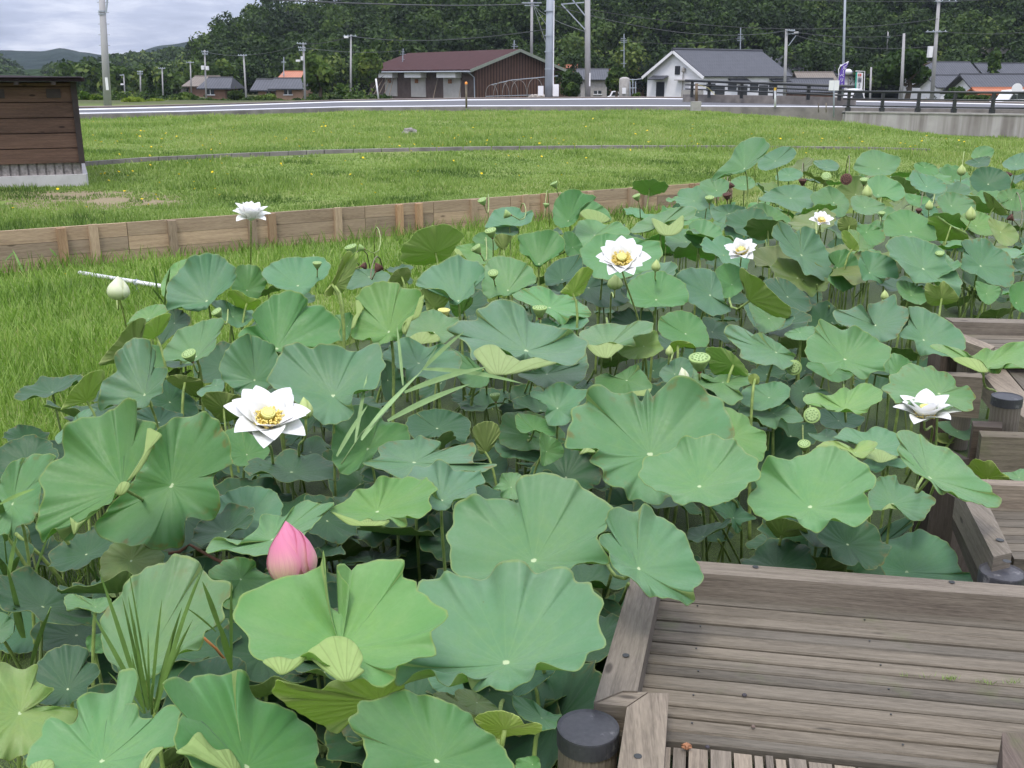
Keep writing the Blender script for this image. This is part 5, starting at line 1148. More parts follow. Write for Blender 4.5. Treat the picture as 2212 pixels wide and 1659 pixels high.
def fold(tile, pts, Cn, n, dep, R, parent, base, color, hr=.02):
    """turned-up rim: a curled sheet showing the leaf's underside"""
    if isinstance(pts, tuple) and isinstance(pts[1], (int, float)): pts = pts[0]
    pts = [tuple(float(v) for v in w_.split(',')) for w_ in pts.split()]
    p = np.array([T(tile, *v) for v in pts]); seg = np.linalg.norm(np.roll(p, -1, 0)-p, axis=1); per = [max(1, int(s/6)) for s in seg]; o = crspline(p, per); cen = o.mean(0); N = len(o); og = o[int(np.argmax(o[:, 1]))]+np.array([0., 6.])
    vf = (EYEV-Cn).normalized()
    # plane through the near rim, facing the viewer's side of the leaf but leaning with it
    ax = Vector((vf.x, vf.y, .35)).normalized()
    # depth of the leaf surface under the flap centre
    d = ray(*cen); t0 = (Cn-EYEV).dot(n)/d.dot(n) if abs(d.dot(n)) > .08 else dep
    t0 = min(max(t0, dep-R*.9), dep+R*.9); Q = Cn+n*hr; V = []; UV = []
    K = 6
    for k in range(K+1):
        f_ = k/K
        for (x, y) in o:
            xx, yy = cen[0]+(x-cen[0])*f_, cen[1]+(y-cen[1])*f_; d = ray(xx, yy); dn = d.dot(n); dn = dn if abs(dn) > .15 else -.15; t_ = min(max((Q-EYEV).dot(n)/dn, dep-1.25*R), dep+R); V.append(EYEV+d*(t_-(1-f_**2)*.03*R)); UV.append(((xx-og[0])/(R*F/dep), (yy-og[1])/(R*F/dep)))
    nv_ = len(V); V += [q+Vector((0, .0025, -.001)) for q in V]; UV += UV; fs = []
    for k in range(K):
        for j in range(N): fs.append((k*N+j, k*N+(j+1)%N, (k+1)*N+(j+1)%N, (k+1)*N+j))
    fs += [tuple(i+nv_ for i in f_[::-1]) for f_ in fs]; fs += [(K*N+j, K*N+(j+1)%N, K*N+(j+1)%N+nv_, K*N+j+nv_) for j in range(N)]
    me = bpy.data.meshes.new('folded_rim'); me.from_pydata([tuple(q-base) for q in V], [], fs); me.materials.append(M_UND); me.polygons.foreach_set('use_smooth', [True]*len(fs))
    l = me.uv_layers.new(name='uv'); li = np.zeros(len(me.loops), np.int32); me.loops.foreach_get('vertex_index', li); l.data.foreach_set('uv', np.array(UV, np.float32)[li].ravel()); me.update()
    ob = bpy.data.objects.new('folded_rim', me); C.objects.link(ob); ob.parent = parent; ob.color = (*color, 1)
    me.flip_normals() if False else None
    return ob
L = leaf
# foreground
L(10,'m',.22,(905,800),"1130,60 1240,85 1330,150 1365,210 1480,240 1488,330 1450,365 1460,430 1420,510 1330,570 1310,630 1270,670 1200,682 1120,730 1020,830 900,880 800,840 730,780 680,700 655,600 660,480 690,400 760,340 800,270 850,205 900,190 960,130 1060,110",'large upright pale green lotus leaf behind the grass tuft at the lower left',cup=.12)
L(10,'d',.10,(440,935),"450,640 540,660 580,700 560,740 620,770 645,830 590,900 550,960 480,1010 440,1035 350,1040 230,1010 180,900 215,800 300,700 370,660",'small dark green leaf between the yellowish left edge leaf and the grass tuft',cup=.1)
L(10,'w',.16,(128,1090),"0,765 130,800 240,785 240,860 300,910 340,940 230,1030 380,1045 500,1070 460,1180 300,1280 180,1350 50,1390 -120,1350 -220,1150 -180,900",'broad flat yellowish green leaf cut by the left edge near the bottom',cup=.06)
L(10,'m',.30,(660,1400),"770,830 860,810 890,890 855,970 720,1050 790,1042 870,1045 915,1110 1000,1112 1080,1038 1180,1045 1165,1110 1150,1200 1140,1280 1060,1312 980,1340 930,1443 850,1540 600,1580 330,1560 190,1440 180,1340 250,1230 330,1110 450,1160 500,1090 510,1010 570,960 690,945 760,890",'wide lobed pale blue-green leaf filling the lower left corner',cup=.2,flaps=["900,1443 935,1370 985,1320 1060,1310 1010,1370 950,1460","190,1440 230,1405 330,1390 345,1450 240,1470"])
L(10,'g',.30,(1600,1440),"1080,910 1150,855 1220,870 1300,832 1420,830 1540,822 1612,850 1620,930 1680,990 1800,1030 1930,1110 2020,1190 2070,1290 2060,1400 2030,1560 1800,1650 1500,1620 1300,1500 1150,1290 1140,1200 1170,1050 1100,970",'big dark blue-green leaf at the bottom with a pale folded corner',cup=.14,flaps=["1140,1345 1210,1290 1260,1225 1297,1213 1340,1270 1400,1325 1480,1322 1520,1370 1560,1450 1500,1470 1380,1430 1250,1370"])
L(11,'l',.46,(0,660),"-112,55 -140,120 -240,160 -330,190 -480,240 -610,320 -700,420 -680,520 -620,600 -600,680 -510,748 -410,722 -310,738 -220,700 -120,760 0,830 60,880 150,870 190,888 260,902 350,860 380,790 480,740 600,700 610,630 598,560 650,490 665,420 560,330 500,290 490,235 410,200 400,105 300,95 200,98 110,105 70,150 20,130 -30,150 0,210 45,270 50,330 10,390 -40,410 -80,395 -100,340 -110,250 -95,150",'bright yellow-green folded leaf with two raised wings in front of the pink bud',cup=.27,wav=.07,flaps=[("-220,700 -150,640 -80,595 0,590 70,620 120,680 140,740 120,790 150,815 80,870 10,885 -60,850 -140,790",-.05),("-510,750 -410,722 -310,738 -220,700 -260,770 -380,840 -450,800",-.01)],q=.62,bot=(30,1500))
L(11,'b',.30,(1068,765),"1140,102 1230,142 1300,155 1380,140 1450,147 1500,180 1540,235 1610,248 1640,300 1680,380 1692,500 1700,560 1690,660 1600,712 1540,800 1430,798 1310,768 1250,830 1200,882 1130,922 1080,942 1000,935 960,912 870,935 800,860 750,840 710,900 620,880 560,815 470,830 400,900 355,850 360,790 430,700 430,560 470,380 505,240 560,222 640,210 690,165 780,192 900,212 960,190 1000,140 1060,112",'largest blue-green leaf with sharp radiating veins at the bottom centre',cup=.2,wav=.045,bot=(1100,1300),flaps=["1600,480 1660,505 1720,560 1755,600 1690,650 1620,700 1560,640 1480,560"][:0])
L(8,'m',.22,(1248,1330),"1310,757 1450,777 1560,840 1650,900 1760,1000 1740,1100 1680,1160 1690,1210 1720,1300 1690,1342 1600,1332 1490,1387 1400,1420 1250,1450 1100,1480 950,1485 800,1440 720,1370 700,1250 690,1180 710,1050 740,970 800,920 880,895 950,930 1060,920 1140,930 1130,850 1150,800 1220,770",'very large soft green leaf with a pale hub behind the largest blue-green leaf',cup=.17)
L(8,'m',.12,(1100,850),"1050,760 1150,762 1200,820 1180,900 1130,930 1040,915 1030,870 985,860 1020,820",'small light leaf lobe peeping behind the notch of the very large soft green leaf',cup=.1)
L(8,'b',.30,(1925,1380),"1800,980 1880,997 1960,972 2010,985 2040,1030 2110,1060 2180,1110 2215,1142 2260,1220 2280,1290 2330,1380 2345,1440 2300,1520 2280,1580 2240,1612 2200,1590 2110,1570 2010,1560 1940,1500 1890,1450 1820,1410 1760,1370 1730,1280 1680,1180 1780,1120 1720,1070 1740,1010",'blue-green leaf drooping over the corner of the near boardwalk',cup=.12,bot=(1700,1700))
L(8,'m',.20,(2000,640),"1690,192 1770,240 1890,237 1940,285 1985,215 2020,255 2100,180 2160,140 2212,130 2300,165 2400,235 2480,320 2530,420 2545,520 2530,620 2480,740 2350,830 2250,900 2130,922 2060,960 1940,940 1870,938 1830,870 1760,840 1700,800 1690,740 1620,670 1635,610 1560,600 1470,590 1465,500 1480,420 1500,350 1560,290 1600,220",'huge blue-green leaf with a slit at its top right of the centre',cup=.15,wav=.06,flaps=["1540,640 1570,600 1620,600 1650,625 1590,630"])
L(9,'m',.26,(108,847),"200,505 260,532 330,545 390,592 420,630 480,660 495,730 490,800 440,822 400,860 360,902 310,935 260,945 190,975 140,960 60,950 0,962 -60,930 -120,880 -180,870 -270,800 -275,720 -240,660 -180,640 -100,620 -50,590 0,530 100,520",'ruffled soft green bowl-shaped leaf in front of the huge slit leaf',cup=.2,bot=(380,1345))
L(9,'m',.22,(825,980),"860,600 950,586 1050,602 1100,640 1170,680 1210,740 1240,790 1240,850 1190,882 1222,960 1215,1020 1130,1100 1060,1090 1000,1060 960,1082 880,1130 830,1122 750,1080 730,1050 650,1040 560,1060 480,1030 430,960 430,900 460,850 480,780 530,690 570,650 630,662 690,660 770,640 820,622",'large ruffled soft green leaf above the near boardwalk edge beam',cup=.2,wav=.07,bot=(820,1380))
L(9,'m',.18,(1665,245),"1380,110 1440,62 1500,50 1560,72 1610,60 1650,92 1720,110 1760,150 1790,200 1840,190 1870,220 1903,270 1880,290 1890,340 1820,357 1760,330 1700,345 1600,345 1500,335 1440,300 1380,302 1330,245 1295,210 1330,170 1350,122",'light green leaf with a small dark hole behind the white flower by the beams',cup=.14)
L(9,'m',.30,(1600,790),"1400,560 1390,500 1450,482 1530,502 1590,550 1640,580 1700,592 1760,622 1830,690 1880,750 1920,790 1990,832 2010,880 2060,920 2050,970 1980,985 1940,960 1860,945 1810,930 1740,880 1690,895 1640,860 1590,800 1500,750 1450,700 1400,640",'long tilted green leaf slanting down to the right toward the middle boardwalk',cup=.1,bot=(1630,1170))
L(9,'l',.12,(1050,345),"790,260 820,245 880,237 930,255 970,250 1020,212 1060,205 1100,215 1150,180 1220,180 1280,217 1295,250 1280,290 1230,320 1190,360 1130,375 1070,345 1010,360 950,350 870,305 800,312",'wavy light green saucer-like leaf above the face-on seed pod',cup=.22,wav=.1,bot=(1050,470))
L(9,'b',.06,(1250,600),"1010,502 1040,465 1100,470 1170,492 1240,460 1300,465 1380,500 1420,540 1400,640 1350,637 1290,612 1220,592 1150,570 1060,545 980,530",'wavy blue-green leaf with dark underside left of the white flower by the beams',cup=.15,flaps=["1180,650 1230,605 1300,612 1345,638 1395,655 1290,692 1225,672"],bot=(1295,900))
L(9,'y',.14,(1120,625),"865,607 900,560 980,550 1060,572 1110,602 1140,560 1200,545 1255,560 1245,600 1180,657 1120,650 1080,620 1000,592 930,587",'narrow yellow curled leaf behind the large ruffled soft green leaf',cup=.1)
L(9,'b',-.28,(1450,1400),"1300,1210 1400,1170 1520,1130 1610,1150 1690,1190 1750,1250 1790,1340 1820,1400 1900,1400 1930,1440 1800,1500 1500,1520 1250,1500 1220,1420 1240,1320",'big low leaf under the near boardwalk edge beside the flat dark pile',cup=.08,q=.6)
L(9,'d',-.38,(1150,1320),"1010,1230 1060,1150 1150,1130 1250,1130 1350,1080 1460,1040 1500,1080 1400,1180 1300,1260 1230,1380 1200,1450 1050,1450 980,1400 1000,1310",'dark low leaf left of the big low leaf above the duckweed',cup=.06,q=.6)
L(9,'b',-.05,(1360,960),"1210,880 1260,790 1300,780 1380,772 1400,820 1480,850 1590,892 1640,940 1600,1000 1560,1060 1470,1062 1400,990 1350,960 1290,1000 1220,990 1200,940",'shaded blue-green leaf below the long tilted leaf with a dark underside fold',cup=.1,flaps=["1290,1000 1340,955 1380,970 1395,995 1340,990"])
L(9,'b',-.02,(1330,700),"1170,690 1240,652 1400,662 1480,690 1420,730 1330,712 1290,742 1240,752",None,cup=.08)
L(9,'l',.08,(330,520),"260,330 340,352 420,400 450,450 530,492 545,560 530,650 480,690 380,650 250,600 150,500 150,400",None,cup=.1)
L(9,'b',.02,(560,270),"370,250 420,200 520,180 620,165 690,200 690,260 640,310 590,332 500,355 430,330 380,300",None,cup=.12)
L(9,'b',-.06,(590,370),"360,350 450,310 560,330 650,312 720,340 780,402 760,430 680,432 640,400 600,470 520,442 480,400 400,390",None,cup=.12)
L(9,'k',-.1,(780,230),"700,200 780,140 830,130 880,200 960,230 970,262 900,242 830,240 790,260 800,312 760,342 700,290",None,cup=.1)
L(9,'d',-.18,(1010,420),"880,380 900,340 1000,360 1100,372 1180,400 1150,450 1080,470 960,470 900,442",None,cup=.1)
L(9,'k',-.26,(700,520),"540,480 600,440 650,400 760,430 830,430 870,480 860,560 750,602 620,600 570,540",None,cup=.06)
L(9,'b',-.04,(930,520),"810,500 880,502 930,470 990,490 1010,530 960,552 880,550",None,cup=.1)
L(9,'y',-.15,(1980,790),"1850,710 1890,667 1950,680 2000,677 2040,720 2060,750 2120,790 2100,830 2050,850 1980,832 1920,780 1870,740",'dull yellowish turned leaf at the right between the long tilted leaf and the beams',under=True,cup=.08)
L(9,'m',-.12,(2180,790),"2060,760 2140,750 2200,730 2270,752 2250,822 2140,802",None,cup=.1)
L(9,'y',-.62,(1700,535),"1640,505 1700,500 1755,530 1760,560 1700,567 1650,550",'small yellow pad floating on the duckweed below the white flower by the beams',cup=.02,stalk=True)
L(9,'b',-.55,(1780,490),"1650,430 1780,420 1860,430 1880,500 1850,545 1780,530 1700,490",None,cup=.05)
L(9,'d',-.3,(330,1050),"190,970 330,920 400,1000 480,1050 390,1080 380,1130 350,1150 300,1080 220,1010",None,cup=.05)
L(9,'k',-.42,(200,1150),"40,1150 120,1090 250,1100 330,1160 280,1200 160,1200",None,cup=.05)
L(9,'o',-.02,(640,1160),"540,1070 640,1050 760,1085 810,1150 700,1165 625,1180 570,1130",'dark underside of a small cup leaf below the large ruffled leaf',under=True,cup=.2,bot=(590,1350))
# left group
L(7,'g',.34,(790,850),"850,292 880,302 872,385 950,412 1003,450 1000,485 985,560 940,640 900,720 850,800 810,850 770,870 740,900 700,960 590,1012 550,1062 490,1130 470,1180 380,1172 330,1132 290,1195 240,1130 240,1050 270,900 270,780 330,690 400,640 400,530 430,460 520,400 640,380 740,330 800,297",'big bright green tilted leaf at the left with a rolled right rim',cup=.16,q=.8,flaps=["955,468 1000,480 1050,515 1005,555 985,600 940,690 880,770 820,815 870,740 920,650 950,560","740,890 785,818 840,825 815,890 770,905","455,1045 500,1080 555,1060 520,1100 480,1160 460,1100"],bot=(1050,1500))
L(7,'g',.16,(1112,840),"1150,402 1240,382 1330,372 1400,400 1440,450 1480,530 1500,640 1490,700 1430,742 1400,780 1400,850 1420,900 1400,1030 1330,1060 1250,1062 1200,1100 1190,1200 1120,1240 1040,1252 900,1240 780,1220 650,1170 630,1080 700,980 830,850 900,750 960,600 1000,500 1080,430",'large round dark green leaf with pale hub left of the big white flower',cup=.12,q=.9)
L(7,'d',.10,(1030,430),"870,370 950,332 1030,325 1090,350 1190,382 1150,450 1060,520 960,500 880,450",None,cup=.1)
L(7,'m',.22,(80,960),"0,790 60,700 150,660 220,637 300,632 360,652 300,710 270,790 260,900 250,1000 200,1080 110,1110 80,1190 30,1160 -60,1150 -110,1000 -70,850",'soft green leaf cut by the left edge beside the big bright tilted leaf',cup=.14,q=.8)
L(7,'b',-.02,(1590,1050),"1400,950 1450,890 1560,850 1680,845 1780,880 1830,960 1810,1050 1700,1130 1600,1180 1450,1170 1360,1130 1380,1030",'dim blue-green leaf in shade below the large white flower',cup=.1)
L(7,'m',.20,(1760,1190),"1345,1242 1370,1190 1420,1172 1480,1200 1540,1222 1600,1170 1660,1120 1700,1032 1780,1030 1850,1032 1900,980 1990,932 2060,952 2130,950 2150,970 2080,1050 2000,1130 1960,1180 1900,1240 1750,1285 1600,1285 1450,1255 1365,1272",'wavy edged light green leaf behind the pink bud',cup=.24,wav=.09)
L(8,'l',.26,(230,1010),"50,920 90,870 180,852 240,790 300,780 380,792 450,780 520,802 560,785 600,840 620,865 580,910 570,1000 500,1050 430,1042 425,1090 370,1097 310,1060 240,1082 170,1052 90,1090 30,1052 -60,1010 -20,960",'light green scalloped leaf on a single stalk right of the big white flower',cup=.2,flaps=["-60,1010 30,1052 90,1092 170,1055 240,1085 310,1062 290,1095 160,1102 40,1090"],bot=(225,1330))
L(8,'b',.18,(470,690),"155,700 230,650 250,590 330,552 440,540 500,515 570,540 640,562 640,602 700,590 800,572 850,565 872,620 865,690 985,700 930,750 850,745 780,742 640,760 540,800 450,812 370,790 280,745",'pale blue-green leaf with a reddish brown blotch on its right lobe',cup=.12)
L(8,'b',.22,(652,938),"450,742 480,712 560,712 620,672 680,690 740,740 780,742 860,750 900,742 930,812 880,850 870,900 790,922 740,930 700,980 640,1002 570,980 580,900 615,860 560,790 430,790",'blue-green leaf with a pale hub just right of the scalloped light leaf',cup=.18)
L(8,'g',.12,(172,605),"-50,450 20,390 80,322 170,312 250,352 280,420 400,440 445,500 430,555 300,560 240,605 180,680 90,752 0,760 -60,650",'green leaf crossed by the reed blades at the centre left',cup=.1)
L(8,'d',-.02,(620,470),"420,420 480,370 600,342 700,352 800,390 840,450 800,560 700,520 620,522 500,540 440,500",None,cup=.1)
L(8,'o',.04,(930,620),"850,482 880,442 950,422 1010,442 1027,500 1000,560 960,612 900,632 870,560",'upright pale leaf showing its underside in the shaded middle',under=True,cup=.1)
L(8,'g',-.06,(1220,520),"1060,372 1140,362 1220,360 1310,390 1400,450 1450,510 1440,582 1300,602 1150,612 1030,560 1030,440",None,cup=.1)
L(8,'g',.08,(1250,480),"1130,382 1200,375 1300,400 1370,440 1390,500 1350,520 1260,480 1190,500 1140,470",None,cup=.14,bot=(1215,770))
L(8,'g',.06,(1330,620),"1290,500 1350,520 1420,560 1440,640 1370,690 1300,710 1290,620",None,cup=.1)
L(8,'b',.16,(1400,340),"1220,252 1240,222 1300,230 1380,177 1440,170 1520,212 1600,222 1560,292 1500,350 1480,430 1410,452 1350,450 1320,402 1330,322 1280,292",'small blue-green leaf left of the huge slit leaf with two lobes',cup=.12)
L(8,'b',-.12,(1150,600),"990,560 1100,552 1250,600 1300,640 1290,690 1130,662 1040,652",None,cup=.06)
L(8,'d',-.16,(1480,760),"1150,702 1200,690 1280,722 1400,702 1500,740 1640,700 1700,790 1680,862 1550,802 1400,772 1300,752",'dark shaded leaf with browned torn rim left of the huge slit leaf',cup=.12)
L(10,'g',.02,(1560,220),"1350,172 1400,130 1480,92 1560,72 1640,100 1680,162 1790,222 1740,300 1660,380 1520,420 1440,382 1490,300 1470,240 1370,220",'plain green leaf between the pale upright leaf and the folded bright leaf',cup=.1)
L(10,'o',-.12,(850,100),"650,100 700,20 800,-60 950,-30 1060,60 1040,150 960,240 850,320 720,332 660,262",'olive green leaf behind the stalk of the big bright tilted leaf',cup=.06)
L(10,'m',.16,(620,400),"415,350 450,315 520,325 600,347 680,335 720,352 700,400 640,437 560,412 490,402 440,425",'small light boat-shaped leaf left of the pale upright leaf',cup=.2)
L(10,'g',.04,(610,620),"560,600 620,575 680,580 690,680 640,700 570,680",None,cup=.1)
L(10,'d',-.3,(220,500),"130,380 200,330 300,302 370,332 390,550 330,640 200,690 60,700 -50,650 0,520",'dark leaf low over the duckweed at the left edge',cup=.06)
L(10,'b',-.2,(-20,560),"-120,450 0,430 80,480 90,560 0,640 -120,650",None,cup=.06)
L(11,'g',.38,(620,1400),"80,1090 130,1020 250,980 370,947 440,950 560,972 680,1002 820,1090 900,1180 1000,1250 1060,1320 1120,1440 1100,1550 800,1650 400,1650 150,1550 150,1380 130,1260 85,1200 60,1130",'large dark green leaf at the bottom edge left of the capped pile',cup=.1)
L(11,'y',.36,(1060,1190),"865,1122 910,1087 990,1072 1070,1075 1150,1110 1190,1160 1250,1145 1298,1165 1282,1215 1200,1222 1120,1227 1030,1250 980,1232 900,1172",'small yellowish curled leaf left of the capped pile',under=True,cup=.08,bot=(1160,1420))
L(11,'b',.18,(1300,1120),"1110,980 1170,985 1250,1012 1310,1060 1380,1095 1430,1095 1400,1140 1390,1180 1300,1200 1250,1152 1180,1120 1120,1050",'small blue-green leaf tucked against the capped pile',cup=.1)
L(11,'y',.14,(250,1010),"-440,930 -410,870 -310,930 -150,940 -60,880 90,850 340,855 405,915 380,945 250,978 130,1030 80,1100 0,1200 -60,1205 -190,1130 -310,1060 -410,990",'pale backward-facing leaf under the folded bright leaf',under=True,cup=.06)
L(11,'o',.10,(760,1020),"600,962 680,952 760,1002 860,1090 760,1062 680,1022",None,cup=.06)
L(11,'o',.08,(880,1020),"735,962 770,930 850,942 950,1002 1020,1060 1000,1072 900,1090 850,1100 780,1050",'olive leaf scrap with a withered brown rim under the largest leaf',cup=.06)
L(11,'b',.02,(690,900),"560,832 650,850 760,862 800,960 700,965 600,930",None,cup=.06)
L(11,'d',.02,(1230,860),"1130,902 1300,772 1390,800 1310,880 1190,965 1120,970",None,cup=.06)
L(11,'g',.2,(1240,1420),"1130,1400 1180,1375 1270,1368 1290,1443 1260,1520 1150,1520",None,cup=.1)
L(11,'b',-.05,(1600,830),"1450,900 1560,780 1660,705 1640,800 1560,900 1470,950",None,cup=.06)
# upper left group
L(4,'b',.26,(1340,1090),"1080,1142 1075,1060 1080,990 1130,920 1180,862 1230,802 1300,782 1370,775 1440,800 1490,840 1530,882 1530,930 1500,990 1440,1030 1390,1080 1360,1112 1330,1142 1240,1152 1170,1130",'round blue-green leaf at the upper left of the stand near the metal pipe',cup=.16,q=.85)
L(4,'g',.18,(1600,1020),"1530,870 1600,850 1670,862 1710,920 1733,960 1700,1030 1660,1080 1580,1082 1530,1040 1500,990",None,cup=.1)
L(4,'y',.24,(1600,1100),"1475,1040 1500,1015 1560,1025 1610,1060 1690,1080 1660,1130 1600,1145 1530,1120 1510,1080",'small yellow-green crumpled leaf on the stalk of the tall side-on flower',under=True,cup=.12)
L(4,'b',.22,(1930,990),"1700,902 1740,852 1830,812 1900,800 1980,802 2080,800 2140,850 2120,920 2050,970 1980,1042 1880,1020 1780,992 1720,950",'blue-green leaf left of the rolled leaf behind the upper left stand',cup=.12)
L(4,'g',.30,(1790,1400),"1640,1182 1690,1110 1760,1052 1850,1020 1930,1030 1990,1070 2000,1112 2060,1110 2130,1150 2190,1200 2212,1260 2200,1330 2130,1370 2020,1382 1900,1405 1800,1412 1680,1382 1590,1370 1550,1310 1580,1260 1650,1240",'large deep green funnel leaf left of the centre below the rolled leaf',cup=.22,q=.85)
L(4,'m',.26,(1270,1450),"1060,1402 1100,1350 1160,1270 1250,1240 1330,1210 1430,1195 1450,1240 1410,1320 1390,1390 1340,1442 1250,1480 1200,1492 1160,1470 1070,1470",'mid green leaf behind the red-necked seed pod',cup=.16)
L(7,'b',.34,(2160,260),"1740,140 1790,20 1850,-60 1920,-92 2000,-60 2080,-80 2150,-70 2212,-62 2300,-30 2420,-82 2460,-60 2490,10 2500,40 2480,100 2470,140 2420,210 2330,222 2280,290 2290,370 2210,432 2110,450 2060,412 2000,370 1920,300 1840,240 1740,180",'very large pale blue-green leaf above the large white flower',cup=.2)
L(7,'b',.22,(1650,160),"1420,80 1450,-10 1520,-100 1600,-142 1700,-110 1780,-60 1800,50 1760,170 1700,242 1620,252 1550,240 1500,202 1450,160",'blue-green leaf behind the upper left of the large white flower',cup=.14)
L(7,'b',.28,(938,255),"640,182 700,140 750,90 740,10 790,-60 850,-110 920,-122 980,-80 1010,0 1000,62 1060,75 1085,102 1060,170 1050,240 990,270 960,320 870,342 760,330 700,320 660,355 630,310 640,240",'blue-green leaf with notched right rim at the left below the red-necked pod',cup=.14,q=.85)
L(7,'y',.30,(560,290),"400,350 410,310 470,212 500,180 560,120 640,90 682,112 660,172 630,240 600,290 500,302 440,330",'folded bright yellow-green leaf against the long grass at the left',under=True,cup=.1,q=.5)
L(7,'b',.16,(490,440),"355,530 400,480 460,430 510,370 580,340 622,350 560,412 450,482 390,570",None,cup=.1)
L(7,'o',.10,(1450,340),"1310,300 1330,240 1440,230 1520,250 1640,262 1600,330 1530,402 1430,430 1370,370",None,under=True,cup=.1)
L(7,'o',.16,(1200,170),"1080,142 1140,120 1220,130 1310,160 1305,230 1250,260 1180,220 1110,180",None,under=True,cup=.1)
L(7,'d',.06,(1100,300),"970,222 1080,150 1200,220 1280,330 1270,400 1100,380 1000,330",None,cup=.08)
L(7,'b',.18,(1400,190),"1275,240 1310,205 1370,180 1390,150 1450,160 1440,230 1350,245 1310,265",None,cup=.12)
L(7,'g',.0,(1600,640),"1450,500 1560,470 1700,560 1760,600 1680,700 1590,715 1510,700 1480,640",None,cup=.08)
L(4,'o',.24,(880,1420),"670,1442 740,1362 800,1280 870,1212 940,1200 920,1300 880,1420 800,1470 680,1500 640,1500",'olive leaf seen from beneath at the left rim of the stand',under=True,cup=.08,q=.6)
L(4,'y',.26,(1010,1320),"915,1332 930,1252 1010,1190 1090,1165 1105,1190 1050,1290 990,1322",'bright yellow-green upturned leaf below the creamy bud',under=True,cup=.12,q=.6)
L(4,'l',.28,(960,1200),"820,1240 880,1162 980,1115 1060,1110 1078,1160 1000,1192 930,1232 870,1212",None,cup=.1)
L(4,'l',.2,(1150,900),"1040,1000 1060,940 1110,860 1180,820 1250,812 1200,870 1130,930 1080,1000 1060,1060",None,cup=.08)
L(4,'d',.12,(1130,1230),"1090,1160 1150,1135 1230,1190 1220,1250 1150,1290 1090,1330 1030,1380 1020,1300",None,cup=.1)
L(4,'g',.10,(1000,1450),"920,1400 1000,1370 1060,1400 1070,1500 1000,1560 930,1530",None,cup=.1)
L(4,'b',.16,(1510,1190),"1370,1090 1450,1080 1530,1120 1640,1150 1620,1220 1540,1260 1440,1200 1390,1130",None,cup=.1)
# centre
L(5,'b',.34,(1200,1410),"700,1262 770,1217 860,1202 885,1150 950,1110 1000,1080 1070,1077 1150,1102 1200,1160 1230,1215 1330,1242 1400,1255 1480,1272 1540,1310 1592,1350 1575,1430 1530,1490 1450,1502 1400,1490 1340,1472 1250,1452 1180,1482 1110,1442 1040,1402 980,1380 930,1440 880,1465 840,1432 790,1350 720,1302",'wide saddle-shaped pale leaf in the centre with its front underside showing',cup=.22,wav=.09,bot=(840,1790),flaps=[("855,1425 900,1385 940,1370 1000,1372 1042,1405 1060,1430 1110,1445 1180,1482 1260,1452 1340,1475 1400,1488 1320,1512 1240,1530 1100,1562 970,1562 920,1510",-.02)])
L(5,'b',.18,(1330,1560),"1150,1560 1240,1535 1400,1492 1470,1502 1540,1490 1580,1420 1600,1500 1570,1590 1500,1640 1430,1620 1330,1650 1230,1610",None,cup=.12)
L(5,'l',.42,(308,1290),"130,1010 200,972 270,960 360,972 420,1002 500,1012 527,1060 510,1110 480,1160 440,1202 410,1232 400,1262 390,1322 330,1350 230,1367 180,1332 120,1340 70,1322 65,1270 110,1180 140,1130 120,1082 95,1070",'bright light green leaf with pale curled rims left of the centre',cup=.14,q=.85,flaps=["508,1062 536,1045 530,1110 505,1185 440,1225 410,1262 420,1305 400,1300 393,1250 425,1200 480,1165 495,1110","92,1070 128,1100 142,1130 135,1155 110,1195 85,1260 63,1275 75,1200 105,1150"])
L(5,'b',.32,(760,1090),"480,972 530,900 590,862 640,840 700,802 760,790 820,820 890,832 932,890 920,940 870,962 860,1010 850,1042 800,1080 750,1112 700,1090 690,1042 640,1010 540,1002",'deep blue-green leaf in front of the yellowish seen-from-below leaf',cup=.16)
L(5,'m',.28,(1080,1020),"930,852 980,802 1050,795 1130,812 1210,850 1252,900 1262,960 1200,990 1150,1022 1100,1050 1010,1052 950,1070 910,1010 920,930",'round soft green leaf behind the tall straight pod stalk',cup=.14)
L(5,'m',.24,(1350,1130),"1120,1062 1150,1020 1250,990 1330,1002 1400,1040 1480,1052 1540,1090 1600,1130 1617,1180 1570,1192 1500,1180 1460,1222 1420,1235 1370,1192 1300,1150 1220,1112",None,cup=.18,wav=.09)
L(5,'g',.30,(1280,850),"1150,660 1230,642 1290,630 1360,622 1410,650 1450,702 1440,760 1380,802 1340,822 1290,862 1250,855 1220,802 1160,770 1150,710",'grooved funnel leaf above the shadow gap left of the centre white flower',cup=.2,q=.85)
L(5,'m',.26,(1700,800),"1550,760 1600,700 1680,652 1780,650 1870,662 1960,690 2060,702 2080,780 2040,862 1950,902 1800,942 1660,940 1600,882 1560,820",'blue-green leaf directly behind the centre white flower',cup=.16)
L(5,'m',.22,(1640,660),"1520,600 1560,560 1640,560 1720,590 1790,570 1850,610 1870,650 1760,680 1640,700 1570,740 1520,700",None,cup=.16)
L(5,'g',.22,(2040,1080),"1870,960 1950,912 2060,890 2140,920 2230,980 2250,1080 2180,1120 2060,1122 1940,1130 1870,1092 1850,1010",'green leaf right below the centre white flower',cup=.14)
L(5,'g',.36,(1470,570),"1370,502 1390,430 1450,372 1520,360 1580,390 1640,402 1640,430 1560,470 1540,540 1500,590 1430,612 1380,582",'upright deep green leaf standing before the plank fence right half',cup=.14,q=.8)
L(5,'g',.34,(1600,520),"1480,432 1530,412 1620,430 1690,470 1740,520 1742,570 1660,572 1560,530 1500,492",'glossy dark green leaf with lit underside lip near the plank fence',cup=.2,flaps=["1545,515 1590,490 1680,510 1745,560 1690,582 1610,572"])
L(5,'b',.28,(1090,600),"950,562 990,500 1060,477 1140,480 1180,512 1240,500 1232,570 1150,602 1050,592 940,612",None,cup=.14)
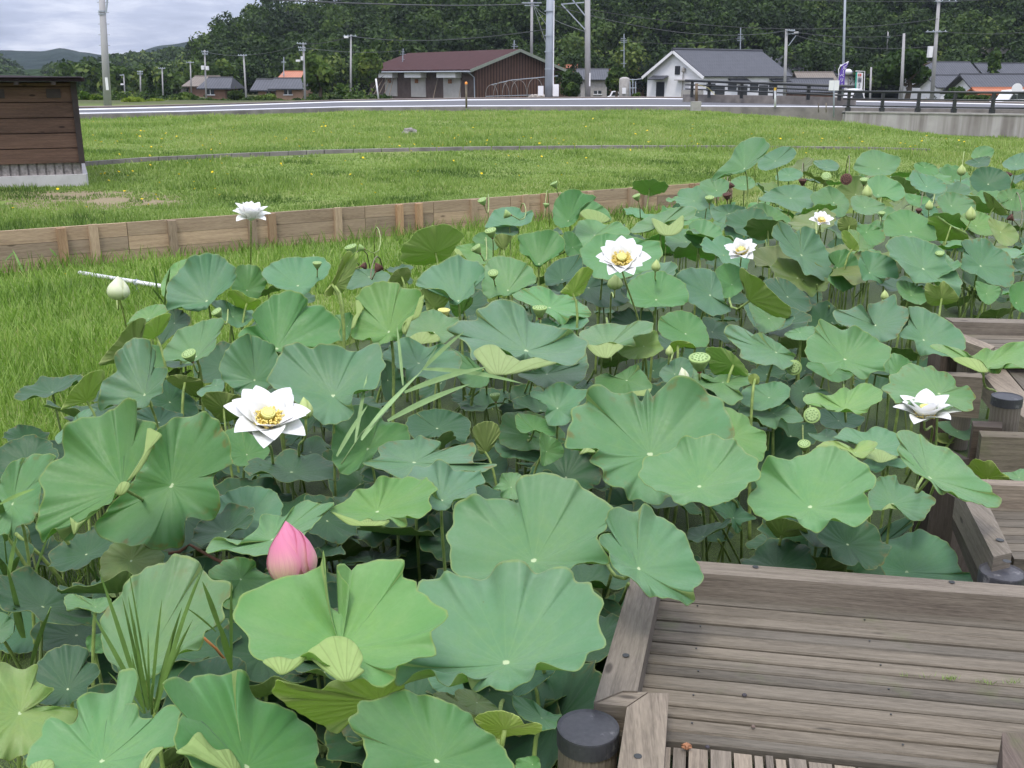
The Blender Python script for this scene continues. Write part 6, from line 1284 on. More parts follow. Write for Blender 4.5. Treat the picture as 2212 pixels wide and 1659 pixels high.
L(5,'b',.22,(1040,640),"930,620 1000,577 1090,580 1150,622 1120,662 1000,652",None,cup=.1)
L(5,'w',.42,(610,775),"385,780 400,722 450,682 480,640 570,602 680,590 750,622 792,660 740,740 700,802 640,832 560,850 480,852 400,832",'yellowish green leaf seen from below standing before the plank fence',under=True,cup=.14)
L(5,'d',.12,(1430,950),"1320,902 1380,832 1460,802 1550,790 1562,880 1500,940 1420,972 1330,985",None,cup=.12)
L(5,'k',-.02,(1600,1000),"1480,960 1600,930 1720,960 1870,1000 1850,1100 1700,1130 1580,1080 1520,1030",None,cup=.06)
L(5,'w',.22,(1960,1380),"1870,1282 1960,1262 2040,1282 2060,1350 2082,1400 2000,1450 1870,1462 1800,1420 1850,1350",None,cup=.12)
L(5,'m',.26,(1730,1380),"1540,1302 1600,1262 1640,1242 1760,1230 1850,1242 1930,1212 2020,1230 2000,1292 1900,1312 1900,1370 1820,1372 1740,1352 1660,1370 1590,1372",'pale leaf with olive funnel underside right of the saddle-shaped leaf',cup=.2,flaps=[("1590,1372 1660,1374 1740,1355 1830,1378 1780,1420 1730,1457 1650,1440",-.02)],bot=(1745,1560))
L(5,'g',.14,(1850,1600),"1650,1582 1720,1552 1770,1570 1900,1500 1950,1540 2000,1610 2012,1660 1900,1682 1850,1712 1760,1720 1650,1650",None,cup=.12,flaps=["1850,1710 1880,1675 1950,1665 2010,1655 1980,1700 1900,1700"])
L(5,'b',.20,(500,1490),"270,1440 330,1362 430,1320 560,1382 660,1362 740,1412 780,1470 760,1540 700,1572 600,1592 500,1582 430,1602 410,1520 380,1530 330,1482",'grey-green leaf under the bright curled-rim leaf crossed by the reed tips',cup=.14)
L(5,'m',.28,(600,1290),"420,1262 500,1172 600,1142 700,1190 762,1200 740,1290 640,1370 600,1292 500,1290 430,1335",None,cup=.14,flaps=["430,1335 500,1290 600,1292 642,1340 560,1362 470,1365"])
L(5,'g',.08,(900,1560),"700,1400 800,1440 880,1500 960,1570 930,1640 820,1640 740,1560",None,cup=.08)
L(5,'d',.02,(300,1600),"270,1480 350,1500 430,1620 400,1700 300,1740 260,1640",None,cup=.08)
L(5,'l',.30,(860,760),"730,740 800,720 880,710 950,740 990,790 960,840 880,850 830,830 790,790",'light green leaf between the seen-from-below leaf and the straight pod stalk',cup=.12,flaps=["725,742 760,750 790,790 750,785"])
L(5,'o',.28,(1050,750),"990,680 1030,650 1090,660 1110,670 1080,720 1060,760 1010,730",None,under=True,cup=.12)
L(5,'g',.24,(930,690),"850,680 910,640 1000,660 1020,740 960,760 880,720",None,cup=.1)
L(5,'w',.26,(600,1130),"500,1020 560,1005 640,1010 700,1050 680,1110 640,1140 560,1150 540,1080",'pale dull leaf behind the bright curled-rim leaf',under=True,cup=.1)
L(5,'g',.18,(790,1150),"700,1100 760,1110 840,1060 850,1100 800,1150 740,1190",None,under=True,cup=.1)
L(5,'b',.20,(180,930),"20,920 100,880 220,880 310,910 300,960 200,980 120,1000 40,1010",None,cup=.1)
L(5,'g',.16,(40,1250),"-60,1200 0,1170 70,1170 60,1290 30,1340 -40,1330",None,cup=.1)
L(5,'o',.22,(390,930),"310,960 350,890 430,870 450,920 410,980 350,990",None,under=True,cup=.1)
L(5,'b',.16,(1370,1260),"1250,1240 1330,1195 1420,1240 1500,1190 1600,1200 1560,1260 1450,1280",None,cup=.1)
L(5,'g',.2,(1500,740),"1440,650 1500,640 1560,720 1560,790 1480,800 1450,760",None,cup=.1)
L(5,'m',.34,(2060,600),"1880,642 1900,592 1990,542 2100,502 2230,472 2300,492 2260,560 2150,560 2060,600 1960,640",'pale green leaf right of the plank fence end with drooping olive side',cup=.14,flaps=["2010,552 2070,570 2130,600 2212,530 2212,620 2150,662 2060,650"])
# rolled young leaves
L(5,'y',.46,(-60,980),"-112,1040 -60,960 -20,880 10,800 40,765 70,770 60,850 30,930 -10,1000 -60,1050",'rolled young pale green leaf standing left of the centre',under=True,cup=.02,q=.7,name='rolled_leaf')
L(5,'y',.455,(-40,990),"-50,1040 -20,960 20,880 60,800 95,772 110,800 90,880 50,960 10,1030",None,under=True,cup=.02,q=.75,name='rolled_leaf')
L(5,'y',.36,(1500,1040),"1420,1030 1480,960 1560,870 1630,885 1600,960 1560,1040 1500,1058 1450,1040",'rolled young yellowish leaf left of the centre white flower',under=True,cup=.04,q=.7,name='rolled_leaf')
L(6,'y',.34,(1100,750),"1030,640 1062,630 1100,662 1140,722 1137,762 1080,745 1040,700",'pale rolled young leaf among the right hand leaves',under=True,cup=.04,q=.7,name='rolled_leaf')
L(6,'l',.33,(1150,740),"1070,632 1120,628 1180,690 1202,772 1140,752 1120,700",None,cup=.06)
# right part
L(6,'m',.20,(1052,1465),"860,1252 900,1212 970,1240 1040,1270 1100,1250 1160,1270 1230,1310 1290,1352 1350,1402 1340,1460 1310,1500 1310,1540 1250,1542 1200,1582 1150,1587 1090,1550 1010,1530 960,1560 900,1500 820,1470 800,1420 810,1330 850,1292",'broad pale ruffled leaf with clear hub left of the far boardwalk edge',cup=.2,wav=.07,bot=(1030,1700))
L(6,'b',.22,(1248,1245),"980,1145 1060,1142 1140,1115 1172,1120 1216,1205 1200,1140 1210,1112 1290,1082 1370,1050 1400,1110 1440,1122 1470,1170 1440,1240 1400,1302 1380,1322 1300,1352 1200,1302 1100,1262 1010,1232 980,1182",'blue-green leaf with a dark slit above the broad pale ruffled leaf',cup=.14)
L(6,'b',.16,(1560,1340),"1470,1132 1540,1120 1600,1150 1660,1182 1720,1212 1790,1270 1830,1330 1830,1402 1790,1442 1700,1442 1620,1432 1550,1440 1520,1402 1490,1340 1440,1332 1410,1302 1450,1240 1470,1192",'dark blue-green leaf with a pale scar touching the far boardwalk',cup=.14)
L(6,'l',.28,(1950,1520),"1620,1390 1650,1365 1720,1380 1780,1392 1850,1422 1880,1442 1960,1392 2030,1402 2100,1362 2180,1350 2260,1362 2350,1422 2330,1500 2212,1520 2130,1490 2080,1510 2050,1550 2000,1550 1970,1520 1920,1470 1850,1452 1760,1460 1700,1430",'wavy bright light green leaf at the right edge before the boardwalk beams',cup=.2,flaps=[("1750,1460 1800,1450 1870,1455 1930,1475 1965,1515 1985,1545 1930,1548 1860,1520 1790,1490",-.02)],bot=(2015,2080))
L(6,'b',.16,(610,1420),"275,1252 340,1240 400,1270 440,1310 500,1292 560,1320 640,1370 700,1412 730,1440 715,1490 680,1522 640,1530 600,1502 520,1500 450,1482 380,1452 370,1402 330,1360 280,1312",'wavy blue-green leaf left of the broad pale ruffled leaf',cup=.16,wav=.08)
L(6,'b',.26,(770,790),"590,600 640,572 700,602 720,640 800,602 870,632 900,690 930,750 960,790 980,850 950,940 900,950 850,922 790,912 760,850 710,812 650,770 620,702 580,662",'large creased blue-green leaf below the half hidden white flower',cup=.2)
L(6,'g',.20,(1000,870),"950,782 1030,752 1100,770 1150,850 1152,950 1100,1002 1040,1025 980,990 940,942 980,862",None,cup=.14)
L(6,'b',.22,(1210,905),"1140,832 1170,762 1240,770 1300,782 1370,820 1402,900 1390,940 1330,932 1290,972 1230,952 1170,952 1150,900",None,cup=.18)
L(6,'b',.26,(1560,880),"1320,722 1360,672 1450,665 1540,682 1620,712 1690,760 1720,842 1780,902 1812,980 1790,1060 1720,1042 1680,972 1640,962 1580,972 1500,962 1450,902 1390,832 1340,792",'large blue-green slanting leaf behind the curved pod stalk at the right',cup=.16)
L(6,'b',.22,(1930,860),"1810,702 1880,682 1960,680 2030,732 2100,770 2140,842 2152,920 2130,992 2060,992 1990,972 1910,922 1850,902 1800,860 1820,760",'blue-green leaf with a pale hub at the far right above the boardwalk',cup=.16)
L(6,'w',.26,(435,1085),"380,870 440,912 500,942 560,1002 640,1082 700,1130 692,1190 620,1192 540,1152 435,1088 400,1000 370,930",'curved pale green leaf seen from below on a bent stalk right of the centre',under=True,cup=.1,bot=(375,1350))
L(6,'m',.28,(110,715),"30,622 60,572 130,555 200,582 250,622 257,700 230,755 160,740 90,742 50,702 10,662",'round soft green leaf above the upper right white flower',cup=.16)
L(6,'b',.18,(180,1050),"0,882 100,872 200,892 250,980 270,1080 312,1150 200,1182 90,1122 0,1060 -50,950",None,cup=.12)
L(6,'g',.20,(320,980),"210,892 280,842 360,862 390,932 400,1000 320,1060 260,1062 240,980",None,cup=.14)
L(6,'g',.14,(20,1300),"-150,1202 -50,1150 50,1162 130,1220 172,1330 150,1382 50,1380 -60,1352 -150,1290",None,cup=.12)
L(6,'d',.04,(680,1060),"530,962 600,932 680,950 750,1002 820,1070 832,1142 760,1160 650,1112 560,1030",None,cup=.1)
L(6,'d',.05,(560,1200),"400,1100 500,1120 640,1200 720,1180 700,1240 600,1280 500,1280 430,1200",None,cup=.1)
L(6,'g',.75,(400,230),"215,250 300,172 350,82 430,32 510,25 562,72 540,130 480,190 430,232 360,262 280,262 200,310 190,290",'tallest dark green leaf rising over the lawn kerb at the upper right',cup=.12)
L(6,'b',.68,(600,180),"490,172 560,122 640,87 710,90 737,130 700,182 640,212 540,242 490,222",'second tall leaf just right of the tallest one over the lawn',cup=.14)
L(6,'b',.34,(700,420),"500,432 560,372 650,337 750,335 840,372 862,430 830,502 760,512 680,492 600,452",None,cup=.14)
L(6,'m',.32,(980,450),"830,402 890,362 960,342 1040,392 1082,460 1040,542 960,522 880,492 850,460",None,cup=.14)
L(6,'m',.44,(1270,230),"1110,202 1160,132 1240,105 1330,132 1412,160 1390,232 1330,272 1200,272 1120,242",'wide soft green leaf on the horizon of leaves at the top right',cup=.12)
L(6,'m',.34,(1265,400),"1200,302 1280,267 1350,292 1420,332 1442,400 1380,442 1320,412 1250,412 1210,352",None,cup=.16)
L(6,'b',.40,(930,220),"845,182 900,172 960,170 1012,202 1000,240 930,242 880,222",None,cup=.1)
L(6,'b',.34,(1580,345),"1470,282 1500,237 1560,262 1640,282 1700,322 1712,370 1650,392 1560,377 1490,342",None,cup=.16)
L(6,'d',.34,(1980,330),"1860,302 1900,232 1980,215 2080,242 2130,302 2100,390 1990,412 1900,372",None,cup=.14)
L(6,'g',.20,(1480,640),"1300,642 1320,542 1420,492 1530,522 1620,582 1640,690 1500,692 1350,672",None,cup=.1)
L(6,'w',.28,(1740,600),"1590,562 1650,537 1740,592 1840,642 1842,690 1740,697 1640,692 1600,642",'yellowish underside leaf among the far right leaves',under=True,cup=.12)
L(6,'b',.26,(1600,520),"1540,472 1600,455 1655,500 1650,560 1590,570 1560,530",None,cup=.12)
L(6,'b',.30,(300,520),"180,502 240,467 330,462 420,492 420,560 330,582 220,572",None,cup=.14)
L(6,'m',.34,(220,370),"110,322 180,292 260,292 310,332 260,402 200,412 140,382",None,cup=.14)
L(6,'g',.24,(560,560),"420,492 500,452 580,472 660,522 700,562 640,622 540,602 460,542",None,cup=.12)
L(6,'d',.12,(400,650),"270,622 330,570 430,572 540,622 562,700 430,722 310,702",None,cup=.1)
L(6,'b',.38,(690,270),"600,292 640,232 720,225 782,262 740,302 650,310",None,cup=.12)
L(6,'m',.36,(400,330),"310,310 380,275 450,290 470,340 400,370 330,350",None,cup=.12)
L(6,'g',.28,(1500,430),"1440,390 1520,400 1600,420 1620,470 1540,480 1460,450",None,cup=.12)
L(6,'w',.24,(1080,600),"1010,560 1080,540 1130,570 1120,640 1060,650 1010,620",None,under=True,cup=.1)
L(6,'g',.22,(1190,640),"1130,600 1200,590 1290,620 1310,690 1230,730 1150,690",None,cup=.1)
L(6,'m',.30,(1180,480),"1090,420 1160,400 1250,430 1320,470 1280,510 1200,530 1110,500",None,cup=.14)
L(6,'m',.30,(1740,470),"1650,430 1720,380 1820,400 1900,450 1880,520 1800,560 1700,520",None,cup=.14)
L(6,'l',.24,(1900,600),"1800,540 1880,500 1980,530 2050,600 2000,660 1900,650 1840,600",None,cup=.12)
L(6,'w',.24,(2060,640),"1980,560 2060,570 2140,600 2180,680 2120,730 2040,700",None,cup=.1)
L(6,'o',.3,(2020,480),"1950,380 2000,400 2060,460 2110,520 2060,530 1990,490 1960,430",'browned yellow leaf twisted upright near the right edge',under=True,cup=.1)
L(6,'g',.28,(2130,430),"2040,400 2110,360 2220,370 2260,440 2200,500 2100,490",None,cup=.14)
L(6,'m',.46,(1920,150),"1870,150 1900,95 1970,80 2020,110 1990,170 1930,190",None,cup=.12)
L(6,'d',.44,(1920,190),"1830,190 1900,160 1990,150 1980,210 1900,220",None,cup=.1)
L(6,'b',.48,(2160,200),"2070,200 2130,150 2212,125 2300,160 2290,220 2212,230 2130,240",'blue-green leaf at the extreme upper right edge',cup=.14)
L(6,'g',.42,(1570,220),"1500,200 1560,185 1640,210 1660,260 1590,280 1520,260",None,cup=.12)
L(6,'g',.16,(2160,1100),"2120,1000 2200,960 2300,1000 2300,1150 2200,1160 2130,1100",None,cup=.12)
L(6,'g',.10,(1970,1040),"1900,960 1980,980 2060,1000 2040,1070 1980,1110 1920,1060",None,cup=.1)
L(6,'w',.18,(1680,1070),"1580,970 1650,990 1700,960 1790,1070 1700,1110 1600,1110 1570,1040",'netted yellow-green underside leaf beneath the large slanting leaf',under=True,cup=.14)
L(6,'m',.10,(1480,1050),"1390,960 1460,960 1560,1010 1590,1070 1540,1110 1450,1080 1400,1030",None,cup=.12)
L(6,'m',.12,(560,1200),"430,1100 520,1130 640,1160 660,1240 560,1290 500,1290 460,1200",None,cup=.12)
L(6,'m',.08,(760,1290),"660,1300 720,1270 800,1250 860,1260 830,1330 770,1340 700,1330",None,cup=.1)
L(6,'l',.20,(330,1500),"150,1400 200,1385 290,1402 370,1470 425,1550 400,1580 300,1560 200,1560 170,1480",'yellow-green leaf behind the biggest seed pod',under=True,cup=.1)
L(9,'m',.12,(260,170),"20,50 100,120 170,150 250,120 330,130 440,110 450,170 370,210 385,270 320,320 260,290 180,220 60,180",'ruffled light green leaf below the biggest seed pod',cup=.14,wav=.09)
L(9,'y',.15,(470,150),"425,130 470,115 498,140 490,180 440,180",None,under=True,cup=.1)
L(6,'m',.06,(1400,1560),"1340,1440 1400,1430 1480,1480 1500,1540 1430,1560 1370,1620 1340,1560",None,cup=.08)
L(5,'y',.24,(2180,1370),"2125,1400 2140,1355 2200,1342 2270,1360 2290,1390 2212,1385 2150,1420",'small curled olive leaf over the tiny closed bud',under=True,cup=.1)
L(5,'b',.16,(2160,1560),"2060,1560 2130,1480 2212,1450 2280,1500 2260,1600 2150,1640",None,cup=.12)
L(9,'g',-.06,(930,80),"800,60 880,20 960,0 1060,60 1100,130 1000,170 900,130",None,cup=.08)
L(9,'g',.06,(1350,60),"1300,20 1360,-10 1430,30 1480,60 1400,80 1340,110 1300,90",None,cup=.08)
for x in LIST_DBG:
    if x[2] > .36 or x[2] < .10 or x[4] < .3: print('leaf', x)
print('traced leaves', NLEAF)
# ------------------------------------------------------------------ loose leaves that fill the stand
LASTARR = [None]
def proto_blade(seed):
    r = np.random.default_rng(seed); N = 84; a = np.linspace(0, 2*np.pi, N, endpoint=False); ph = r.uniform(0, 6.28, 8)
    rad = 1+.05*np.sin(2*a+ph[0])+.035*np.sin(7*a+ph[1])+.03*np.sin(11*a+ph[2])+.018*np.sin(19*a+ph[3])-.12*np.exp(-((np.angle(np.exp(1j*(a-ph[4]))))/.16)**2)-.10*np.exp(-((np.angle(np.exp(1j*(a-ph[4]-3.1))))/.14)**2)
    cup = r.uniform(.08, .26); hh = cup+.07*np.sin(2*a+ph[5])*r.uniform(.3, 1.6)+.05*np.sin(5*a+ph[6])+.045*np.sin(8*a+ph[7])+.02*np.sin(13*a)
    E = np.stack([rad*np.cos(a), rad*np.sin(a), hh], -1); arr = blade_arrays(np.zeros(3), np.array([0, 0, 1.]), E, None, 1.0, r, thick=.007)
    LASTARR[0] = arr; o = blade_obj('blade', arr, (0, 0, 0), None, (1, 1, 1)); return o
PROTO = [proto_blade(50+i) for i in range(14)]
STUFF = []
m = MB(); m.tube([(0,0,-1),(.03,.01,-.66),(.03,-.01,-.33),(0,0,0)], [.0105,.0095,.0085,.0075], 7); STP = m.build('stalk', M_STALK, smooth=True, color=STK)
FILL_USED = []
def fill_leaf(x, y, z, R, nrm, col, r):
    base = Vector((x+r.uniform(-.08,.08)-nrm.x*.15, y+r.uniform(-.08,.08)-nrm.y*.15, WATER-.05))
    e_ = bpy.data.objects.new('lotus_leaf', None); e_.empty_display_size = .05; e_.location = base; C.objects.link(e_); e_['category'] = 'leaf'; e_['group'] = 'lotus leaves in the pond'
    b = PROTO[int(r.integers(0, len(PROTO)))].copy(); C.objects.link(b); b.parent = e_; top = Vector((x, y, z))-base; b.location = top; b.scale = (R, R, R)
    q_ = nrm.to_track_quat('Z', 'Y'); b.rotation_mode = 'QUATERNION'; b.rotation_quaternion = q_@Matrix.Rotation(r.uniform(0, 6.28), 3, 'Z').to_quaternion(); b.color = (*hsvj(PAL[col], r, .08), 1)
    s = STP.copy(); C.objects.link(s); s.parent = e_; s.location = top; s.rotation_mode = 'QUATERNION'; s.rotation_quaternion = top.to_track_quat('Z', 'X'); s.scale = (1, 1, top.length)
    px, py, dd = proj((x, y, z)); e_['_p'] = (px, py, px, py, R*F/dd); LABELJOBS.append((e_, None, col, '', R))
def upn(r, t_=.35, toward=.15):
    return Vector((r.normal(0, t_), r.normal(0, t_)-toward, 1)).normalized()
r = np.random.default_rng(77)
def inpond(x, y, mrg=.0): return float(pond_sd(np.array([x]), np.array([y]))[0]) > mrg
def ondeck(x, y):
    px, py, _ = proj((x, y, 0)); 
    return (py > 1190 and px > 1300) or (x > 1.35 and y < 3.9) or (px > 2030 and py > 660)
cnt = 0
def scatter(n, d0, d1, a0, a1, zf, Rf, cols, mind, tries=6000, tilt=.35):
    global cnt; pts = []; k = 0
    while len(pts) < n and k < tries:
        k += 1; d = math.exp(r.uniform(math.log(d0), math.log(d1))); a = R_(r.uniform(a0, a1)); x, y = d*math.sin(a), d*math.cos(a)
        if not inpond(x, y) or ondeck(x, y): continue
        if any((x-u_)**2+(y-v2)**2 < (mind*(.6+.03*d))**2 for u_, v2 in pts): continue
        z = zf(d); px, py, _ = proj((x, y, z))
        if px < -60 or px > 2270 or py > 1800: continue
        pts.append((x, y)); fill_leaf(x, y, z, Rf(), upn(r, tilt), cols[int(r.integers(0, len(cols)))], r); cnt += 1
# low storey, one dense mass; canopy shade is put into its dark green
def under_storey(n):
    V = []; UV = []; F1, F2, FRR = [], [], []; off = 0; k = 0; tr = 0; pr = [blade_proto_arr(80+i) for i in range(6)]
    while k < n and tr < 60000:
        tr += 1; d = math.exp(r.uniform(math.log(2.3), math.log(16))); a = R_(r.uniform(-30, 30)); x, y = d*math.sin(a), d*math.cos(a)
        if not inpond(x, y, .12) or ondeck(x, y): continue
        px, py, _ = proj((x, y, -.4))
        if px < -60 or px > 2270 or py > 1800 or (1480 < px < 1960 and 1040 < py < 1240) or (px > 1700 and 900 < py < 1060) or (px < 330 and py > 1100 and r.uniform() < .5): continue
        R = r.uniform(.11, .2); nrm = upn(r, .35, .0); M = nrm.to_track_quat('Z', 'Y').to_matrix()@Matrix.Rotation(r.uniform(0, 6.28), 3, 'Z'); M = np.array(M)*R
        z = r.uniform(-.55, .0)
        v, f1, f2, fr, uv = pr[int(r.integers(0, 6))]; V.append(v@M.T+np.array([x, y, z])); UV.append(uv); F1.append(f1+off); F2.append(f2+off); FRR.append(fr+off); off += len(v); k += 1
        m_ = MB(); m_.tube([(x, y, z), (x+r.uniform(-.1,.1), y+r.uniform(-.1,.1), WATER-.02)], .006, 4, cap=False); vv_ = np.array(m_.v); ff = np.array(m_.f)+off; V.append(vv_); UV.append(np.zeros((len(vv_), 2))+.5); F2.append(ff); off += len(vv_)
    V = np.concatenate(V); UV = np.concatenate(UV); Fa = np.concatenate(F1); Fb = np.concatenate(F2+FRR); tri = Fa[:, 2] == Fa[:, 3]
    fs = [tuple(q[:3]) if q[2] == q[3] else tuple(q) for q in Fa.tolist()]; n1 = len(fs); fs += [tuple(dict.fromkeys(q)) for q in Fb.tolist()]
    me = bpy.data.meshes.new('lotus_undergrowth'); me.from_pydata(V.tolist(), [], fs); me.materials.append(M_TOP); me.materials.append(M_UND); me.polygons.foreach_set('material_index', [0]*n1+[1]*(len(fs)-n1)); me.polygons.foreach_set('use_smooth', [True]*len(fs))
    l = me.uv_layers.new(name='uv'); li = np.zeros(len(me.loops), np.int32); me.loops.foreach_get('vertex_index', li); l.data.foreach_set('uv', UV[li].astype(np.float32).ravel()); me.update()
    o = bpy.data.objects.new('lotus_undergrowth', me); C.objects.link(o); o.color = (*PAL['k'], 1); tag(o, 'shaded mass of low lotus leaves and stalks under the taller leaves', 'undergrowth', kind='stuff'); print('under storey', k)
def blade_proto_arr(seed):
    o = proto_blade(seed); n_ = len(RINGS); v, f1, f2, fr, uv, _ = LASTARR[0]; bpy.data.objects.remove(o); return v, f1, f2, fr, uv
under_storey(520)
# far band, right
scatter(80, 8.2, 19, 7, 29, lambda d: r.uniform(.0, .34)-(.016*max(0, d-9)), lambda: r.uniform(.18, .26), 'bgbmdgo', .44, tilt=.42)
print('fill leaves', cnt)
for p_ in PROTO: bpy.data.objects.remove(p_)
bpy.data.objects.remove(STP)
# ------------------------------------------------------------------ flowers, buds, pods
def petalmat(name, base, tip, vein=.12, edge=.0):
    t = NT(name); uvn = t.n('UVMap'); uvn.uv_map = 'uv'; s = t.n('SeparateXYZ'); t.l(uvn.outputs[0], s.inputs[0])
    n = t.noise(t.scalevec(uvn.outputs[0], (46, 1.4, 1)), 1.0, 2); c = t.mix(t.maprange(s.outputs[1], .05, .8), base, tip); c = t.mix(t.maprange(n, .4, .62, 0, vein), c, tuple(q*.8 for q in tip)); c = t.mix(t.math('MULTIPLY', t.maprange(t.math('ABSOLUTE', t.math('SUBTRACT', s.outputs[0], .5)), .28, .5), edge), c, tuple(q*.82 for q in tip))
    return t.bsdf(c, .5, .3, n, .15, .002, sheen=.1, transl=t.mix(.5, c, tip), tf=.35)
M_WPET = petalmat('white_petal', (.88,.90,.74), (.96,.95,.94), .08); M_PPET = petalmat('pink_petal', (.80,.66,.42), (.80,.28,.42), .4, .8)
M_GPET = petalmat('green_bud_petal', (.38,.50,.17), (.62,.72,.30), .12, .4); M_CPET = petalmat('cream_petal', (.52,.62,.28), (.86,.88,.66))
M_POD = simple('seed_pod_green', (.28,.40,.13), .6, .3, .12, 60); M_PODY = simple('seed_pod_yellow', (.62,.60,.20), .6, .3, .12, 60); M_PODD = simple('dry_seed_pod', (.12,.06,.045), .8, .2, .35, 70)
M_SEED = simple('seed', (.22,.33,.12), .6, .3, .2, 90); M_SEEDD = simple('dark_seed', (.03,.02,.018), .8); M_STAM = simple('stamen_yellow', (.90,.68,.16), .6, .2, .25, 300); M_STAMT = simple('stamen_tip', (.88,.66,.20), .6)
M_FACE = simple('pod_face', (.33,.45,.19), .65, .2, .1, 80)
def petal(parent, name, o, M, az_, open_, L, Wd, mat, cupk=.35, curl=.2, r=random, z0=.0, rad0=.012):
    """petal starting at radius rad0, rising then opening by angle open_ (0 upright, 1.57 flat)"""
    nu, nv = 15, 7; V = []; UV = []; ca, sa_ = math.cos(az_), math.sin(az_)
    px_, pz_ = rad0, z0; ang = open_*.55; prev = 0; path = []
    for i in range(nu):
        s = i/(nu-1); path.append((px_, pz_, ang)); ang_n = open_*(.55+.6*s)-curl*max(0, s-.6); st = L/(nu-1); px_ += math.sin(ang_n)*st; pz_ += math.cos(ang_n)*st; ang = ang_n
    for i, (rx, rz_, an) in enumerate(path):
        s = i/(nu-1); wd = Wd*(math.sin(math.pi*min(1, s*.94+.09))**.75)*(1-.10*s) if s < 1 else 0.0
        wd = Wd*1.22*max(0.015, (math.sin(math.pi*(s**.95)*.975+.06)))**.85
        for j in range(nv):
            b = (j/(nv-1)-.5)*2; lat = b*wd/2; cup_ = cupk*wd*(b*b)*.5
            # cup rises towards the inside (normal of the petal path)
            qx = rx-math.cos(an)*cup_; qz = rz_+math.sin(an)*cup_
            V.append(o+M@Vector((qx*ca-lat*sa_, qx*sa_+lat*ca, qz))); UV.append((b*.5+.5, s))
    F_ = [(i*nv+j, i*nv+j+1, (i+1)*nv+j+1, (i+1)*nv+j) for i in range(nu-1) for j in range(nv-1)]
    V = np.array([tuple(q) for q in V]); nV = len(V); ctr = V.mean(0); off = (M@Vector((math.cos(open_)*ca, math.cos(open_)*sa_, -math.sin(open_)))).normalized()*.0009
    V2 = V+np.array(off); F2 = [tuple(k+nV for k in f_[::-1]) for f_ in F_]; me = bpy.data.meshes.new(name); pw = parent_world(parent)
    me.from_pydata((np.concatenate([V, V2])-np.array(pw)).tolist(), [], F_+F2); me.materials.append(mat); me.polygons.foreach_set('use_smooth', [True]*len(me.polygons))
    l = me.uv_layers.new(name='uv'); UV = UV+UV; li = np.zeros(len(me.loops), np.int32); me.loops.foreach_get('vertex_index', li); l.data.foreach_set('uv', np.array(UV, np.float32)[li].ravel()); me.update()
    ob = bpy.data.objects.new(name, me); C.objects.link(ob); ob.parent = parent; return ob
def orient(dx, dy, dz):
    """matrix whose z axis is given in (screen right, screen up, towards viewer)"""
    return None
def axism(px, py, z, ax):
    c = P(px, py, z); v = (EYEV-c).normalized(); rs = (CR-v*CR.dot(v)).normalized(); us = v.cross(rs); d = (rs*ax[0]+us*ax[1]+v*ax[2]).normalized()
    zz_ = d; xx = rs-zz_*rs.dot(zz_); xx = xx.normalized() if xx.length > .05 else us; yy = zz_.cross(xx); return c, Matrix((xx, yy, zz_)).transposed(), d
def pod_parts(e_, c, M, s, green=True, yel=False, dry=False, holes=18, h=1.25):
    mt = M_PODD if dry else (M_PODY if yel else M_POD); m = MB(); nn = 22
    prof = [(.16*s,-h*s),(.30*s,-h*s*.93),(.55*s,-h*s*.7),(.78*s,-h*s*.42),(.95*s,-h*s*.15),(1.0*s,-.03*s),(.97*s,.02*s),(.86*s,.03*s)]
    o0 = len(m.v); m.lathe(c, prof, nn, M)
    m.v = [tuple(Vector(v)+M@Vector((0,0,0))) for v in m.v]
    m.build('receptacle', mt, e_, smooth=True)
    m = MB(); m.lathe(c, [(.86*s,.025*s),(.6*s,.05*s),(.3*s,.06*s)], nn, M); m.build('pod_face', mt if dry or yel else M_FACE, e_, smooth=True)
    m = MB(); k = 0
    for rr, cntt in ((0,1),(.32,6),(.64,11)):
        for j in range(cntt):
            a = j*2*math.pi/max(1,cntt)+rr; q = c+M@Vector((rr*s*math.cos(a), rr*s*math.sin(a), .058*s)); m.lathe(q, [(.095*s,-.03*s),(.085*s,.035*s),(.04*s,.06*s)], 8, M)
    m.build('seeds', M_SEEDD if dry else (M_STAMT if yel else M_SEED), e_, smooth=True)
def flower(px, py, z, wpx, ax, label, bot, tiers, seed=1, Lf=.5, podk=.165, name='lotus_flower', stam=True):
    c, M, d = axism(px, py, z, ax); dep = proj(c)[2]; S = wpx*dep/F/2; r = random.Random(seed); base = P(bot[0], bot[1], WATER) if len(bot) == 2 else P(*bot)
    e_ = empty(name, base, label, 'flower', 'open white lotus flowers')
    for (n_, op, L, Wd, ph) in tiers:
        for k in range(n_): petal(e_, 'petal', c, M, ph+k*2*math.pi/n_+r.uniform(-.12,.12), op+r.uniform(-.12,.12), S*L*r.uniform(.93,1.05), S*Wd*r.uniform(.92,1.08), M_WPET, rad0=S*.08, r=r, curl=r.uniform(0,.35), z0=-.04*S)
    ps = S*podk
    if ps: pod_parts(e_, c+d*S*.42, M, ps, yel=True, h=1.6)
    if stam:
        m = MB(); m2 = MB()
        for k in range(230):
            a = r.uniform(0, 6.28); q0 = c+M@Vector((ps*.45*math.cos(a), ps*.45*math.sin(a), .03*S)); rr = S*r.uniform(.17,.33); hz_ = S*r.uniform(.14,.32); q1 = c+M@Vector((rr*math.cos(a), rr*math.sin(a), hz_))
            m.tube([q0, q0.lerp(q1,.5)+M@Vector((0,0,.02*S)), q1], S*.008, 4); m2.tube([q1, q1+(q1-q0)*.16], S*.018, 5)
        m.build('stamens', M_STAM, e_); m2.build('anthers', M_STAMT, e_)
    stalk_obj(e_, c-d*S*.05, (d+Vector((0,0,1))).normalized(), base, r0=.006, color=(.31,.39,.11), rng_=r); return e_
_F = [(5,1.45,.98,.52,.1),(6,1.22,.95,.52,.6),(5,.95,.82,.48,.2)]
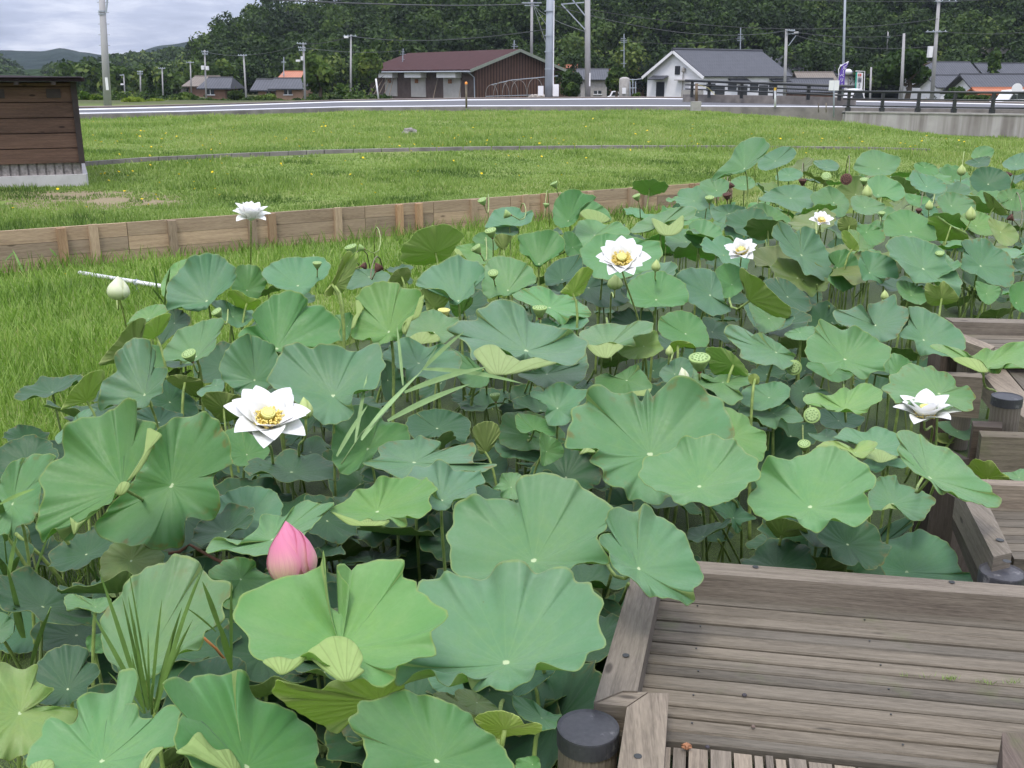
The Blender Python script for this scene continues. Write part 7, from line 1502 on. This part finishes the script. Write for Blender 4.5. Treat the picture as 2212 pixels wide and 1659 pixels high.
F1 = T(7,1735,420); flower(F1[0], F1[1]+10, .50, 190, (.02,.72,.69), 'large fully open white lotus flower with yellow stamens at the left centre', (598,1110,-.3), [(7,1.45,1.0,.50,.25),(6,1.2,.95,.50,.75),(4,.85,.72,.46,1.2)], 3)
flower(1343, 571, .55, 126, (.0,.68,.74), 'open white lotus flower facing the camera right of the picture centre', (1388,800,-.2), [(6,1.42,.98,.52,.0),(6,1.2,.93,.52,.5),(4,1.0,.76,.46,.3)], 5)
flower(542, 474, .62, 92, (.05,.93,.34), 'tall white lotus flower seen from the side in front of the plank fence', (543,640,-.1), [(5,1.62,.95,.46,.3),(7,.98,.98,.48,.1),(6,.55,.85,.48,.5)], 7, stam=False)
flower(1601, 549, .42, 80, (-.05,.72,.70), 'white lotus flower above the right centre between dark leaves', (1605,640,-.1), [(5,1.4,.98,.50,.4),(6,1.15,.95,.50,.9),(4,.7,.8,.46,.4)], 9)
flower(1773, 481, .62, 54, (.2,.75,.65), 'small white lotus flower half hidden by a leaf at the upper right', (1775,560,-.1), [(6,1.35,1.,.5,.3),(5,1.0,.9,.5,.6)], 11)
flower(1997, 905, .10, 146, (.08,.88,.42), 'wide open white lotus flower near the stacked beams at the right', (2000,1000,-.45), [(6,1.45,1.0,.46,.15),(6,1.0,1.0,.48,.6),(4,.55,.8,.46,.4)], 13)
def bud(px, py, z, hpx, wk, ax, label, bot, mat, name='lotus_bud', seed=1, op=.16, npet=6, group='lotus buds'):
    c, M, d = axism(px, py, z, ax); dep = proj(c)[2]; Hh = hpx*dep/F; r = random.Random(seed); base = P(*bot) if len(bot) == 3 else P(bot[0], bot[1], WATER); e_ = empty(name, base, label, 'bud', group)
    c0 = c-d*Hh*.5; m = MB(); Wd = Hh*wk/2
    prof = [(Wd*.35,.0),(Wd*.78,.10*Hh),(Wd*.97,.28*Hh),(Wd*.96,.42*Hh),(Wd*.80,.60*Hh),(Wd*.50,.80*Hh),(Wd*.16,.95*Hh),(Wd*.02,1.0*Hh)]
    for k in range(npet):       # overlapping shell petals
        a0 = k*2*math.pi/npet*2.0+r.uniform(-.2,.2); V = []; UV = []; nu, nv = 12, 9; hk = (.86 if k < npet/2 else 1.0)*(1 if k else 1.0); off = .03-.012*k/npet
        for i in range(nu):
            s = i/(nu-1); zz_ = s*Hh*hk*.99; rad = np.interp(zz_/Hh, [p[1]/Hh for p in prof], [p[0] for p in prof])*(1.05+.05*(npet-k))
            span = 1.1*max(.03, math.sin(math.pi*(s**.8)*.97+.08))**.7
            for j in range(nv): b = (j/(nv-1)-.5)*2; a = a0+b*span; V.append(c0+M@Vector((rad*math.cos(a), rad*math.sin(a), zz_))); UV.append((b*.5+.5, s))
        F_ = [(i*nv+j, i*nv+j+1, (i+1)*nv+j+1, (i+1)*nv+j) for i in range(nu-1) for j in range(nv-1)]
        me = bpy.data.meshes.new('petal'); me.from_pydata([tuple(q-base) for q in V], [], F_); me.materials.append(mat); me.polygons.foreach_set('use_smooth', [True]*len(F_)); l = me.uv_layers.new(name='uv'); li = np.zeros(len(me.loops), np.int32); me.loops.foreach_get('vertex_index', li); l.data.foreach_set('uv', np.array(UV, np.float32)[li].ravel()); me.update()
        ob = bpy.data.objects.new('petal', me); C.objects.link(ob); ob.parent = e_
    m.lathe(c0, prof, 24, M); o = m.build('bud_core', mat, e_, smooth=True); l = o.data.uv_layers.new(name='uv')
    for lp in o.data.loops: q = Vector(o.data.vertices[lp.vertex_index].co)+base-c0; l.data[lp.index].uv = (.5, max(0, min(1, q.dot(d)/Hh)))
    stalk_obj(e_, c0, (d+Vector((0,0,.6))).normalized(), base, r0=.0055, color=(.31,.39,.11), rng_=r); return e_
bp = T(7,1895,1265); bud(627, 1193, .52, 136, .62, (-.17,.97,.12), 'large pink lotus bud rising behind the folded light green leaf', (690,1420,-.2), M_PPET, seed=2)
bud(255, 622, .50, 51, .74, (.02,.97,.1), 'creamy white closed lotus bud at the left over the long grass', (276,720,-.1), M_CPET, seed=3)
for (px,py,z,h,wk,ax,lab,bot,mt) in [
 (658,881,.48,48,.58,(-.1,.97,.1),'pointed green bud beside the large white flower',(662,1078,-.3),M_GPET),
 (1328,609,.42,33,.8,(0,.97,.1),'rounded green bud hanging just below the centre white flower',(1318,697,-.1),M_GPET),
 (1417,573,.45,26,.6,(.1,.97,.1),'pointed yellowish bud tip right of the centre white flower',(1418,660,-.1),M_GPET),
 (1873,414,.40,30,.6,(0,.97,.1),'green pointed bud on a tall stalk at the upper right',(1862,508,-.1),M_GPET),
 (2077,367,.42,24,.6,(0,.97,.1),'small green bud near the top right over the lawn edge',(2076,398,-.1),M_GPET),
 (2007,443,.36,22,.6,(0,.97,.1),'pale yellow bud tip among the far right leaves',(2008,480,-.1),M_GPET),
 (2097,461,.38,31,.55,(0,.97,.1),'light green bud on a leaning stalk at the far right',(2050,570,-.1),M_GPET),
 (1476,810,.22,34,.55,(-.2,.95,.1),'yellowish bud just left of the big seed pod in the middle',(1478,880,-.3),M_CPET),
 (1446,757,.28,24,.55,(.1,.97,.1),'tiny closed bud under a curled leaf left of the big seed pod',(1443,822,-.3),M_GPET),
 (1186,830,.10,18,.7,(-.3,.9,.1),'white bud tip peeping over a leaf in the middle',(1190,870,-.4),M_CPET),
 (1911,637,.22,22,.6,(0,.97,.1),'small shaded green bud low among right hand stalks',(1911,700,-.3),M_GPET)]: bud(px,py,z,h,wk,ax,lab,bot,mt,seed=int(px))
def pod(px, py, z, wpx, ax, label, bot, kind='g', h=1.45, neck=True):
    c, M, d = axism(px, py, z, ax); dep = proj(c)[2]; s = wpx*dep/F/2; base = P(*bot) if len(bot) == 3 else P(bot[0], bot[1], WATER)
    e_ = empty('seed_pod', base, label, 'seed pod', 'lotus seed pods'); pod_parts(e_, c, M, s, yel=kind == 'y', dry=kind == 'd', h=h)
    b = c-d*s*h; m = MB(); m.lathe(b-d*s*.18, [(.14*s,0),(.22*s,.06*s),(.20*s,.2*s)], 10, M); m.build('neck', simple('pod_neck', (.22,.09,.05), .7) if 'pod_neck' not in bpy.data.materials else bpy.data.materials['pod_neck'], e_)
    stalk_obj(e_, b-d*s*.15, (d*.8+Vector((0,0,.5))).normalized(), base, r0=min(.0055, s*.16), color=(.28,.36,.11) if kind != 'd' else (.16,.15,.07), rng_=random.Random(int(px))); return e_
U=(0,.93,.36)
for a in [
 (1511,772,.34,47,(0,.88,.48),'biggest green seed pod with ribbed cup and flat seeded top, right of the centre',(1522,845,-.2)),
 (1166,664,.34,33,(0,.93,.3),'wide cup-shaped green seed pod above the big saddle-shaped leaf',(1168,705,-.1)),
 (959,669,.36,27,(.02,.94,.3),'pale yellow-green seed pod on a long brown stalk at the centre left',(935,950,-.3),'y'),
 (1059,497,.50,26,(-.25,.88,.4),'green seed pod tilted left on a tall straight stalk behind the centre leaves',(1069,642,-.1)),
 (1027,534,.45,24,(-.55,.75,.3),'ribbed seed pod leaning left beside the tall straight stalk',(1060,590,-.1)),
 (1065,589,.42,23,(-.1,.75,.65),'round-topped pod behind the tall straight stalk',(1076,650,-.1)),
 (1041,431,.50,20,(-.35,.85,.4),'green seed pod in front of the plank fence left of the drooping one',(1055,492,-.1)),
 (1090,462,.48,20,(-.95,.2,.1),'drooping seed pod turned sideways in front of the plank fence',(1120,520,-.1)),
 (1196,395,.62,17,(-.4,.8,.2),'tallest thin-stalked seed pod rising above the plank fence',(1220,492,-.1)),
 (1180,440,.50,13,(.1,.95,.2),'small yellow-green pod before the fence post',(1187,490,-.1)),
 (1374,422,.55,18,(-.35,.85,.3),'seed pod leaning left near the right end of the plank fence',(1389,520,-.1)),
 (757,532,.42,27,(-.3,.9,.3),'green seed pod at the top of the rolled leaf left of the centre',(782,628,-.1)),
 (775,535,.40,17,(-.95,.2,.1),'nodding small pod on a curved stalk beside the rolled leaf',(810,570,-.1)),
 (685,567,.40,20,(0,.95,.3),'pale seed pod beside the rolled leaf',(683,620,-.1)),
 (467,672,.38,24,(-.5,.75,.4),'green seed pod leaning left at the left edge of the lotus stand',(505,735,-.1)),
 (407,763,.34,32,(-.35,.75,.5),'green seed pod with a red neck at the left among leaves',(434,890,-.3)),
 (1069,852,.08,23,(-.1,.9,.3),'small green seed pod in the shade between stalks in the middle',(1078,950,-.4)),
 (1621,341,.52,19,(-.5,.4,.75),'speckled seed pod against the tallest leaf at the upper right',(1631,400,0.)),
 (1785,380,.48,21,(0,.55,.83),'flat round pale pod top on a leaning stalk at the upper right',(1752,480,-.1)),
 (1533,426,.40,20,(0,.9,.4),'pale cup-shaped pod at the left of the far leaf cluster',(1522,478,-.1)),
 (1867,387,.42,19,(0,.9,.4),'small green cup pod above the pointed bud',(1866,420,-.1)),
 (2030,546,.36,19,(0,.85,.5),'pale round-topped pod on a curved leaning stalk at the right',(1966,668,-.2)),
 (1905,459,.36,15,(0,.9,.4),'tiny yellow-green pod between far right leaves',(1908,490,-.1)),
 (1629,478,.36,12,(0,.2,.95),'tiny face-on pod between dark leaves upper right',(1632,500,-.1)),
 (1754,897,.12,36,(-.05,.15,.98),'seed pod facing the camera with round seeds left of the light leaf',(1740,935,-.4)),
 (1715,794,.10,34,(.1,.1,.98),'shaded face-on seed pod under a leaf rim at the right',(1718,850,-.4)),
 (1737,958,.0,28,(0,.75,.65),'stubby green pod behind the leaf in front of the yellow one',(1737,985,-.5)),
 (820,574,.40,22,(.5,.75,-.2),'dark shrivelled seed pod on a stalk by the nodding pod',(833,625,-.1),'d'),
 (790,574,.40,16,(.9,.1,.3),'flat dark dry pod beside the shrivelled one',(800,620,-.1),'d'),
 (1828,387,.46,25,(-.1,.2,.97),'round brown dry seed pod facing the camera at the upper right',(1820,420,-.1),'d'),
 (1734,388,.42,18,(0,.9,.2),'dark dry pod between leaves left of the round brown one',(1738,420,-.1),'d'),
 (1570,419,.40,19,(-.1,.8,.3),'reddish brown dry pod at the left of the far leaf cluster',(1578,450,-.1),'d'),
 (1582,398,.46,14,(.5,.7,.2),'small purple-brown dry pod above the reddish one',(1580,440,-.1),'d'),
 (2179,374,.44,17,(.3,.8,.2),'dark red dry pod near the right edge',(2183,450,-.1),'d'),
 (2180,468,.34,16,(-.6,.5,.2),'dark dry pod hanging lower at the right edge',(2186,490,-.1),'d'),
 (1985,452,.34,14,(0,.6,.2),'small dark dry pod below the pale yellow bud',(1988,480,-.1),'d')]:
    pod(*a)
# loose stalks of picked or hidden leaves
r = np.random.default_rng(5)
for (x0,y0,z0,x1,y1,z1) in [T(8,960,130)+(.15,)+T(8,800,570)+(-.55,)]: pass
# ------------------------------------------------------------------ reeds, grass tufts, creeping stems
def blade_leaf(m, p0, p1, w_, sag=.1, r=random):
    p0 = Vector(p0); p1 = Vector(p1); d = p1-p0; v = (EYEV-p0).normalized(); sd_ = d.cross(v+Vector((r.uniform(-.4,.4),r.uniform(-.4,.4),r.uniform(-.4,.4)))).normalized(); vs = []; k = 9
    for i in range(k):
        t_ = i/(k-1); c = p0.lerp(p1, t_)+Vector((0,0,sag*d.length*4*t_*(1-t_))); ww = w_*(math.sin(math.pi*(t_*.9+.08))**.7)*(1-.35*t_) if i < k-1 else .0003; vs += [c-sd_*ww/2, c+Vector((0,0,-.1*ww)), c+sd_*ww/2]
    fs = [(i*3+j, i*3+j+1, i*3+j+4, i*3+j+3) for i in range(k-1) for j in (0, 1)]; m.add(vs, fs)
M_REED = simple('reed_leaf', (.20,.31,.12), .55, .3, .2, 15); M_TUFT = simple('tuft_leaf', (.17,.28,.075), .55, .3, .25, 12)
def reed(label, stem, leaves, tile, z, name='reed', mat=None, wk=1.0, stemr=.0035):
    a = T(tile, *stem[0]); base = P(a[0], a[1], z[0]); e_ = empty(name, base, label, 'grass plant'); m = MB(); k = len(stem)
    pts = [P(*T(tile, *q), z[0]+(z[1]-z[0])*i/(k-1)) for i, q in enumerate(stem)]; m.tube(pts, [stemr*(1-.5*i/(k-1)) for i in range(k)], 6); m.build('stem', mat or M_REED, e_, smooth=True)
    for (x0,y0,x1,y1,za,zb_,w_) in leaves: m = MB(); blade_leaf(m, P(*T(tile,x0,y0),za), P(*T(tile,x1,y1),zb_), w_*wk, .03, random.Random(int(x0+y0))); m.build('blade', mat or M_REED, e_)
    return e_
reed('pale green reed with long arching blades lying across the leaves left of the centre', [(0,700),(130,500),(330,310),(530,85),(620,-60)], [(130,545,520,100,.28,.42,.02),(90,560,170,110,.2,.42,.018),(130,530,420,190,.28,.42,.018),(300,420,840,180,.34,.44,.026),(410,235,950,70,.38,.50,.026),(530,85,1180,180,.44,.46,.022),(530,85,800,-160,.44,.60,.02),(400,190,360,-200,.38,.60,.016),(-30,650,170,320,.2,.38,.02)], 8, (.12,.5))
tf = [(940,1050,870,480),(980,1050,1050,350),(1000,1060,1180,400),(1020,1040,1330,120),(960,1060,830,330),(940,1080,590,430),(930,1090,700,820),(1000,1080,1200,560),(1010,1080,1300,170),(970,1060,960,560),(950,1050,790,330),(1020,1070,1120,560),(990,1050,1190,640),(930,1060,850,700),(960,1070,880,620),(985,1060,830,130),(1000,1060,1250,480),(940,1090,640,160)]
reed('tuft of narrow green grass blades growing up in front of the lower left leaf', [(985,1090),(980,1000),(985,900)], [(x0,y0,x1,y1,.22,.22+.00045*(y0-y1),.006+.003*(i%3)) for i,(x0,y0,x1,y1) in enumerate(tf)], 10, (.1,.3), name='grass_tuft', mat=M_TUFT)
reed('thin reed blades standing at the right of the lower left grass tuft', [(1500,800),(1470,640),(1420,520)], [(1500,800,1420,500,.25,.42,.018),(1430,560,1310,230,.38,.55,.016),(1500,790,1500,220,.25,.52,.01),(1400,560,1200,400,.3,.4,.006)], 10, (.1,.4), name='grass_tuft', mat=M_TUFT)
reed('dark reed blades at the left edge above the duckweed', [(60,1500),(20,1100),(0,800)], [(40,1200,0,930,.0,.3,.03),(0,960,230,860,.28,.34,.014),(120,1300,40,1500,-.1,-.3,.03),(80,1500,-20,1300,-.3,.0,.03),(200,1500,340,1100,-.3,.0,.01),(30,1450,120,1180,-.3,.0,.02)], 7, (-.3,.3), name='grass_tuft', mat=M_TUFT)
reed('single green blades crossing the bent stalks under the big left leaf', [(200,780),(260,560),(330,400)], [(200,780,330,410,-.2,.1,.02),(150,600,90,400,-.2,0,.03),(160,600,40,120,-.2,.2,.02),(90,560,130,380,-.2,0,.02),(50,230,110,-60,-.1,.15,.03)], 10, (-.25,.1), name='grass_tuft', mat=M_TUFT)
reed('tall blades rising at the left edge of the lotus stand by the leaf', [(1060,1130),(1085,900)], [(1030,1080,990,850,.1,.42,.02),(1065,1130,1105,860,.1,.42,.02),(1060,1100,980,1000,.1,.25,.015)], 4, (.0,.3), name='grass_tuft', mat=M_TUFT)
reed('curved grass blades hanging in front of the left fence boards', [(120,880),(90,780),(30,830)], [(150,900,80,750,-.5,-.25,.03),(90,770,30,830,-.3,-.38,.02),(370,800,320,745,-.4,-.3,.03),(390,860,340,870,-.5,-.48,.03)], 4, (-.5,-.3), name='grass_tuft', mat=M_TUFT)
# bent old stems in the shade and dead leaf
M_DRY = simple('dry_stem', (.16,.08,.05), .8, .2, .3, 30)
def stemthing(label, tile, pts, zs, r0, mat, name='old_stem', cat='stem'):
    m = MB(); n_ = len(pts); q = [P(*T(tile, *p), zs[0]+(zs[1]-zs[0])*i/(n_-1)) for i, p in enumerate(pts)]; m.tube(q, r0, 7); return tag(m.build(name, mat, smooth=True, color=STK), label, cat)
stemthing('broken reddish stem lying under the big left leaf', 7, [(1090,1280),(1160,1270),(1230,1225),(1400,1320),(1450,1340)], (-.1,-.1), .006, M_DRY)
stemthing('orange dry stem leaning right of the grass tuft', 10, [(1320,600),(1400,670),(1480,770)], (.05,-.05), .004, simple('orange_stem', (.40,.17,.05), .7))
stemthing('dark bent stalk crossing the duckweed at the lower left', 7, [(100,1150),(260,1290),(390,1443),(470,1560)], (-.1,-.45), .007, M_STALK)
stemthing('second dark stalk crossing the duckweed right of the first', 7, [(415,1180),(520,1310),(640,1450)], (-.1,-.4), .007, M_STALK)
stemthing('thin vertical reed stem between the dark stalks at the lower left', 7, [(575,1050),(590,1280),(630,1460)], (-.05,-.4), .005, M_STALK)
stemthing('green stalk leaning over the duckweed at the far lower left', 7, [(10,1100),(100,1250),(230,1460),(330,1640)], (.0,-.4), .007, M_STALK)
for i, (t_, a, b, za, zb_) in enumerate([(8,(1230,130),(1130,360),.1,-.5),(8,(1110,110),(1060,350),.12,-.4),(8,(1060,120),(1035,330),.12,-.4),(8,(1240,150),(1185,350),.1,-.5),(8,(920,90),(730,400),.1,-.5),(8,(890,230),(740,350),.0,-.5),(8,(850,180),(800,370),.0,-.5),(8,(940,190),(935,350),.0,-.5),(8,(1640,90),(1590,180),.05,-.3),
   (9,(130,980),(160,1325),-.05,-.62),(9,(170,970),(375,1340),-.0,-.62),(9,(600,1150),(535,1340),-.3,-.62),(9,(840,1130),(820,1370),-.1,-.62),(9,(1210,1020),(1190,1400),-.05,-.6),(9,(1065,1110),(1065,1380),-.1,-.6),(9,(230,1190),(310,1330),-.4,-.6),(10,(1050,300),(1210,650),-.2,-.5),(11,(1310,790),(1330,1040),.1,-.4),(11,(1750,190),(1690,360),.1,-.3),(11,(1860,250),(1780,430),.1,-.3),
   (6,(870,980),(870,1210),.1,-.4),(6,(780,950),(775,1040),.1,-.4),(6,(710,830),(680,1000),.1,-.3),(6,(640,770),(610,920),.1,-.3),(6,(650,780),(645,930),.1,-.3),(6,(530,660),(575,930),.15,-.2),(6,(1500,950),(1470,1120),.1,-.4),(6,(1850,1000),(1870,1200),.1,-.5),(6,(1890,1010),(1875,1150),.1,-.5),(6,(1780,1080),(1790,1200),-.1,-.5),(6,(1190,960),(1120,1060),.1,-.3),(6,(950,1120),(930,1210),0,-.4),
   (9,(1330,240),(1310,460),.0,-.6),(9,(1510,1130),(1630,840),-.4,.0),(9,(1160,1400),(1290,1150),-.6,-.3),(9,(1440,820),(1495,700),-.4,.0)]):
    stemthing('slender green lotus stalk standing in the shade between the leaves', t_, [a, ((a[0]+b[0])/2+6, (a[1]+b[1])/2), b], (za, zb_), .0058, M_STALK, name='lotus_stalk', cat='stalk')['group'] = 'bare lotus stalks'
# yellow lawn flowers
r = np.random.default_rng(31); m = MB()
for k in range(8): a = k*math.pi/4; m.add([(0,0,.06),(.016*math.cos(a-.35),.016*math.sin(a-.35),.066),(.024*math.cos(a),.024*math.sin(a),.07),(.016*math.cos(a+.35),.016*math.sin(a+.35),.066)], [(0,1,2,3)])
m.lathe((0,0,.058), [(.007,0),(.007,.012)], 8); m.tube([(0,0,-.03),(0,0,.06)], .0018, 5, mi=1)
yf = m.build('yellow_flower', [simple('yellow_petal', (.85,.62,.02), .6, .2, .1, 50), M_TUFT]); k = 0; pos_ = []
def fpx(t_, L): return [T(t_, *q) for q in L]
pos_ += fpx(4, [(85,487),(372,356),(805,376),(548,495),(1055,525),(695,250),(760,252),(822,282),(910,175),(855,253),(1225,192),(1278,170),(1366,182),(1432,197),(1383,262),(1262,325),(1268,362),(1400,362),(1433,398),(1158,278),(1472,283),(1510,311),(1807,185),(1842,212),(1002,432),(920,427),(985,463),(965,206),(598,180),(765,130),(962,140),(1380,102),(1465,146),(422,913),(2010,272),(740,65),(905,18),(1062,32),(1300,70),(1838,40),(675,45),(652,268),(690,305),(996,395)])
pos_ += fpx(5, [(68,267),(120,328),(212,385),(508,243),(905,253),(1000,203),(1075,155),(1140,160),(1270,212),(1135,265),(1440,280),(1458,351),(1580,320),(1855,267),(718,182),(955,40),(320,70),(372,80),(668,72),(1143,40),(1285,65),(450,120),(1497,66),(1290,155),(138,160),(155,178),(35,182),(1182,18),(1440,45),(1650,30),(1900,85)])
pos_ += fpx(6, [(632,50),(988,50),(1548,50),(1585,35),(900,72),(1060,68),(1500,145),(1475,160),(790,185),(1790,40),(2030,52),(985,160),(570,65)])
while len(pos_) < 200:
    px = r.uniform(180, 2150); py = r.uniform(240, 318)**1.0; pos_.append((px, 318-(318-py)*r.uniform(.2, 1)))
for (px, py) in pos_:
    Z_ = 0.1
    for _ in range(4): q = P(px, py, Z_+.06); Z_ = float(H(q.x, q.y))
    if not notshed(np.array(q.x), np.array(q.y)) or q.y > road_y(q.x)-1: continue
    o = yf if k == 0 else yf.copy()
    if k: C.objects.link(o)
    o.location = (q.x, q.y, Z_); s_ = 1+.45*max(0, (q.y-18)/14)*r.uniform(.6,1.3); o.scale = (s_, s_, 1); o.rotation_euler = (r.normal(0,.3)+.25, r.normal(0,.3), r.uniform(0,6)); k += 1
    tag(o, 'tiny bright yellow wildflower dotted in the lawn grass', 'flower', 'yellow wildflowers in the lawn')
# ------------------------------------------------------------------ labels of the leaves
LM = [('the large open white flower',573,905),('the pink bud',628,1190),('the creamy closed bud at the left',255,622),('the tall side-on white flower',540,463),('the centre white flower',1343,568),('the upper right white flower',1600,547),
 ('the half hidden white flower',1773,482),('the white flower by the beams',1995,900),('the black-capped bottom pile',1270,1571),('the biggest seed pod',1511,772),('the pale yellow pod',959,669),('the wide cup pod',1166,664),('the face-on seed pod',1754,897),
 ('the round brown dry pod',1828,387),('the pale flat pod top',1785,380),('the pod on the curved stalk',2030,546),('the pointed bud on its tall stalk',1873,414),('the green bud near the top right corner',2077,367),('the far boardwalk edge',2120,690),('the tall capped pile',2176,856),
 ('the rolled leaf left of centre',700,580),('the red-necked pod',407,763),('the near boardwalk corner',1400,1220),('the grass tuft',330,1450),('the reed blades',950,800),('the plank fence end',1500,420),('the tallest pod by the fence',1196,395),('the leaf with the dark spot',2010,850),
 ('the left edge of the picture',10,1080),('the bottom edge left of the pile',600,1640),('the lower left corner',30,1620),('the right edge among dry pods',2185,440),('the drooping pod',1090,462),('the shaded face-on pod',1715,794),('the leaning bud at far right',2097,461),('the yellowish bud',1476,810)]
def dirw(dx, dy):
    if abs(dx) > 2.2*abs(dy): return 'right of' if dx > 0 else 'left of'
    if abs(dy) > 2.2*abs(dx): return 'below' if dy > 0 else 'above'
    return ('lower right of' if dx > 0 else 'lower left of') if dy > 0 else ('upper right of' if dx > 0 else 'upper left of')
used = {}
for (e_, lab, col, fl, R) in LABELJOBS:
    _, _, x, y, s_ = e_['_p']; del e_['_p']
    if not lab:
        near_ = sorted(LM, key=lambda q: (q[1]-x)**2+(q[2]-y)**2); size = 'small' if s_ < 38 else ('mid-sized' if s_ < 75 else 'large'); ok = None
        for i_ in range(8):
            for form in range(2):
                a_ = near_[i_]; w1 = dirw(x-a_[1], y-a_[2]); dd = math.hypot(x-a_[1], y-a_[2]); pr = 'just ' if dd < 60 else ('' if dd < 140 else 'well ')
                cand = '%s %s lotus leaf %s%s %s' % (size, NAMEC[col], pr, w1, a_[0].replace('the ', 'the ', 1))
                if form: b_ = near_[(i_+1) % len(near_)]; cand = '%s %s leaf %s%s %s, %s %s' % (size, NAMEC[col], pr, w1, a_[0], dirw(x-b_[1], y-b_[2]), b_[0])
                cand = cand[:1].upper()*0+cand
                if cand not in used and len(cand.split()) <= 15: ok = cand; break
            if ok: break
        if not ok: ok = '%s %s leaf mostly hidden %s %s' % (size, NAMEC[col], dirw(x-near_[0][1], y-near_[0][2]), near_[0][0])
        lab = ok
    used[lab] = 1; e_['label'] = lab
# ------------------------------------------------------------------ air
t = NT('haze'); pv = t.n('VolumePrincipled'); pv.inputs['Color'].default_value = (.72,.80,.95,1); pv.inputs['Density'].default_value = .00017; pv.inputs['Anisotropy'].default_value = .3
t.l(pv.outputs[0], t.out.inputs[1])
if HAZE:
    m = MB(); m.box((0, 2000, 215), (7000, 5400, 440)); tag(m.build('haze', t.m), kind='stuff')
